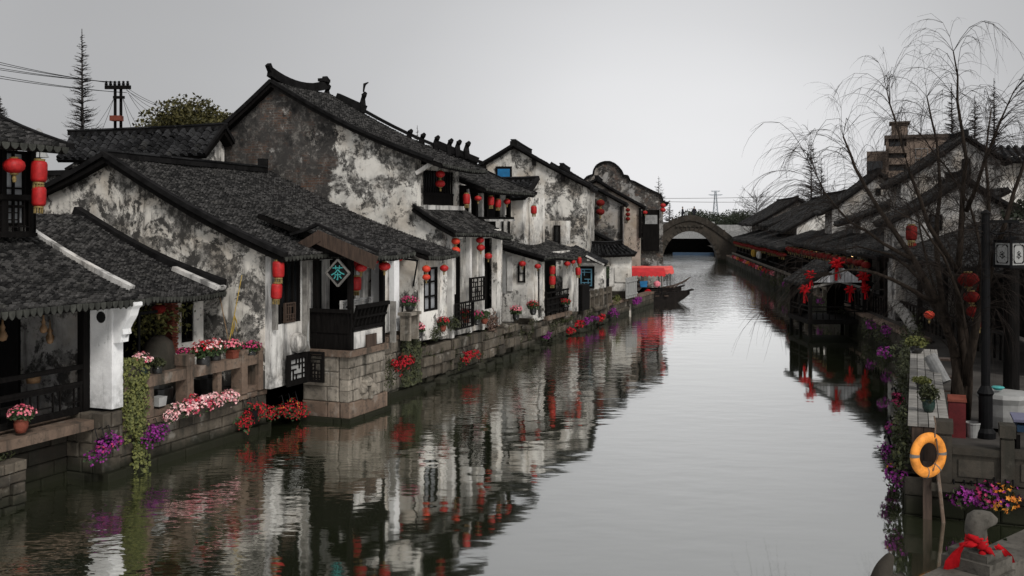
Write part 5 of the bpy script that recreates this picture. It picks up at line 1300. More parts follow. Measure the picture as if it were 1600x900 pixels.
for p, d, u, r in LP:
    if u < .22: continue
    for _ in range(((10 if 2.4 < p[2] < 5.8 else 6) if u < .7 else 5) if p[0] > .6 or p[2] > 4.6 else 1):
        a = (rw_.uniform(-1, 1), rw_.uniform(-1, 1), rw_.uniform(-.2, .9)); dd = nrm([d[j] * .8 + a[j] for j in range(3)])
        big = p[2] > 5.6; twig(p, dd, rw_.uniform(.8, 1.9) if big else rw_.uniform(.8, 2.0), rw_.uniform(.005, .0085), 2 if rw_.random() < (.6 if big else .85) else 1, rw_.uniform(1.2, 2.2) if big else rw_.uniform(.5, 1.5))
for _ in range(16):                 # pendulous strands over the water
    k = wpt(rw_.uniform(1235, 1300), rw_.uniform(425, 440), -1.5); k0 = wpt(1300, 426, -1.4); tw.tube([k0, lerp(k0, k, .5), k], .006, 3, False); twig(k, nrm((-.5, rw_.uniform(-.5, .5), -.5)), rw_.uniform(.8, 1.7), .006, 1, rw_.uniform(.5, 1.0))
tw.build('crown', M['twig'], tr)

# ---- creeper/shrub mass on the right quay and broad leaved tree at the right edge
m = MB()
for k in range(26): cloud(m, (U(-.25, .1), 29.5 + k * .7, U(.45, 1.3)), (.45, .6, .55), 110, .11, .2)
m.solo('quay_creeper', M['weed'], 'dark creeper tumbling over the far right quay wall', 'creeper')
m = MB()
for k in range(22): cloud(m, (-.28 + U(-.1, .05), 18.7 + k * .6, U(.1, .95)), (.2, .5, .42), 80, .085, .2)
for k in range(5): cloud(m, (-.2 + U(-.05, .06), 18.45 + k * .25, .75 + .14 * k), (.17, .28, .34), 110, .085, .1)
m.solo('quay_creeper', M['weed'], 'creeper below the plank counter between the purple flower clumps', 'creeper')
p = at(1590, 365, s=24); o = thing('evergreen_tree', 'dark broad leaved branch hanging in at the right edge above the lamp', 'tree', (p[0] + 1.8, 24, FZ))
MB().tube([(p[0] + 1.8, 24, FZ), (p[0] + 1.7, 24, 3.5), (p[0] + 1.2, 24, 5), (p[0] + .3, 24, 5.3)], [.16, .13, .08, .03], 8).build('trunk', M['bark'], o)
m = clumps(MB(), (p[0] + .9, 24, 5.2), (1.2, .9, .5), 22, 60, .14, .5, -1); m.build('crown', M['fargreen'], o)

# ================================================================== RIGHT BANK, FURTHER ALONG
def arcade(name, label, s0, s1, ze, zt, t0, t1, mat, posts=3.2, cw=.24):
    h = thing(name, label, 'arcade', (t0, (s0 + s1) / 2, .95), F)
    lat = MB()
    for k in range(int((s1 - s0) / .5)): lat.box(t0 - .03, t0 + .03, s0 + .45 + k * .5, s0 + .5 + k * .5, .96, 1.75)
    lat.box(t0 - .04, t0 + .04, s0 + .4, s1, 1.7, 1.78); lat.build('railing', M['wood'], h)
    roof(h, (t0 - .5, s0, ze), (t0 - .5, s1, ze), (t1, s0, zt), (t1, s1, zt), mat, cw, cw * .8, .04)
    MB().box(t1 - .3, t1 - .1, s0 + .2, s1 - .2, .95, zt - .2).build('rear_wall', M['wood'], h)
    MB().prism([(t0 + .3, .96), (t1 - .32, .96), (t1 - .32, zt - .35), (t0 + .3, ze - .05)], 1, s0 + .3, s0 + .4).build('end_wall', M['wood'], h)
    s = s0 + .5
    while s < s1: MB().box(t0 - .08, t0 + .08, s - .08, s + .08, .95, ze + .05).build('post', M['wood'], h); s += posts
    MB().box(t0 - .1, t0 + .1, s0 + .2, s1 - .2, ze - .2, ze + .02).build('eave_beam', M['wood'], h)
    return h
arcade('canal_arcade', 'near dark timber arcade behind the willow on the right bank', 29, 42.8, 3.6, 4.9, 10.1, 13.2, 'tile_far')
arcade('canal_arcade', 'long thatch coloured arcade roof behind the little red ribboned pavilion', 43, 71, 3.5, 4.7, 9.9, 12.9, 'tile_far')
for i, (s0, s1, lab) in enumerate(((72, 83, 'nearest of the three grey awning roofs on the far right bank'), (83.5, 96, 'middle grey awning roof on the far right bank'), (96.5, 113, 'farthest grey awning roof, next to the arch bridge'))):
    h = arcade('canal_awning', lab, s0, s1, 3.0, 4.15, 9.7, 13, 'tile_far', 3.5, .4)
# low railing and blooms along the far right quay
h = thing('quay_railing', 'pale stone railing along the far right quay', 'railing', (9.2, 70, .95), F)
m = MB().box(9.12, 9.24, 52, 112, 1.4, 1.55)
for k in range(30): m.box(9.1, 9.26, 52 + k * 2.05, 52.25 + k * 2.05, .95, 1.4)
m.build('railing', M['quay'], h)
rows = [(75 + k * 2.6, ('rose', 'crimson', 'crimson', 'amber')[k % 4]) for k in range(14)]
for k, (s, c) in enumerate(rows):
    o = thing('flower_box', '%s flower box in the row along the far right railing' % {'amber': 'orange', 'rose': 'pink', 'crimson': 'red'}[c], 'flower box', (9.05, s, .9), F, 'flower boxes along the far right railing')
    MB().box(8.95, 9.1, s - .7, s + .7, .85, 1.02).build('planter', M['darkstone'], o)
    blooms(MB(), (9.0, s, 1.12), (.16, .75, .2), 40, .12, -.5).build('blossoms', M[c], o)
rr = random.Random(31)
for k, (s, w) in enumerate(((40.5, .9), (43, .7), (49, .8), (52.5, 1.1), (57, .7), (61, 1.0), (66, .8), (70, .9), (74.5, .7), (79, .8))):
    m = MB(); cloud(m, (9.05, s, .75 + rr.uniform(-.25, .25)), (.3, w, .45), 220, .12, .2); m.solo('quay_bush', M['weed'], 'dark bush overhanging the far right quay wall', 'bush', F, 'bushes along the far right quay')
    o = thing('flower_basket', 'purple flowers tucked into the far right quay wall', 'flower basket', (8.9, s + 1.3, .8), F, 'purple flowers along the far right quay') if k % 3 == 0 else None
    if o: cloud(MB(), (8.95, s + 1.3, .75), (.15, .4, .25), 60, .1).build('foliage', M['weed'], o); blooms(MB(), (8.9, s + 1.3, .8), (.18, .4, .22), 30, .13, -.6).build('blossoms', M['purple'], o)
# ---- ribbon pavilion standing in the water
h = thing('water_pavilion', 'small dark pavilion over the water with pale boarded gable and red ribbons', 'pavilion', (14.3, 45.2, 0), W)
X0, X1, Y0, Y1 = 13.25, 15.65, 44.2, 47.2
m = MB().box(X0 - .15, X1 + .15, Y0 - .15, Y1, .42, .62); m.build('deck', M['wood'], h)
for x in (X0, X1):
    for y in (Y0, (Y0 + Y1) / 2, Y1): MB().box(x - .07, x + .07, y - .07, y + .07, -.4, 2.3).build('post', M['wood'], h)
m = MB()
for z in (.95, 1.15): m.box(X0, X1, Y0 - .03, Y0 + .03, z, z + .05); m.box(X0 - .03, X0 + .03, Y0, Y1, z, z + .05); m.box(X1 - .03, X1 + .03, Y0, Y1, z, z + .05)
for k in range(9): m.box(X0 + .28 * k - .02, X0 + .28 * k + .02, Y0 - .02, Y0 + .02, .62, .95)
m.build('railing', M['wood'], h)
for xa, xb in ((X0 + .05, X0 + .75), (X1 - .75, X1 - .05)): MB().box(xa, xb, Y1 - .1, Y1 - .05, .62, 2.2).build('rear_screen', M['wood'], h)
xm, ze, za = (X0 + X1) / 2, 2.28, 3.12; m = MB()
for k in range(15):
    a = X0 + .05 + (X1 - X0 - .1) * k / 15; b = a + (X1 - X0 - .1) / 15 - .02
    f1 = lambda x: ze + (za - ze) * (1 - abs(x - xm) / (xm - X0)) - .08
    m.prism([(a, ze), (b, ze), (b, max(ze + .01, f1(b))), (a, max(ze + .01, f1(a)))], 1, Y0 - .29, Y0 - .26)
m.build('gable_boards', M['stripe'], h)
MB().prism([(X0, ze - .02), (X1, ze - .02), (xm, za - .1)], 1, Y0 - .04, Y0 + .02).build('gable_backing', M['wood'], h)
MB().box(X0 - .1, X1 + .1, Y0 - .1, Y0 + .08, ze - .2, ze - .022).build('lintel', M['wood'], h)
m = MB(); m.beam((X0 - .25, Y0 - .2, ze - .28), (xm, Y0 - .2, ze + .05), .06, .1); m.beam((X1 + .25, Y0 - .2, ze - .35), (xm, Y0 - .2, ze + .05), .06, .1); m.build('brace', M['wood_grey'], h)
for sx, x in ((-1, X0), (1, X1)):
    roof(h, (x + sx * .3, Y0 - .25, ze - .12), (x + sx * .3, Y1 + .2, ze - .12), (xm, Y0 - .25, za), (xm, Y1 + .2, za), 'tile_far', .22, .2, .02)
verge(h, [(X0 - .3, Y0 - .31, ze - .1), (xm, Y0 - .31, za + .02)], .07, .09); verge(h, [(X1 + .3, Y0 - .31, ze - .1), (xm, Y0 - .31, za + .02)], .07, .09)
def bow(px, py, k, label):
    p = at(px, py, D=43.8, fr=W); o = thing('red_bow', label, 'ribbon bow', p, W); m = MB(); x, y, z = p
    for i in range(7):
        a = 2 * pi * i / 7; m.tube([(x, y, z), (x + .12 * k * cos(a), y - .06, z + .10 * k * sin(a)), (x + .21 * k * cos(a + .25), y - .02, z + .16 * k * sin(a + .25)), (x + .1 * k * cos(a + .5), y - .1, z + .09 * k * sin(a + .5))], [.02, .07 * k, .075 * k, .02], 6)
    m.build('loops', M['ribbon'], o, smooth=True)
    m = MB(); m.beam((x, y, z), (x + .12 * k, y - .03, z - .48 * k), .10 * k, .02); m.beam((x, y, z), (x - .02 * k, y - .03, z - .55 * k), .09 * k, .02); m.build('tails', M['ribbon'], o)
bow(1307, 412, 1.35, 'largest red ribbon bow at the peak of the pavilion gable')
bow(1266, 430, 1.1, 'red ribbon bow at the left eave corner of the pavilion')
bow(1257, 452, 1.1, 'red ribbon bow halfway down the left pavilion post')
bow(1328, 453, 1.0, 'red ribbon bow on the front of the right pavilion post')
bow(1349, 432, 1.3, 'red ribbon bow on the right eave end of the pavilion')
bow(1352, 450, .9, 'small red ribbon bow hanging below the right eave bow')
h = thing('jetty_railing', 'grey two bar railing running from the pavilion to the right quay', 'railing', (16.5, 45.5, .6), W)
m = MB()
for z in (1.0, 1.45, 1.9): m.beam((15.8, 45.2, z), (18.3, 45.0, z - .05), .05, .06)
for x in (15.9, 17.0, 18.2): m.box(x - .04, x + .04, 45.05, 45.2, .4, 1.95)
m.beam((15.7, 45.3, .62), (18.5, 45.1, .58), .9, .1); m.build('railing', M['wood_grey'], h)
m = MB(); p = at(1397, 478, s=41); q_ = at(1428, 512, s=36)
m.tube([at(1392, 470, s=42), at(1402, 478, s=41), at(1415, 492, s=39), at(1427, 515, s=36.4)], [.1, .2, .22, .15], 7); m.solo('fallen_trunk', M['wood_grey'], 'pale bare trunk lying on the right quay beyond the plank counter', 'log')

# ---- houses climbing behind the right bank
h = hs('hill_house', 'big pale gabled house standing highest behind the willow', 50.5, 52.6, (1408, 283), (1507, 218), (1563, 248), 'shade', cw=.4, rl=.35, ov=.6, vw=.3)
p0, p1 = at(1503, 280, s=50.5, fr=F), at(1516, 248, s=50.5, fr=F); window(h, 's', 50.5, p0[0], p1[0], p0[2], p1[2], 1, 2, 'wood', 'pane', .04)
h = thing('hill_annex', 'low annex with black flat eave and stained white wall right of the big gabled house', 'house', (18.5, 51.5, 1), F)
a, b = at(1556, 300, s=51, fr=F), at(1680, 243, s=51, fr=F)
MB().box(a[0], b[0], 51.2, 58, .9, b[2]).build('wall', M['white'], h)
roof(h, (a[0], 50.6, b[2] - .25), (b[0], 50.6, b[2] - .25), (a[0] + .2, 52.5, b[2] + .55), (b[0], 52.5, b[2] + .55), 'tile_black', .35, .3, .03)
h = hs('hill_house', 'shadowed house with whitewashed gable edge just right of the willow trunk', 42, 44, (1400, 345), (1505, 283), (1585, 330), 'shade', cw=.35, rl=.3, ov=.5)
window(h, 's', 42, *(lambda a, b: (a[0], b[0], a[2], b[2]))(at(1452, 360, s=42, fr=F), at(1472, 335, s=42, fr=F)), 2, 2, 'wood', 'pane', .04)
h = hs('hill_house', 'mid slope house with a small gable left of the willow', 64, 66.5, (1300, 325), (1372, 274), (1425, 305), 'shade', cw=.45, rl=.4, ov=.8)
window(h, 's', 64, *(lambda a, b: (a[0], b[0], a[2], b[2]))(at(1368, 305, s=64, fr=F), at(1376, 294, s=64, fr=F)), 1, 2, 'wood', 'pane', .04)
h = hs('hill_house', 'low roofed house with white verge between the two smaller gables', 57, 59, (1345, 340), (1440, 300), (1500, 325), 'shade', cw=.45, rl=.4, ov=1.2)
h = hs('hill_house', 'house with long slanting roof and white gable strip above the awnings', 82, 92, (1245, 352), (1322, 305), (1372, 330), 'white', cw=.5, rl=.45, ov=1.2)
h = hs('hill_house', 'lower white house with steep roof beside the far slate house', 95, 103, (1217, 348), (1290, 313), (1325, 330), 'white', cw=.5, rl=.45, ov=1.0)
h = hs('hill_house', 'far slate roofed house with grey gable, last before the trees', 106, 122, (1199, 340), (1246, 313), (1278, 327), 'greybrick', cw=.6, rl=.5, ov=1.8)
p0, p1 = at(1203, 365, s=105.9, fr=F), at(1212, 350, s=105.9, fr=F); MB().box(p0[0], p1[0], 105.4, 105.9, p0[2] + .2, p1[2]).build('air_conditioner', M['plastic'], h)
hwin(h, F, 106, ((1236, 1243, 326, 333),))
# lower white facades that show between the branches
h = thing('canal_shop', 'row of pale shop fronts with dark doors above the long arcade roof', 'shop', (13.6, 56, 1), F)
MB().box(13.3, 16, 44, 71, .95, 5.3).build('wall', M['shade'], h)
for k in range(8): window(h, 'T', 13.3, 45 + k * 3.2, 46.3 + k * 3.2, 4.3 + .0, 5.15, 2, 2, 'wood', 'pane', .03)
for k, (a, b) in enumerate(((1415, 1437), (1500, 1540))): pass
roof(h, (12.9, 44, 5.25), (12.9, 71, 5.25), (15, 44, 6.3), (15, 71, 6.3), 'tile_far', .4, .35, .03)
# apartment block
D_ = 150; Bf = Fr(20.5)
def A(px, py, D=D_): return at(px, py, s=150, fr=Bf)
h = thing('apartment_block', 'sooty ochre apartment block with stacked balconies and a rooftop tank room', 'apartment building', (A(1420, 330)[0], 155, 1), Bf)
a, b = A(1384, 330), A(1505, 214); c = A(1416, 330)
MB().box(c[0] + .05, b[0], 150, 163, .9, b[2]).build('main_wall', M['apt'], h)
e = A(1388, 214)
fl = [218, 236, 256, 275, 294, 313, 332]
m = MB().box(a[0], A(1388.5, 0)[0], 150, 163, .9, b[2]); m.box(A(1388.5, 0)[0], c[0] + .05, 153, 163, .9, b[2]); m.build('wing_wall', M['apt'], h)
for i, py in enumerate(fl[:-1]):
    z = A(1430, py)[2]
    MB().box(A(1388.5, 0)[0], c[0] + .04, 149.4, 153, z - .9 - .95, z - .95).build('balcony', M['apt'], h)
    MB().box(A(1390, 0)[0], c[0] - .2, 152.9, 153, z - .93, z + .5).build('window', M['pane'], h)
a2, b2 = A(1354, 236), A(1384, 330); MB().box(a2[0], b2[0], 151, 162, .9, a2[2]).build('side_wing', M['apt'], h)
for i in range(5):
    z = A(1430, 250 + i * 19)[2]
    for px in (1361, 1373): MB().box(A(px, 0)[0] - .5, A(px, 0)[0] + .5, 150.9, 151, z - 1.2, z).build('window', M['pane'], h)
t0, t1 = A(1393, 212), A(1419, 190); MB().box(t0[0], t1[0], 152, 156, b[2] + .3, t1[2]).build('tank_room', M['apt'], h); MB().box(t0[0] - .3, t1[0] + .3, 151.7, 156.3, t1[2], t1[2] + .25).build('tank_roof', M['aptdark'], h)
MB().box(a[0] - .2, b[0] + .2, 149.7, 163.2, b[2], b[2] + .5).build('parapet', M['aptdark'], h)
for i in range(5):
    z = A(1430, 232 + i * 19)[2]
    for px in (1440, 1465, 1490): window(h, 's', 150, A(px, 0)[0] - .8, A(px, 0)[0] + .8, z - 1.4, z, 2, 1, 'concrete', 'pane', .03)

# ================================================================== BRIDGES, FAR END
h = thing('arch_bridge', 'brown stone humpback bridge with one half round arch over the canal', 'bridge', (4.9, 125, 0), F)
tc_, rad, rx, ring_ = 5.0, 3.95, 3.35, .42; outer = []; N_ = 28
def deck(t): return 1.35 + 3.75 * (max(0, cos(max(-1, min(1, (t - tc_) / 7.0)) * pi / 2)) ** 1.5)
vs0 = []
for s in (123, 127):
    for i in range(N_ + 1):
        an = pi * i / N_; t = tc_ - rx * cos(an); vs0.append((t, s, rad * sin(an) - .2))
    for i in range(N_ + 1):
        t = -3.5 + 17 * i / N_; vs0.append((t, s, deck(t)))
m = MB(); K = 2 * (N_ + 1); fs = []
for o_ in (0, K):
    for i in range(N_): fs.append((o_ + i, o_ + i + 1, o_ + N_ + 1 + i + 1, o_ + N_ + 1 + i))
for i in range(N_): fs.append((i, i + 1, K + i + 1, K + i)); fs.append((N_ + 1 + i, N_ + 2 + i, K + N_ + 2 + i, K + N_ + 1 + i))
vs0 += [(-3.5, 123, -.3), (13.5, 123, -.3), (-3.5, 127, -.3), (13.5, 127, -.3)]
fs += [(0, N_ + 1, 2 * K), (N_, 2 * N_ + 1, 2 * K + 1)]
m.add(vs0, fs); m.build('spandrel', M['bridge'], h)
m = MB()
for i in range(22):
    a0, a1 = pi * i / 22 + .012, pi * (i + 1) / 22 - .012
    q = [(tc_ - (r_ - rad + rx) * cos(a), r_ * sin(a) - .2) for r_, a in ((rad - .03, a0), (rad - .03, a1), (rad + ring_, a1), (rad + ring_, a0))]
    m.prism(q, 1, 122.86, 123.1)
m.build('arch_ring', M['bridge'], h)
m = MB(); k = 24
for i in range(k):
    t0, t1 = -3.4 + 16.8 * i / k, -3.4 + 16.8 * (i + 1) / k; m.beam((t0, 122.95, deck(t0) + .26), (t1, 122.95, deck(t1) + .26), .22, .72)
m.build('parapet', M['bridge'], h)
for i in range(9):
    t = -3.2 + 16.4 * i / 8; m = MB().box(t - .16, t + .16, 122.8, 123.1, deck(t), deck(t) + .6); m.lathe((t, 122.95, deck(t) + .6), [(.1, 0), (.14, .1), (.03, .24)], 8); m.build('post', M['bridge'], h)
m = MB()
for i in range(7):
    t = tc_ - 1.5 + i * .5; m.box(t - .16, t + .16, 122.78, 122.84, rad + .3, rad + .55)
m.build('inscription_stones', M['darkstone'], h)
h = thing('flat_bridge', 'flat concrete road bridge with pale parapet beyond the stone arch', 'bridge', (8, 165, 0), F)
a, b = at(1095, 350, s=165, fr=F), at(1185, 372, s=165, fr=F)
MB().box(-30, 40, 165, 172, 2.1, 3.3).build('deck', M['grey'], h)
MB().box(-30, 40, 165.1, 165.4, 3.3, 4.35).build('parapet', M['concrete'], h)
for k in range(15): MB().box(-29 + k * 4.9, -28.5 + k * 4.9, 164.95, 165.5, 3.3, 4.85).build('post', M['concrete'], h)
MB().box(-8, -1.5, 165.2, 171, -.4, 2.1).build('abutment', M['darkstone'], h); MB().box(11.5, 22, 165.2, 171, -.4, 2.1).build('abutment', M['darkstone'], h)
m = MB().box(-1.4, 11.4, 170.5, 170.9, -.4, 2.05); m.solo('under_bridge_shade', M['wood'], 'dark sheet standing in for the shade under the flat bridge, seen through the arch', 'wall', F)  # black sheet added across the canal to paint the shade under the deck
m = MB().box(3.6, 9.6, 150, 150.3, -.1, .3); m.solo('floating_boom', M['navy'], 'blue float barrier lying on the water beyond the arch', 'barrier', F)

# far trees
m = MB()
for k in range(40): cloud(m, (at(1088 + k * 3.0, 345, D=240, fr=W)[0] + U(-1, 1), 240 + U(-6, 20), U(1.5, 6.4)), (4, 6, 1.8), 600, .45, .1)
m.solo('far_wood', M['fargreen'], 'low dark green wood on the horizon behind the bridges', 'wood', W, kind='stuff')
m = MB()
for k in range(60): cloud(m, (-420 + k * 15 + U(-5, 5), 420 + U(-10, 30), U(1.5, 5)), (11, 6, 4.5), 60, 2.4, .3)
m.solo('horizon_wood', M['fargreen'], 'far off line of trees along the horizon', 'wood', W, kind='stuff')

def bare(name, label, px, py_top, py_base, D, wpx, n=130, cone=True, fr=W, mat='fartwig', group=None, seed=3, up=.25):
    'leafless tree: tapered trunk and a crown of fine branches'
    rr = random.Random(seed); a = at(px, py_top, D=D, fr=W); z1 = a[2]; z0 = .9; x = a[0]; H_ = z1 - z0; w = wpx / 1555 * D / 2
    o = thing(name, label, 'tree', (x, D, z0), W, group)
    r0 = max(.10, H_ * .012); ub = (at(px, py_base, D=D, fr=W)[2] - z0) / H_; n = int(n * 1.8) if cone else n
    MB().tube([(x, D, z0), (x + .05, D, z0 + H_ * .5), (x, D, z1)], [r0, r0 * .6, r0 * .12], 6).build('trunk', M[mat], o)
    m = MB(); pxm = D / 1555 * 1.0
    for i in range(n):
        u = rr.uniform(.2, .985) if not cone else 1 - (1 - ub) * 1.25 * rr.random() ** .7 - .01; z = z0 + H_ * u; l = w * (((1 - u) / (1 - ub)) ** .7 if cone else math.sqrt(max(.05, 1 - (2 * u - 1.05) ** 2))) * rr.uniform(.55, 1.1); an = rr.uniform(0, 2 * pi)
        rise = up * l; e = (x + l * cos(an), D + l * sin(an), z + rise * rr.uniform(.4, 1.6)); mid = lerp((x, D, z), e, .5); mid = (mid[0], mid[1], mid[2] + .06 * l)
        m.tube([(x, D, z), mid, e], [max(.04, r0 * .2, pxm * .34), max(.02, r0 * .1, pxm * .25), pxm * .12], 3, False)
        for _ in range(6):
            b = lerp((x, D, z), e, rr.uniform(.25, .95)); an2 = an + rr.uniform(-1.2, 1.2); l2 = l * rr.uniform(.2, .45)
            m.tube([b, (b[0] + l2 * cos(an2), b[1] + l2 * sin(an2), b[2] + l2 * rr.uniform(-.1, .9))], [max(.012, pxm * .2), pxm * .1], 3, False)
    m.build('crown', M[mat], o)
bare('bare_conifer', 'tall bare dawn redwood standing alone above the utility pole roofs', 128, 45, 190, 70, 46, 150, seed=1)
bare('bare_conifer', 'bare tree tip at the left edge of the sky', 0, 150, 190, 75, 26, 90, seed=2)
bare('bare_conifer', 'slender bare tree tip behind the row of ridge beasts', 652, 196, 240, 110, 16, 70, seed=3)
bare('bare_conifer', 'bare conifer left of the pylon behind the cloud gable', 1029, 275, 330, 190, 26, 80, seed=4)
bare('bare_conifer', 'pale bare conifer behind the arch bridge end', 1046, 312, 340, 200, 16, 60, seed=5)
bare('bare_conifer', 'tall bare dawn redwood beside the far slate house', 1267, 213, 320, 135, 44, 150, seed=6)
bare('bare_conifer', 'shorter bare dawn redwood next to the tall one', 1283, 245, 320, 138, 30, 110, seed=16)
for i, (px, pt, lab) in enumerate(((1487, 130, 'bare redwood behind the big gabled house, left of three'), (1523, 150, 'bare redwood behind the big gabled house, middle and shortest of three'), (1553, 122, 'bare redwood behind the big gabled house, tallest and rightmost'))):
    bare('bare_conifer', lab, px, pt, 240, 80, 40, 130, seed=7 + i)
bare('bare_round_tree', 'round leafless tree beyond the white bridge parapet', 1182, 308, 345, 190, 56, 60, False, seed=11, up=.8)
bare('bare_round_tree', 'small leafless tree in front of the white bridge parapet', 1172, 344, 372, 140, 30, 30, False, seed=13, up=.6)
c = at(305, 186, D=62, fr=W); o = thing('evergreen_tree', 'rounded olive green tree rising behind the roofs', 'tree', (c[0], 62, 1), W)
MB().tube([(c[0], 62, 1), (c[0] + .2, 62, 6), (c[0], 62, 10)], [.35, .28, .12], 8).build('trunk', M['bark'], o)
clumps(MB(), (c[0], 62, 9.6), (3.0, 3, 2.9), 130, 150, .27, .34).build('crown', M['olive'], o)

# pylon and wires
h = thing('electricity_pylon', 'pale steel lattice pylon on the horizon', 'pylon', (at(1118, 345, D=1000, fr=W)[0], 1000, 1), W)
x = at(1118, 345, D=1000, fr=W)[0]; zt = at(1118, 298, D=1000, fr=W)[2]; m = MB()
for i in (-1, 1):
    for j in (-1, 1): m.beam((x + 3 * i, 1000 + 3 * j, 1), (x + .5 * i, 1000 + .5 * j, zt), .5, .5)
for k in range(8):
    z0, z1 = 1 + (zt - 1) * k / 8, 1 + (zt - 1) * (k + 1) / 8; w0, w1 = 3 - 2.5 * k / 8, 3 - 2.5 * (k + 1) / 8
    m.beam((x - w0, 997, z0), (x + w1, 997, z1), .3, .3); m.beam((x + w0, 997, z0), (x - w1, 997, z1), .3, .3)
m.build('tower', M['steel'], h)
for z, w in ((zt - .3, 4.5), (zt - 4, 7)): m = MB().beam((x - w, 1000, z), (x + w, 1000, z), .6, .6); m.beam((x - w, 1000, z), (x, 1000, z - 1.6), .4, .4); m.beam((x + w, 1000, z), (x, 1000, z - 1.6), .4, .4); m.build('crossarm', M['steel'], h)
for k, (za, zb) in enumerate(((308, 301), (313, 312))):
    a, b = at(1030, za + 2, D=420, fr=W), at(1400, zb - 6, D=420, fr=W); P_ = [lerp(a, b, i / 16) for i in range(17)]
    MB().tube([(p[0], p[1], p[2] - 1.2 * sin(pi * i / 16)) for i, p in enumerate(P_)], .10, 4).solo('power_line', M['grey'], ('upper' if k == 0 else 'lower') + ' far power line stretched across the sky right of the pylon', 'power line', W)
# utility pole with wires
Dp = 48; h = thing('utility_pole', 'twin utility pole with crossarms, insulators and fanning wires behind the roofs', 'utility pole', (at(185, 190, D=Dp, fr=W)[0], Dp, 1), W)
for px in (180, 189):
    x = at(px, 0, D=Dp, fr=W)[0]; MB().tube([(x, Dp, 1), (x, Dp, at(0, 134, D=Dp, fr=W)[2])], .075, 8).build('pole', M['wood'], h)
a, b = at(166, 137, D=Dp, fr=W), at(206, 137, D=Dp, fr=W)
MB().box(a[0], b[0], Dp - .2, Dp - .08, a[2] - .09, a[2] + .09).build('crossarm', M['wood'], h); MB().box(a[0] + .4, b[0] - .3, Dp - .2, Dp - .08, a[2] - .55, a[2] - .42).build('crossarm', M['wood'], h)
m = MB().box(at(184, 0, D=Dp, fr=W)[0] - .2, at(188, 0, D=Dp, fr=W)[0] + .2, Dp - .5, Dp - .1, at(0, 190, D=Dp, fr=W)[2], at(0, 182, D=Dp, fr=W)[2]); m.build('transformer', M['terracotta'], h)
for k in range(6):
    p = lerp(a, b, (k + .3) / 6); MB().lathe((p[0], Dp - .14, p[2] + .09), [(.05, 0), (.09, .06), (.05, .12), (.07, .18), (.02, .22)], 7).build('insulator', M['iron'], h)
def wire(p, q, sag, r=.014):
    P_ = [lerp(p, q, i / 14) for i in range(15)]; MB().tube([(c[0], c[1], c[2] - sag * 4 * (i / 14) * (1 - i / 14)) for i, c in enumerate(P_)], r, 4).build('wire', M['iron'], h)
for k, py in enumerate((96, 101, 109, 113, 121, 126)):
    p = lerp(a, b, k / 6); wire(at(-60, py - 14, D=44, fr=W), (p[0], Dp - .1, p[2] + .25 - (k > 3) * .5), .12)
for k, (px, py) in enumerate(((275, 168), (262, 176), (285, 172), (255, 182), (240, 188))):
    p = lerp(a, b, .7 + k * .06); wire((p[0], Dp - .1, p[2] + .1 - .12 * k), at(px, py, D=62, fr=W), .25, .012)
for px, py in ((150, 192), (160, 196), (205, 194), (215, 192)): wire(at(180 if px < 180 else 190, 140 + abs(px - 185) * .3, D=Dp, fr=W), at(px, py + 6, D=Dp - 3, fr=W), .05, .01)

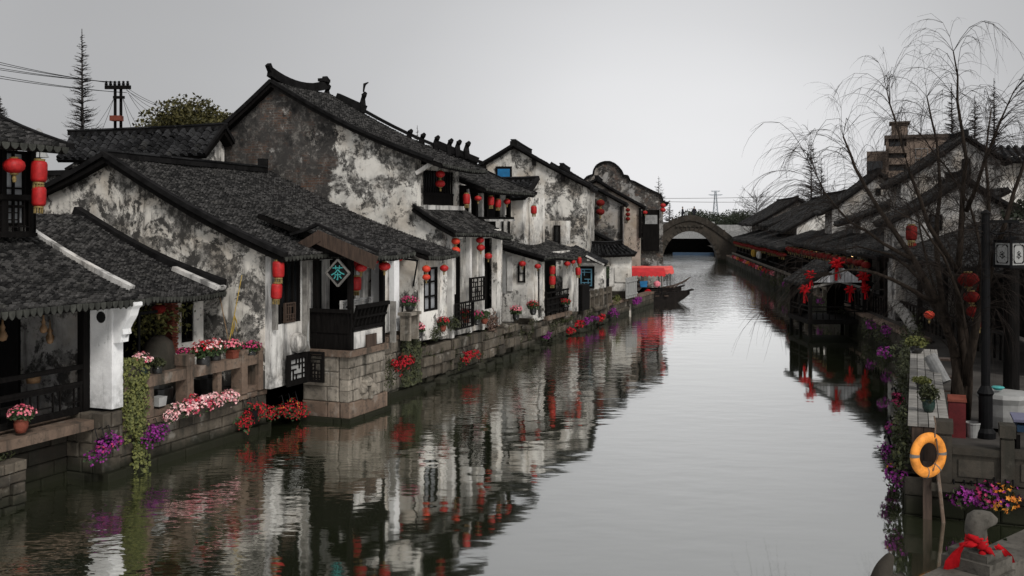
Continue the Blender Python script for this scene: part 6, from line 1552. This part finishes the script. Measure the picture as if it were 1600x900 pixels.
# ================================================================== BOATS
def boat(label, x0, x1, y, yaw, cz, cx0, cx1, cmat, clabel, wd=1.5, hl=.6):
    h = thing('wooden_boat', label, 'boat', ((x0 + x1) / 2, y, 0), W); n = 14; vs = []
    for i in range(n + 1):
        u = i / n; x = x0 + (x1 - x0) * u; w = wd / 2 * (sin(pi * min(1, .12 + .88 * (1 - abs(2 * u - .9) / 1.1 if u > .45 else .55 + u))) ** .5 if False else max(.08, 1 - abs(2 * u - .9) ** 2.6 * .8))
        sh = hl + .16 * max(0, 2 * u - 1) ** 2 + .18 * max(0, 1 - 3 * u) ** 2; kl = -.25 + .75 * max(0, (u - .7) / .3) ** 2; yy = y + yaw * (u - .5)
        vs += [(x, yy - w, sh), (x, yy - w * .72, kl), (x, yy + w * .72, kl), (x, yy + w, sh), (x, yy + w - .07, sh), (x, yy + w * .6, max(.2, kl + .1)), (x, yy - w * .6, max(.2, kl + .1)), (x, yy - w + .07, sh)]
    m = MB().add(vs, [(i * 8 + j, i * 8 + (j + 1) % 8, (i + 1) * 8 + (j + 1) % 8, (i + 1) * 8 + j) for i in range(n) for j in range(8)] + [tuple(range(7, -1, -1)), tuple(n * 8 + j for j in range(8))]); m.build('hull', M['hull'], h)
    m = MB(); m.beam((x1 - .1, y + yaw * .5, hl + .12), (x1 + .2, y + yaw * .52, hl + .2), .5, .07); m.build('prow', M['hull'], h)
    m = MB()
    for k in range(5): x = cx0 + .2 + k * (cx1 - cx0) / 4; m.box(x - .12, x + .12, y - wd * .4, y + wd * .4, .42, .48)
    m.build('bench', M['wood_brown'], h)
    for x in (cx0 + .1, cx1 - .1):
        for j in (-1, 1): MB().tube([(x, y + j * wd * .42, hl - .1), (x, y + j * wd * .42, cz)], .025, 5).build('canopy_pole', M['iron'], h)
    cv = thing('x', '', '', (0, 0, 0), W); bpy.data.objects.remove(cv)
    vs = []; fs = []; na = 8
    for i in range(7):
        x = cx0 - .1 + (cx1 - cx0 + .2) * i / 6
        for j in range(na + 1): v = j / na * 2 - 1; vs.append((x, y + v * wd * .56, cz - .06 + .30 * (1 - v * v) - .025 * (i % 2)))
    fs = [(i * (na + 1) + j, i * (na + 1) + j + 1, (i + 1) * (na + 1) + j + 1, (i + 1) * (na + 1) + j) for i in range(6) for j in range(na)]
    m = MB().add(vs, fs)
    for j in (-1, 1):
        yy = y + j * wd * .565
        for i in range(10):
            xa, xb = cx0 - .1 + (cx1 - cx0 + .2) * i / 10, cx0 - .1 + (cx1 - cx0 + .2) * (i + 1) / 10; m.add([(xa, yy, cz + .01), (xb, yy, cz + .01), (xb, yy + j * .03, cz - .2), ((xa + xb) / 2, yy + j * .03, cz - .28), (xa, yy + j * .03, cz - .2)], [(0, 1, 2, 3, 4)])
    for x in (cx0 - .1, cx1 + .1):
        m.add([(x, y - wd * .56, cz + .0), (x, y + wd * .56, cz), (x, y + wd * .56, cz - .18), (x, y - wd * .56, cz - .18)], [(0, 1, 2, 3)]); m.add([(x, y - wd * .56, cz), (x, y, cz + .22), (x, y + wd * .56, cz)], [(0, 1, 2)])
    m.build('canopy', M[cmat], h)
    return h
boat('nearer black wooden boat with a bright red canopy moored by the white cottage', 4.8, 10.9, 60.8, .5, 1.9, 6.9, 9.15, 'canvas', '')
boat('second black boat behind with a paler red canopy and raised oars', 5.4, 11.0, 64.5, .3, 1.85, 7.6, 10.25, 'canvas2', '')
m = MB()
for k in range(4): m.beam((9.6 + k * .2, 63.6 - k * .2, .75), (11.0 + k * .12, 63.4, 1.05 + .12 * k), .08, .05)
m.solo('oar_bundle', M['wood_brown'], 'bundle of oars sticking out of the second boat', 'oars', W)
for k, (x, c, lab) in enumerate(((7.3, 'amber', 'yellow life vest hung under the red canopy'), (7.95, 'blue', 'blue life vest hung under the red canopy'), (8.75, 'purple', 'purple cushion bundle hung under the red canopy end'), (8.2, 'ribbon', 'red cloth knot hung on the side of the nearer boat'))):
    z = 1.0 if k < 3 else .5; o = thing('life_vest' if k < 2 else 'cloth_bundle', lab, 'life vest' if k < 2 else 'cloth', (x, 60.1, z), W)
    m = MB().hexa([(x - .2, 60.0, z), (x + .2, 60.0, z), (x + .2, 60.15, z), (x - .2, 60.15, z), (x - .25, 60.0, z + .34), (x + .22, 60.0, z + .38), (x + .2, 60.15, z + .38), (x - .22, 60.15, z + .34)]) if k < 2 else MB().lathe((x, 60.05, z), [(.05, 0), (.2, .1), (.22, .25), (.08, .38)], 9)
    m.build('cloth', M[c if c != 'purple' else 'rose'] if c != 'blue' else M['blue'], o)

# people
def person(x, y, z, hgt, label, top, legs='darkcloth', fr=W, lean=0, yaw=0):
    k = hgt / 1.7; o = thing('person', label, 'person', (x, y, z), fr); c, s_ = cos(yaw), sin(yaw)
    def q(a, b, h): return (x + (a * c - b * s_) * k, y + (a * s_ + b * c) * k, z + h * k)
    V = [(q(0, 0, .92), .135 * k), (q(0, .01, 1.12), .13 * k), (q(0, 0, 1.32), .14 * k), (q(0, 0, 1.45), .06 * k), (q(0, -.02, 1.52), .07 * k), (q(0, -.02, 1.62), .085 * k),
         (q(-.19, 0, 1.38), .06 * k), (q(-.24, -.02, 1.1), .05 * k), (q(-.22, -.12, .9), .038 * k), (q(.19, 0, 1.38), .06 * k), (q(.24, -.02, 1.1), .05 * k), (q(.2, -.14, .92), .038 * k),
         (q(-.09, 0, .8), .09 * k), (q(-.1, -.03, .46), .065 * k), (q(-.1, .02, .06), .045 * k), (q(-.1, -.1, .04), .04 * k), (q(.09, 0, .8), .09 * k), (q(.1, .03, .46), .065 * k), (q(.1, .06, .06), .045 * k), (q(.1, -.05, .04), .04 * k)]
    E_ = [(0, 1), (1, 2), (2, 3), (3, 4), (4, 5), (2, 6), (6, 7), (7, 8), (2, 9), (9, 10), (10, 11), (0, 12), (12, 13), (13, 14), (14, 15), (0, 16), (16, 17), (17, 18), (18, 19)]
    b = skin_body('body', top, o, V, E_, 1); b.data.materials.append(M[legs]); b.data.materials.append(M['skin']); b.data.materials.append(M['hair'])
    for p in b.data.polygons:
        h_ = (p.center[2]) / k
        if h_ < .86: p.material_index = 1
        elif h_ > 1.46: p.material_index = 3 if h_ > 1.62 or (p.center[1] * c - p.center[0] * s_) / k > .02 else 2
    m = MB().lathe(q(0, .0, 1.61), [(.09 * k, 0), (.096 * k, .05 * k), (.08 * k, .1 * k), (.02 * k, .125 * k)], 10); m.build('hair', M['hair'], o, smooth=True)
    return o
p = F.w((9.45, 92, .95)); person(p[0], p[1], .95, 1.7, 'person in a mustard coat standing at the far right quay railing', 'mustard')
p = F.w((9.5, 88, .95)); person(p[0], p[1], .95, 1.65, 'person in pale clothes beside the mustard coat on the far quay', 'board')
p = F.w((5.6, 124.5, deck(5.6))); person(p[0], p[1], p[2], 1.7, 'dark clothed person crossing the arch bridge, right of two', 'darkcloth')
p = F.w((4.2, 125, deck(4.2))); person(p[0], p[1], p[2], 1.72, 'dark clothed person crossing the arch bridge, left of two', 'darkcloth', yaw=1)

# ================================================================== LANTERNS
g1 = 'red lanterns hung along the left bank'
LN = [(22, 259, 26, 'r', 'flattened red lantern hanging in front of the upper balcony door', dict(t=-16.0)), (61, 268, 34, 't', 'upper red lantern of the pair at the balcony corner', dict(t=-15.95)), (61, 307, 31, 't', 'lower red lantern of the pair at the balcony corner', dict(t=-15.95)),
      (248, 483, 17, 'r', 'small dull red lantern on the courtyard lamp stand', dict(t=-15.6)),
      (435, 421, 26, 't', 'upper long red lantern before the tea house window', dict(t=-13.85)), (432, 455, 25, 't', 'lower long red lantern before the tea house window', dict(t=-13.85)),
      (557, 411, 11, 't', 'small red lantern tucked behind the tea sign', dict(t=-13.2)), (564, 418, 15, 'r', 'round red lantern just right of the tea sign', dict(t=-12.9)), (556, 443, 24, 't', 'slim red lantern hanging low in the porch', dict(t=-13.4)),
      (585, 408, 10, 'r', 'red lantern under the porch roof edge', dict(t=-12.6)), (601, 416, 15, 'r', 'big round red lantern at the right end of the porch eave', dict(t=-12.4)), (623, 403, 11, 'r', 'red lantern on the bracket right of the porch', dict(s=25.6)),
      (666, 420, 11, 'r', 'upper red lantern of the pair before the white framed window', dict(t=-13.2)), (666, 433, 10, 'r', 'lower red lantern of the pair before the white framed window', dict(t=-13.2)), (694, 419, 11, 'r', 'single red lantern at the corner right of the white framed window', dict(t=-13.1)),
      (688, 272, 12, 'r', 'upper red lantern of the pair under the high eave', dict(t=-14.2)), (688, 287, 12, 'r', 'lower red lantern of the pair under the high eave', dict(t=-14.2)),
      (712, 377, 11, 'r', 'upper red lantern of the pair above the hanging lattice panels', dict(t=-13.4)), (712, 391, 11, 'r', 'lower red lantern of the pair above the hanging lattice panels', dict(t=-13.4)), (750, 375, 10, 'r', 'upper red lantern of the pair on the pale pillar', dict(t=-13.4)), (751, 387, 11, 'r', 'lower red lantern of the pair on the pale pillar', dict(t=-13.4)), (763, 400, 10, 'r', 'red lantern in front of the tall dark doorway', dict(t=-13.4)),
      (729, 311, 17, 't', 'leftmost and largest lantern under the upper storey eave', dict(t=-14.0)), (747, 310, 9, 'r', 'second lantern from the left under the upper storey eave', dict(t=-14.0)), (767, 314, 15, 't', 'third lantern from the left under the upper storey eave', dict(t=-14.0)), (778, 318, 14, 't', 'fourth lantern from the left under the upper storey eave', dict(t=-14.0)), (792, 315, 9, 'r', 'fifth lantern, at the right end of the upper storey eave', dict(t=-14.0)),
      (834, 328, 13, 't', 'lantern hanging off the corner of the small white house', dict(s=38.4)),
      (816, 412, 9, 'r', 'lantern above the narrow window of the low house end wall', dict(s=36.4)), (840, 416, 8, 'r', 'lantern at the low house corner door', dict(t=-13.5)), (863, 422, 14, 't', 'upper lantern of the pair in the low house porch', dict(t=-13.7)), (863, 438, 15, 't', 'lower lantern of the pair in the low house porch', dict(t=-13.7)), (886, 412, 8, 'r', 'lantern at the right porch pillar of the low house', dict(t=-13.5)), (895, 409, 7, 'r', 'lantern just beyond the right porch pillar', dict(t=-13.5)), (905, 407, 11, 't', 'upper lantern of the pair at the end of the low eave', dict(t=-13.4)), (903, 424, 12, 't', 'lower lantern of the pair at the end of the low eave', dict(t=-13.4)),
      (938, 317, 11, 'r', 'upper dark red lantern of the pair on the grey brick house', dict(s=59.5, fr=F)), (938, 331, 11, 'r', 'lower dark red lantern of the pair on the grey brick house', dict(s=59.5, fr=F)), (981, 328, 6, 'r', 'top lantern of the string of three on the pale gabled house', dict(s=66, fr=F)), (981, 335, 6, 'r', 'middle lantern of the string of three on the pale gabled house', dict(s=66, fr=F)), (981, 342, 6, 'r', 'bottom lantern of the string of three on the pale gabled house', dict(s=66, fr=F)),
      (1036, 321, 7, 'r', 'upper lantern at the canal end of the cloud gable', dict(s=74.5, fr=F)), (1036, 328, 7, 'r', 'lower lantern at the canal end of the cloud gable', dict(s=74.5, fr=F)), (1008, 332, 6, 'r', 'tiny lantern over the shop board of the cloud gable house', dict(s=74.5, fr=F))]
for px, py, hp, k, lab, pl in LN: lantern(px, py, hp, k, lab, g1, fr=pl.pop('fr', None), mat='red2' if px in (712, 666) else ('dimred' if px in (938, 981, 248) else 'red'), **pl)
g2 = 'lanterns hung on the right terrace'
for px, py, hp, k, lab, s, mt in ((1513, 437, 24, 'r', 'topmost dark red lantern beside the lamp post', 23, 'dimred'), (1518, 464, 19, 'r', 'second dark red lantern beside the lamp post', 23, 'dimred'), (1522, 487, 19, 'r', 'third dark red lantern beside the lamp post', 23, 'dimred'), (1532, 499, 26, 't', 'long dark red lantern partly behind the lamp post', 23.5, 'dimred'), (1533, 450, 14, 'r', 'dim lantern showing at the left edge of the lamp post', 24, 'dimred'), (1452, 492, 13, 'r', 'small orange red lantern among the willow branches', 30, 'red2'),
                           (1424, 364, 24, 't', 'upper faded lantern on the shadowed hill house', 41.5, 'dimred'), (1426, 388, 18, 't', 'lower faded lantern on the shadowed hill house', 41.5, 'dimred')):
    lantern(px, py, hp, k, lab, g2, mat=mt, **(dict(s=s) if px > 1430 else dict(s=s, fr=F)))
for k in range(26):        # the lit row under the long arcade eave
    s = 45.5 + k * .98; p = F.w((9.5, s, 3.05 + .05 * (k % 2)))
    o = copy_tree(PROTO[('r', 'dimred')]); o.location = p; o.scale = (.34,) * 3; o.rotation_euler = (0, 0, k); tag(o, 'small red lantern in the long row under the arcade eave', 'lantern', 'row of lanterns under the arcade eave')
for s0, s1 in ((72, 83), (83.5, 96), (96.5, 113)):
    s = s0 + .5
    while s < s1 - .3:
        o = copy_tree(PROTO[('r', 'dimred')]); o.location = F.w((9.5, s, 2.62 + U(-.06, .06))); o.scale = (.36,) * 3; o.rotation_euler = (0, 0, s); tag(o, 'small red lantern hanging under the edge of a grey awning roof', 'lantern', 'lanterns under the grey awning roofs'); s += U(.9, 1.4)
gl_ = G('lamp_glow'); em = gl_.n('ShaderNodeEmission'); em.inputs[0].default_value = (1, .62, .25, 1); em.inputs[1].default_value = 5; gl_.l(em.outputs[0], gl_.o.inputs[0]); M['glow'] = gl_.m
for px, py, lab in ((1275, 395, 'left lit bulb under the arcade eave'), (1332, 399, 'right lit bulb under the arcade eave'), (1297, 405, 'lit bulb just above the pavilion gable')):
    p = at(px, py, t=9.6, fr=F); o = thing('light_bulb', lab, 'bulb', p, F); MB().lathe(p, [(.01, -.07), (.05, -.03), (.05, .03), (.02, .08)], 8).build('globe', M['glow'], o); MB().tube([(p[0], p[1], p[2] + .08), (p[0], p[1], p[2] + .5)], .008, 4).build('cord', M['iron'], o)

# ================================================================== FLOWERS AND PLANTS, LEFT BANK
TR = -14.55
def fp(px, py, w, h, col, lab, t=TR, s=None, fr=None, **k):
    p = at(px, py, t=t, fr=fr) if s is None else at(px, py, s=s, fr=fr); D = (fr or L).w(p)[1]
    return potted(p, w / 1555 * D, h / 1555 * D, col, lab, fr=fr or L, **k)
fp(33, 676, 40, 44, 'rose', 'pink blossoms in a dark pot on the veranda slab', t=-14.75, potm='terracotta')
fp(222, 592, 30, 42, 'pink', 'pale pink blossoms in a pot beside the ivy pillar', potm='greenpot', second='rose')
fp(246, 590, 28, 34, None, 'dark bowl of dry twiggy leaves on the railing', poth=.55, leafm='weed')
fp(289, 561, 26, 18, 'magenta', 'low magenta flowers behind the square railing post', poth=.3, t=-14.9)
fp(318, 578, 40, 46, 'crimson', 'red and pink flowers in the wide black pot on the railing', second='pink', poth=.5)
fp(336, 574, 34, 45, 'pink', 'pink flowers in the second black pot on the railing', second='crimson', poth=.5, t=-14.7)
fp(363, 569, 30, 40, 'rose', 'red planter of green leaves tied with yellow ribbon on the railing', pot='cube', potm='terracotta', poth=.58, n=260)
fp(391, 562, 34, 30, 'magenta', 'magenta flowers in a black pot at the right end of the railing', poth=.5)
p = at(248, 634, t=-14.5); m = MB().hexa([(p[0] - .1, p[1] - .1, p[2]), (p[0] + .1, p[1] - .1, p[2]), (p[0] + .1, p[1] + .1, p[2]), (p[0] - .1, p[1] + .1, p[2]), (p[0] - .12, p[1] - .12, p[2] + .19), (p[0] + .12, p[1] - .12, p[2] + .19), (p[0] + .12, p[1] + .12, p[2] + .19), (p[0] - .12, p[1] + .12, p[2] + .19)])
m.solo('white_planter', M['plastic'], 'small cream square pot on the bottom rail of the terrace railing', 'pot')
for s, lab, r in ((17.0, 'dark tub on the terrace floor behind the railing', .3), (18.6, 'brown tub on the terrace floor behind the railing', .36)):
    m = MB().lathe((-15.1, s, .98), [(r * .8, 0), (r, .2), (r * 1.02, .42), (r * .9, .44), (r * .85, .3)], 14); m.solo('tub', M['pot'], lab, 'tub')
def hf(px, py, w, h, col, lab, t=-14.35, s=None, fr=None, **k):
    p = at(px, py, t=t, fr=fr) if s is None else at(px, py, s=s, fr=fr); D = (fr or L).w(p)[1]; sx = k.pop('sx', 1.9)
    return hanging(p, w / 1555 * D * sx, h / 1555 * D, col, lab, fr or L, **k)
hf(279, 640, 34, 26, 'pink', 'first pink flower box on the terrace quay', box=True, sx=1.6)
hf(303, 632, 34, 30, 'rose', 'second flower box on the terrace quay, pink with red', box=True, second='crimson', sx=1.6)
hf(323, 627, 26, 26, 'pink', 'third pink flower box on the terrace quay', box=True, sx=1.7)
hf(346, 624, 36, 26, 'pink', 'fourth and rightmost pink flower box on the terrace quay', box=True, second='rose', sx=1.7)
hf(165, 692, 36, 40, 'purple', 'purple flower basket hanging beside the stone pier of the veranda', t=-14.25, second='magenta', sx=1.4)
hf(238, 678, 36, 34, 'purple', 'purple flower basket hanging below the ivy pillar', t=-14.3, sx=1.5)
hf(396, 646, 50, 40, 'crimson', 'red flower basket hanging on the quay under the railing end', t=-14.25, sx=1.25, bs=.06)
hf(456, 637, 52, 36, 'crimson', 'red and orange flower basket hanging below the lattice shutter', t=-14.2, second='amber', sx=1.25, bs=.06)
hf(629, 564, 24, 26, 'crimson', 'red flower basket hanging beside the ivy strands', t=-13.5, leafm='weed')
hf(732, 553, 24, 22, 'crimson', 'red flowers hanging on the rough quay', t=-13.5)
hf(853, 521, 18, 15, 'purple', 'purple flowers hanging on the mossy stone quay', t=-13.85)
for px, py, w, c, lab in ((889, 516, 14, 'crimson', 'lower red clump low on the quay near the landing'), (904, 505, 14, 'crimson', 'upper red clump on the quay near the landing'), (914, 500, 12, 'purple', 'first purple clump under the landing railing'), (925, 498, 14, 'purple', 'second purple clump under the landing railing'), (937, 494, 10, 'crimson', 'small red clump under the landing railing'), (957, 486, 18, 'purple', 'purple clump under the white gate'), (994, 468, 16, 'purple', 'purple clump at the cottage corner by the boats')):
    hf(px, py, w, 14, c, lab, t=-14.0, bs=.11)
fp(640, 486, 28, 24, 'magenta', 'magenta flowers in a dark pot on the little stone stand', t=-13.4, poth=.42)
fp(728, 504, 18, 22, 'crimson', 'red flowers in a brown tub before the lattice panels', t=-13.7, potm='terracotta', pot='cube')
fp(883, 480, 20, 14, 'crimson', 'red flower trough on the low house doorstep', t=-13.8, poth=.4)
fp(672, 492, 10, 30, 'rose', 'rose flowers hanging at the end of the porch bench', t=-13.6, poth=.3) if False else None
h = thing('stone_stand', 'small pale stone stand carrying the magenta flower pot', 'stand', (-13.4, 25.1, 1.75))
p = at(640, 487, t=-13.4); k = p[1]
MB().box(-13.6, -13.2, k - .35, k + .35, p[2] - .09, p[2] - .004).build('top', M['pierstone'], h)
for j in (-.28, .2): MB().box(-13.55, -13.25, k + j, k + j + .1, 1.6, p[2] - .092).build('leg', M['pierstone'], h)
MB().box(-13.6, -13.45, k - .8, k - .7, 1.6, p[2] + .35).build('upright', M['wood_grey'], h)
for k, (px, py, t_, c, pm, lab) in enumerate(((655, 520, -13.3, 'rose', 'pot', 'small pink pot plant on the quay under the white framed window'), (692, 510, -13.35, 'crimson', 'terracotta', 'small red pot plant at the corner of the white framed house'), (745, 500, -13.4, 'magenta', 'pot', 'magenta pot plant below the pale pillar'), (757, 498, -13.4, None, 'terracotta', 'leafy terracotta pot below the tall dark doorway'), (806, 492, -13.7, 'rose', 'pot', 'pink pot plant on the ledge of the white end wall'), (833, 484, -13.75, 'crimson', 'pot', 'red pot plant beside the low house corner door'))):
    fp(px, py + 8, 20, 24, c, lab, t=t_, potm=pm, poth=.42)
for k, (s, w, lab) in enumerate(((24.2, .5, 'trailing weeds beside the tea house pier'), (28.4, .8, 'trailing weeds on the rough quay below the lattice panels'), (31.4, .9, 'trailing weeds on the rough quay below the dark doorway'), (35.6, .8, 'trailing weeds on the quay below the shuttered end wall'), (39.6, .9, 'trailing weeds on the mossy quay below the porch'), (44.0, .9, 'trailing weeds below the landing railing'))):
    t_ = -13.6 if s < 34 else (-13.8 if s < 38 else -14.0); m = MB()
    for j in range(5): cloud(m, (t_, s + U(-w, w), U(.35, 1.05)), (.13, .25, U(.2, .4)), 70, .08, .2, .45)
    m.solo('trailing_weeds', M['weed'], lab, 'weeds')
# ivy
m = MB()
for k in range(1500):
    z = 2.25 - 2.1 * rnd() ** 1.25; w = .20 + .06 * sin(z * 6.3 + 1) + .03 * sin(z * 17) + (.07 if z > 1.5 else 0) - (.07 if z < .8 else 0); a = U(-w, w) + .05 * sin(z * 4); leaf(m, (-14.42 + U(0, .13) + (z > 1.9) * U(-.3, 0), 15.55 + a, z), .065 * U(.6, 1.4), nrm((1, U(-.9, .3), U(-.2, .9))), .75)
for k in range(14):
    z = U(.3, 1.9); a = U(-.28, .28)
    for j in range(18): leaf(m, (-14.36 + U(0, .1), 15.55 + a + U(-.06, .06), z - j * .03 + U(-.03, .03)), .06 * U(.6, 1.5), nrm((1, U(-.9, .3), U(-.2, .9))), .75)
for k in range(500): leaf(m, (-14.4 + U(-.42, .05), 15.32 + U(-.06, .05), U(.6, 2.15)), .065 * U(.6, 1.4), nrm((U(-.3, .5), -1, U(-.1, .8))), .75)
h = thing('ivy_pillar', 'stone post smothered in yellow green ivy at the start of the terrace', 'creeper', (-14.6, 15.5, .2))
m.build('foliage', M['ivy'], h); MB().box(-14.78, -14.45, 15.36, 15.76, .98, 2.12).build('post', M['quay'], h)
for px, t_, lab, w in ((633, -13.6, 'left hanging strand of dark ivy on the quay past the tea house', .26), (648, -13.6, 'right hanging strand of dark ivy on the quay past the tea house', .22)):
    p = at(px, 545, t=t_); m = MB()
    for k in range(800): z = U(.25, 2.1); leaf(m, (t_ + U(-.02, .12), p[1] + U(-w, w) * (1 + .2 * sin(z * 7)), z), .09 * U(.6, 1.3), nrm((1, U(-1, .3), U(-.2, .8))), .7)
    m.solo('ivy_strand', M['weed'], lab, 'ivy')
for i, (px, py, w, hh, t_, mt, lab) in enumerate(((680, 520, 30, 26, -13.5, 'weed', 'dark bush on the rough quay left of the lattice panels'), (708, 505, 26, 22, -13.45, 'weed', 'dark low bush under the hanging lattice panels'), (768, 505, 22, 46, -13.6, 'dry', 'dry brown weeds by the low house wall'), (790, 520, 40, 30, -13.75, 'weed', 'weeds growing on the rubble below the white end wall'), (964, 468, 14, 18, -14.0, 'ivy', 'bright green bush beside the white gate'), (948, 425, 12, 24, -14.6, 'leaf', 'potted green shrub at the corner of the blue lattice house'), (820, 515, 40, 14, -13.9, 'weed', 'fringe of weeds along the quay top below the low house'), (880, 500, 60, 10, -14.0, 'weed', 'thin weeds along the landing quay'))):
    p = at(px, py, t=t_); D = L.w(p)[1]; k = D / 1555
    cloud(MB(), p, (.22, w * k * .8, hh * k * .5), int(160 + 5 * w), .09 if mt != 'dry' else .13, .1, .35 if mt == 'dry' else .5).solo('quay_bush', M[mt], lab, 'bush')
# courtyard tree and lamp stand
p = at(228, 510, t=-16.6); o = thing('courtyard_tree', 'small tree with yellow green leaves in the courtyard behind the ivy pillar', 'tree', (-16.4, p[1], 1.0))
MB().tube([(-16.4, p[1], 1), (-16.35, p[1] + .1, 2.2), (-16.4, p[1], 3.1)], [.06, .05, .02], 6).build('trunk', M['bark'], o)
clumps(MB(), (-16.2, p[1] - .1, 2.6), (.7, 1.2, .75), 46, 22, .11, .35, -1).build('crown', M['goldleaf'], o)
h = thing('lamp_stand', 'black T shaped lantern stand in the courtyard', 'lamp stand', at(217, 600, t=-15.5))
b = at(217, 490, t=-15.5); MB().tube([(b[0], b[1], 1.0), b], .035, 6).build('pole', M['iron'], h); MB().box(b[0] - .03, b[0] + .03, b[1] - .45, b[1] + .55, b[2] - .03, b[2] + .03).build('crossbar', M['iron'], h)
p = at(248, 555, t=-15.6); m = MB().lathe((p[0], p[1], 1.0), [(.3, 0), (.42, .3), (.42, .8), (.3, 1.3), (.12, 1.45)], 14); m.solo('stone_jar', M['darkstone'], 'large dark rounded jar in the courtyard behind the railing', 'jar', smooth=True)
# poles leaning on the tea house gable
a, b = at(357, 532, s=19.3), at(339, 440, s=19.7); MB().tube([a, b], .013, 6).solo('bamboo_pole', M['bamboo'], 'thin bamboo pole leaning left against the tea house gable', 'pole')
a, b = at(358, 535, s=19.2), at(378, 430, s=19.7); MB().tube([a, b], .011, 6).solo('bamboo_pole', M['yellow'], 'yellow wrapped pole leaning right against the tea house gable', 'pole')
m = MB(); a = at(366, 500, s=19.4); ribbon(m, [(a[0], a[1], a[2] + .1), (a[0] + .03, a[1] - .02, a[2] - .1), (a[0] - .04, a[1] - .03, a[2] - .32)], .12); ribbon(m, [(a[0], a[1], a[2] + .1), (a[0] + .09, a[1] - .02, a[2] - .05), (a[0] + .1, a[1] - .03, a[2] - .22)], .09)
m.solo('yellow_ribbon', M['yellow'], 'yellow ribbon tied round the leaning poles', 'ribbon')

# ================================================================== FLOWERS, RIGHT BANK
for (px, py, w, h_, c, s2, lab), s_ in zip(((1397, 672, 28, 34, 'purple', 'magenta', 'upper purple clump spilling from the right quay'), (1394, 702, 30, 34, 'purple', None, 'lower purple clump spilling from the right quay'), (1402, 738, 40, 40, 'purple', 'amber', 'purple and orange clump at the terrace corner near the life ring'), (1403, 622, 24, 26, 'magenta', None, 'dull magenta clump on the shaded right quay')), (22, 20.4, 18.6, 25)):
    hf(px, py, w, h_, c, lab, s=s_, out=(-1, -.6), second=s2, d=.2, sx=1.25, leafm='weed', dens=.55)
for px, py, w, c, lab in ((1386, 514, 18, 'purple', 'upper small purple clump on the distant part of the right quay'), (1384, 548, 20, 'purple', 'lower small purple clump on the distant part of the right quay')):
    hf(px, py, w, 15, c, lab, s=40 if py < 530 else 34, out=(-1, -.6), dens=.5, bs=.11)
def hs_(px, py, w, h_, c, s2, lab):
    p = at(px, py, s=18.05); D = L.w(p)[1]; k = D / 1555; o = thing('hanging_flowers', lab, 'flower basket', p)
    m = MB().lathe((p[0], p[1], p[2] - h_ * k * .3), [(.06, 0), (.11, .1), (.12, .2)], 9)
    for j in (-.5, .1, .5): m.tube([(p[0] + j * w * k * .6, p[1], p[2] + h_ * k * .2), (p[0] + j * w * k * .6, p[1] - .04, p[2] + h_ * k * .6), (p[0] + j * w * k * .6, p[1] + .12, p[2] + h_ * k * .6)], .014, 4)
    m.build('basket', M['iron'], o)
    cloud(MB(), p, (w * k * .5, .16, h_ * k * .45), 170, .1, .2).build('foliage', M['weed'], o)
    blooms(MB(), p, (w * k * .5, .17, h_ * k * .42), 70, .075, -.8, (0, -1)).build('blossoms', M[c], o)
    if s2: blooms(MB(), (p[0] + .02, p[1], p[2] + .05), (w * k * .5, .18, h_ * k * .45), 22, .075, -.4, (0, -1)).build('second_blossoms', M[s2], o)
hs_(1504, 776, 42, 40, 'purple', None, 'left purple flower basket under the stone balustrade')
hs_(1540, 776, 40, 44, 'purple', 'magenta', 'middle purple flower basket under the stone balustrade')
hs_(1568, 780, 44, 52, 'amber', 'purple', 'orange and purple flower basket under the stone balustrade')
fp(1451, 644, 30, 50, 'dimred', 'green glazed bowl with a dark red leaved plant on the plank counter', t=.25, potm='greenpot', poth=.42, leafm='weed') if False else None
p = at(1451, 644, z=1.5); potted(p, .42, .58, None, 'green glazed bowl with a dark leafy plant on the plank counter', potm='greenpot', poth=.42, leafm='weed', n=300)
p = at(1440, 609, z=1.5); o = potted(p, .42, .3, None, 'black trough of low bright green sprouts on the plank counter', pot='cube', poth=.5, leafm='ivy', n=260)
p = at(1432, 552, z=1.5); potted(p, .62, .52, None, 'bowl of yellow green and rusty foliage at the far end of the plank counter', potm='pot', poth=.4, leafm='ivy', n=320)
# small dark bush in the lower right corner beyond the railing
p = at(1605, 890, D=6.6, fr=W); cloud(MB(), p, (.25, .3, .2), 160, .08, .1).solo('corner_bush', M['leaf'], 'dark green leaves at the lower right corner behind the railing', 'bush', W)
for k_ in list(PROTO.values()):
    if not k_.get('label') or k_['label'] == 'lantern': pass
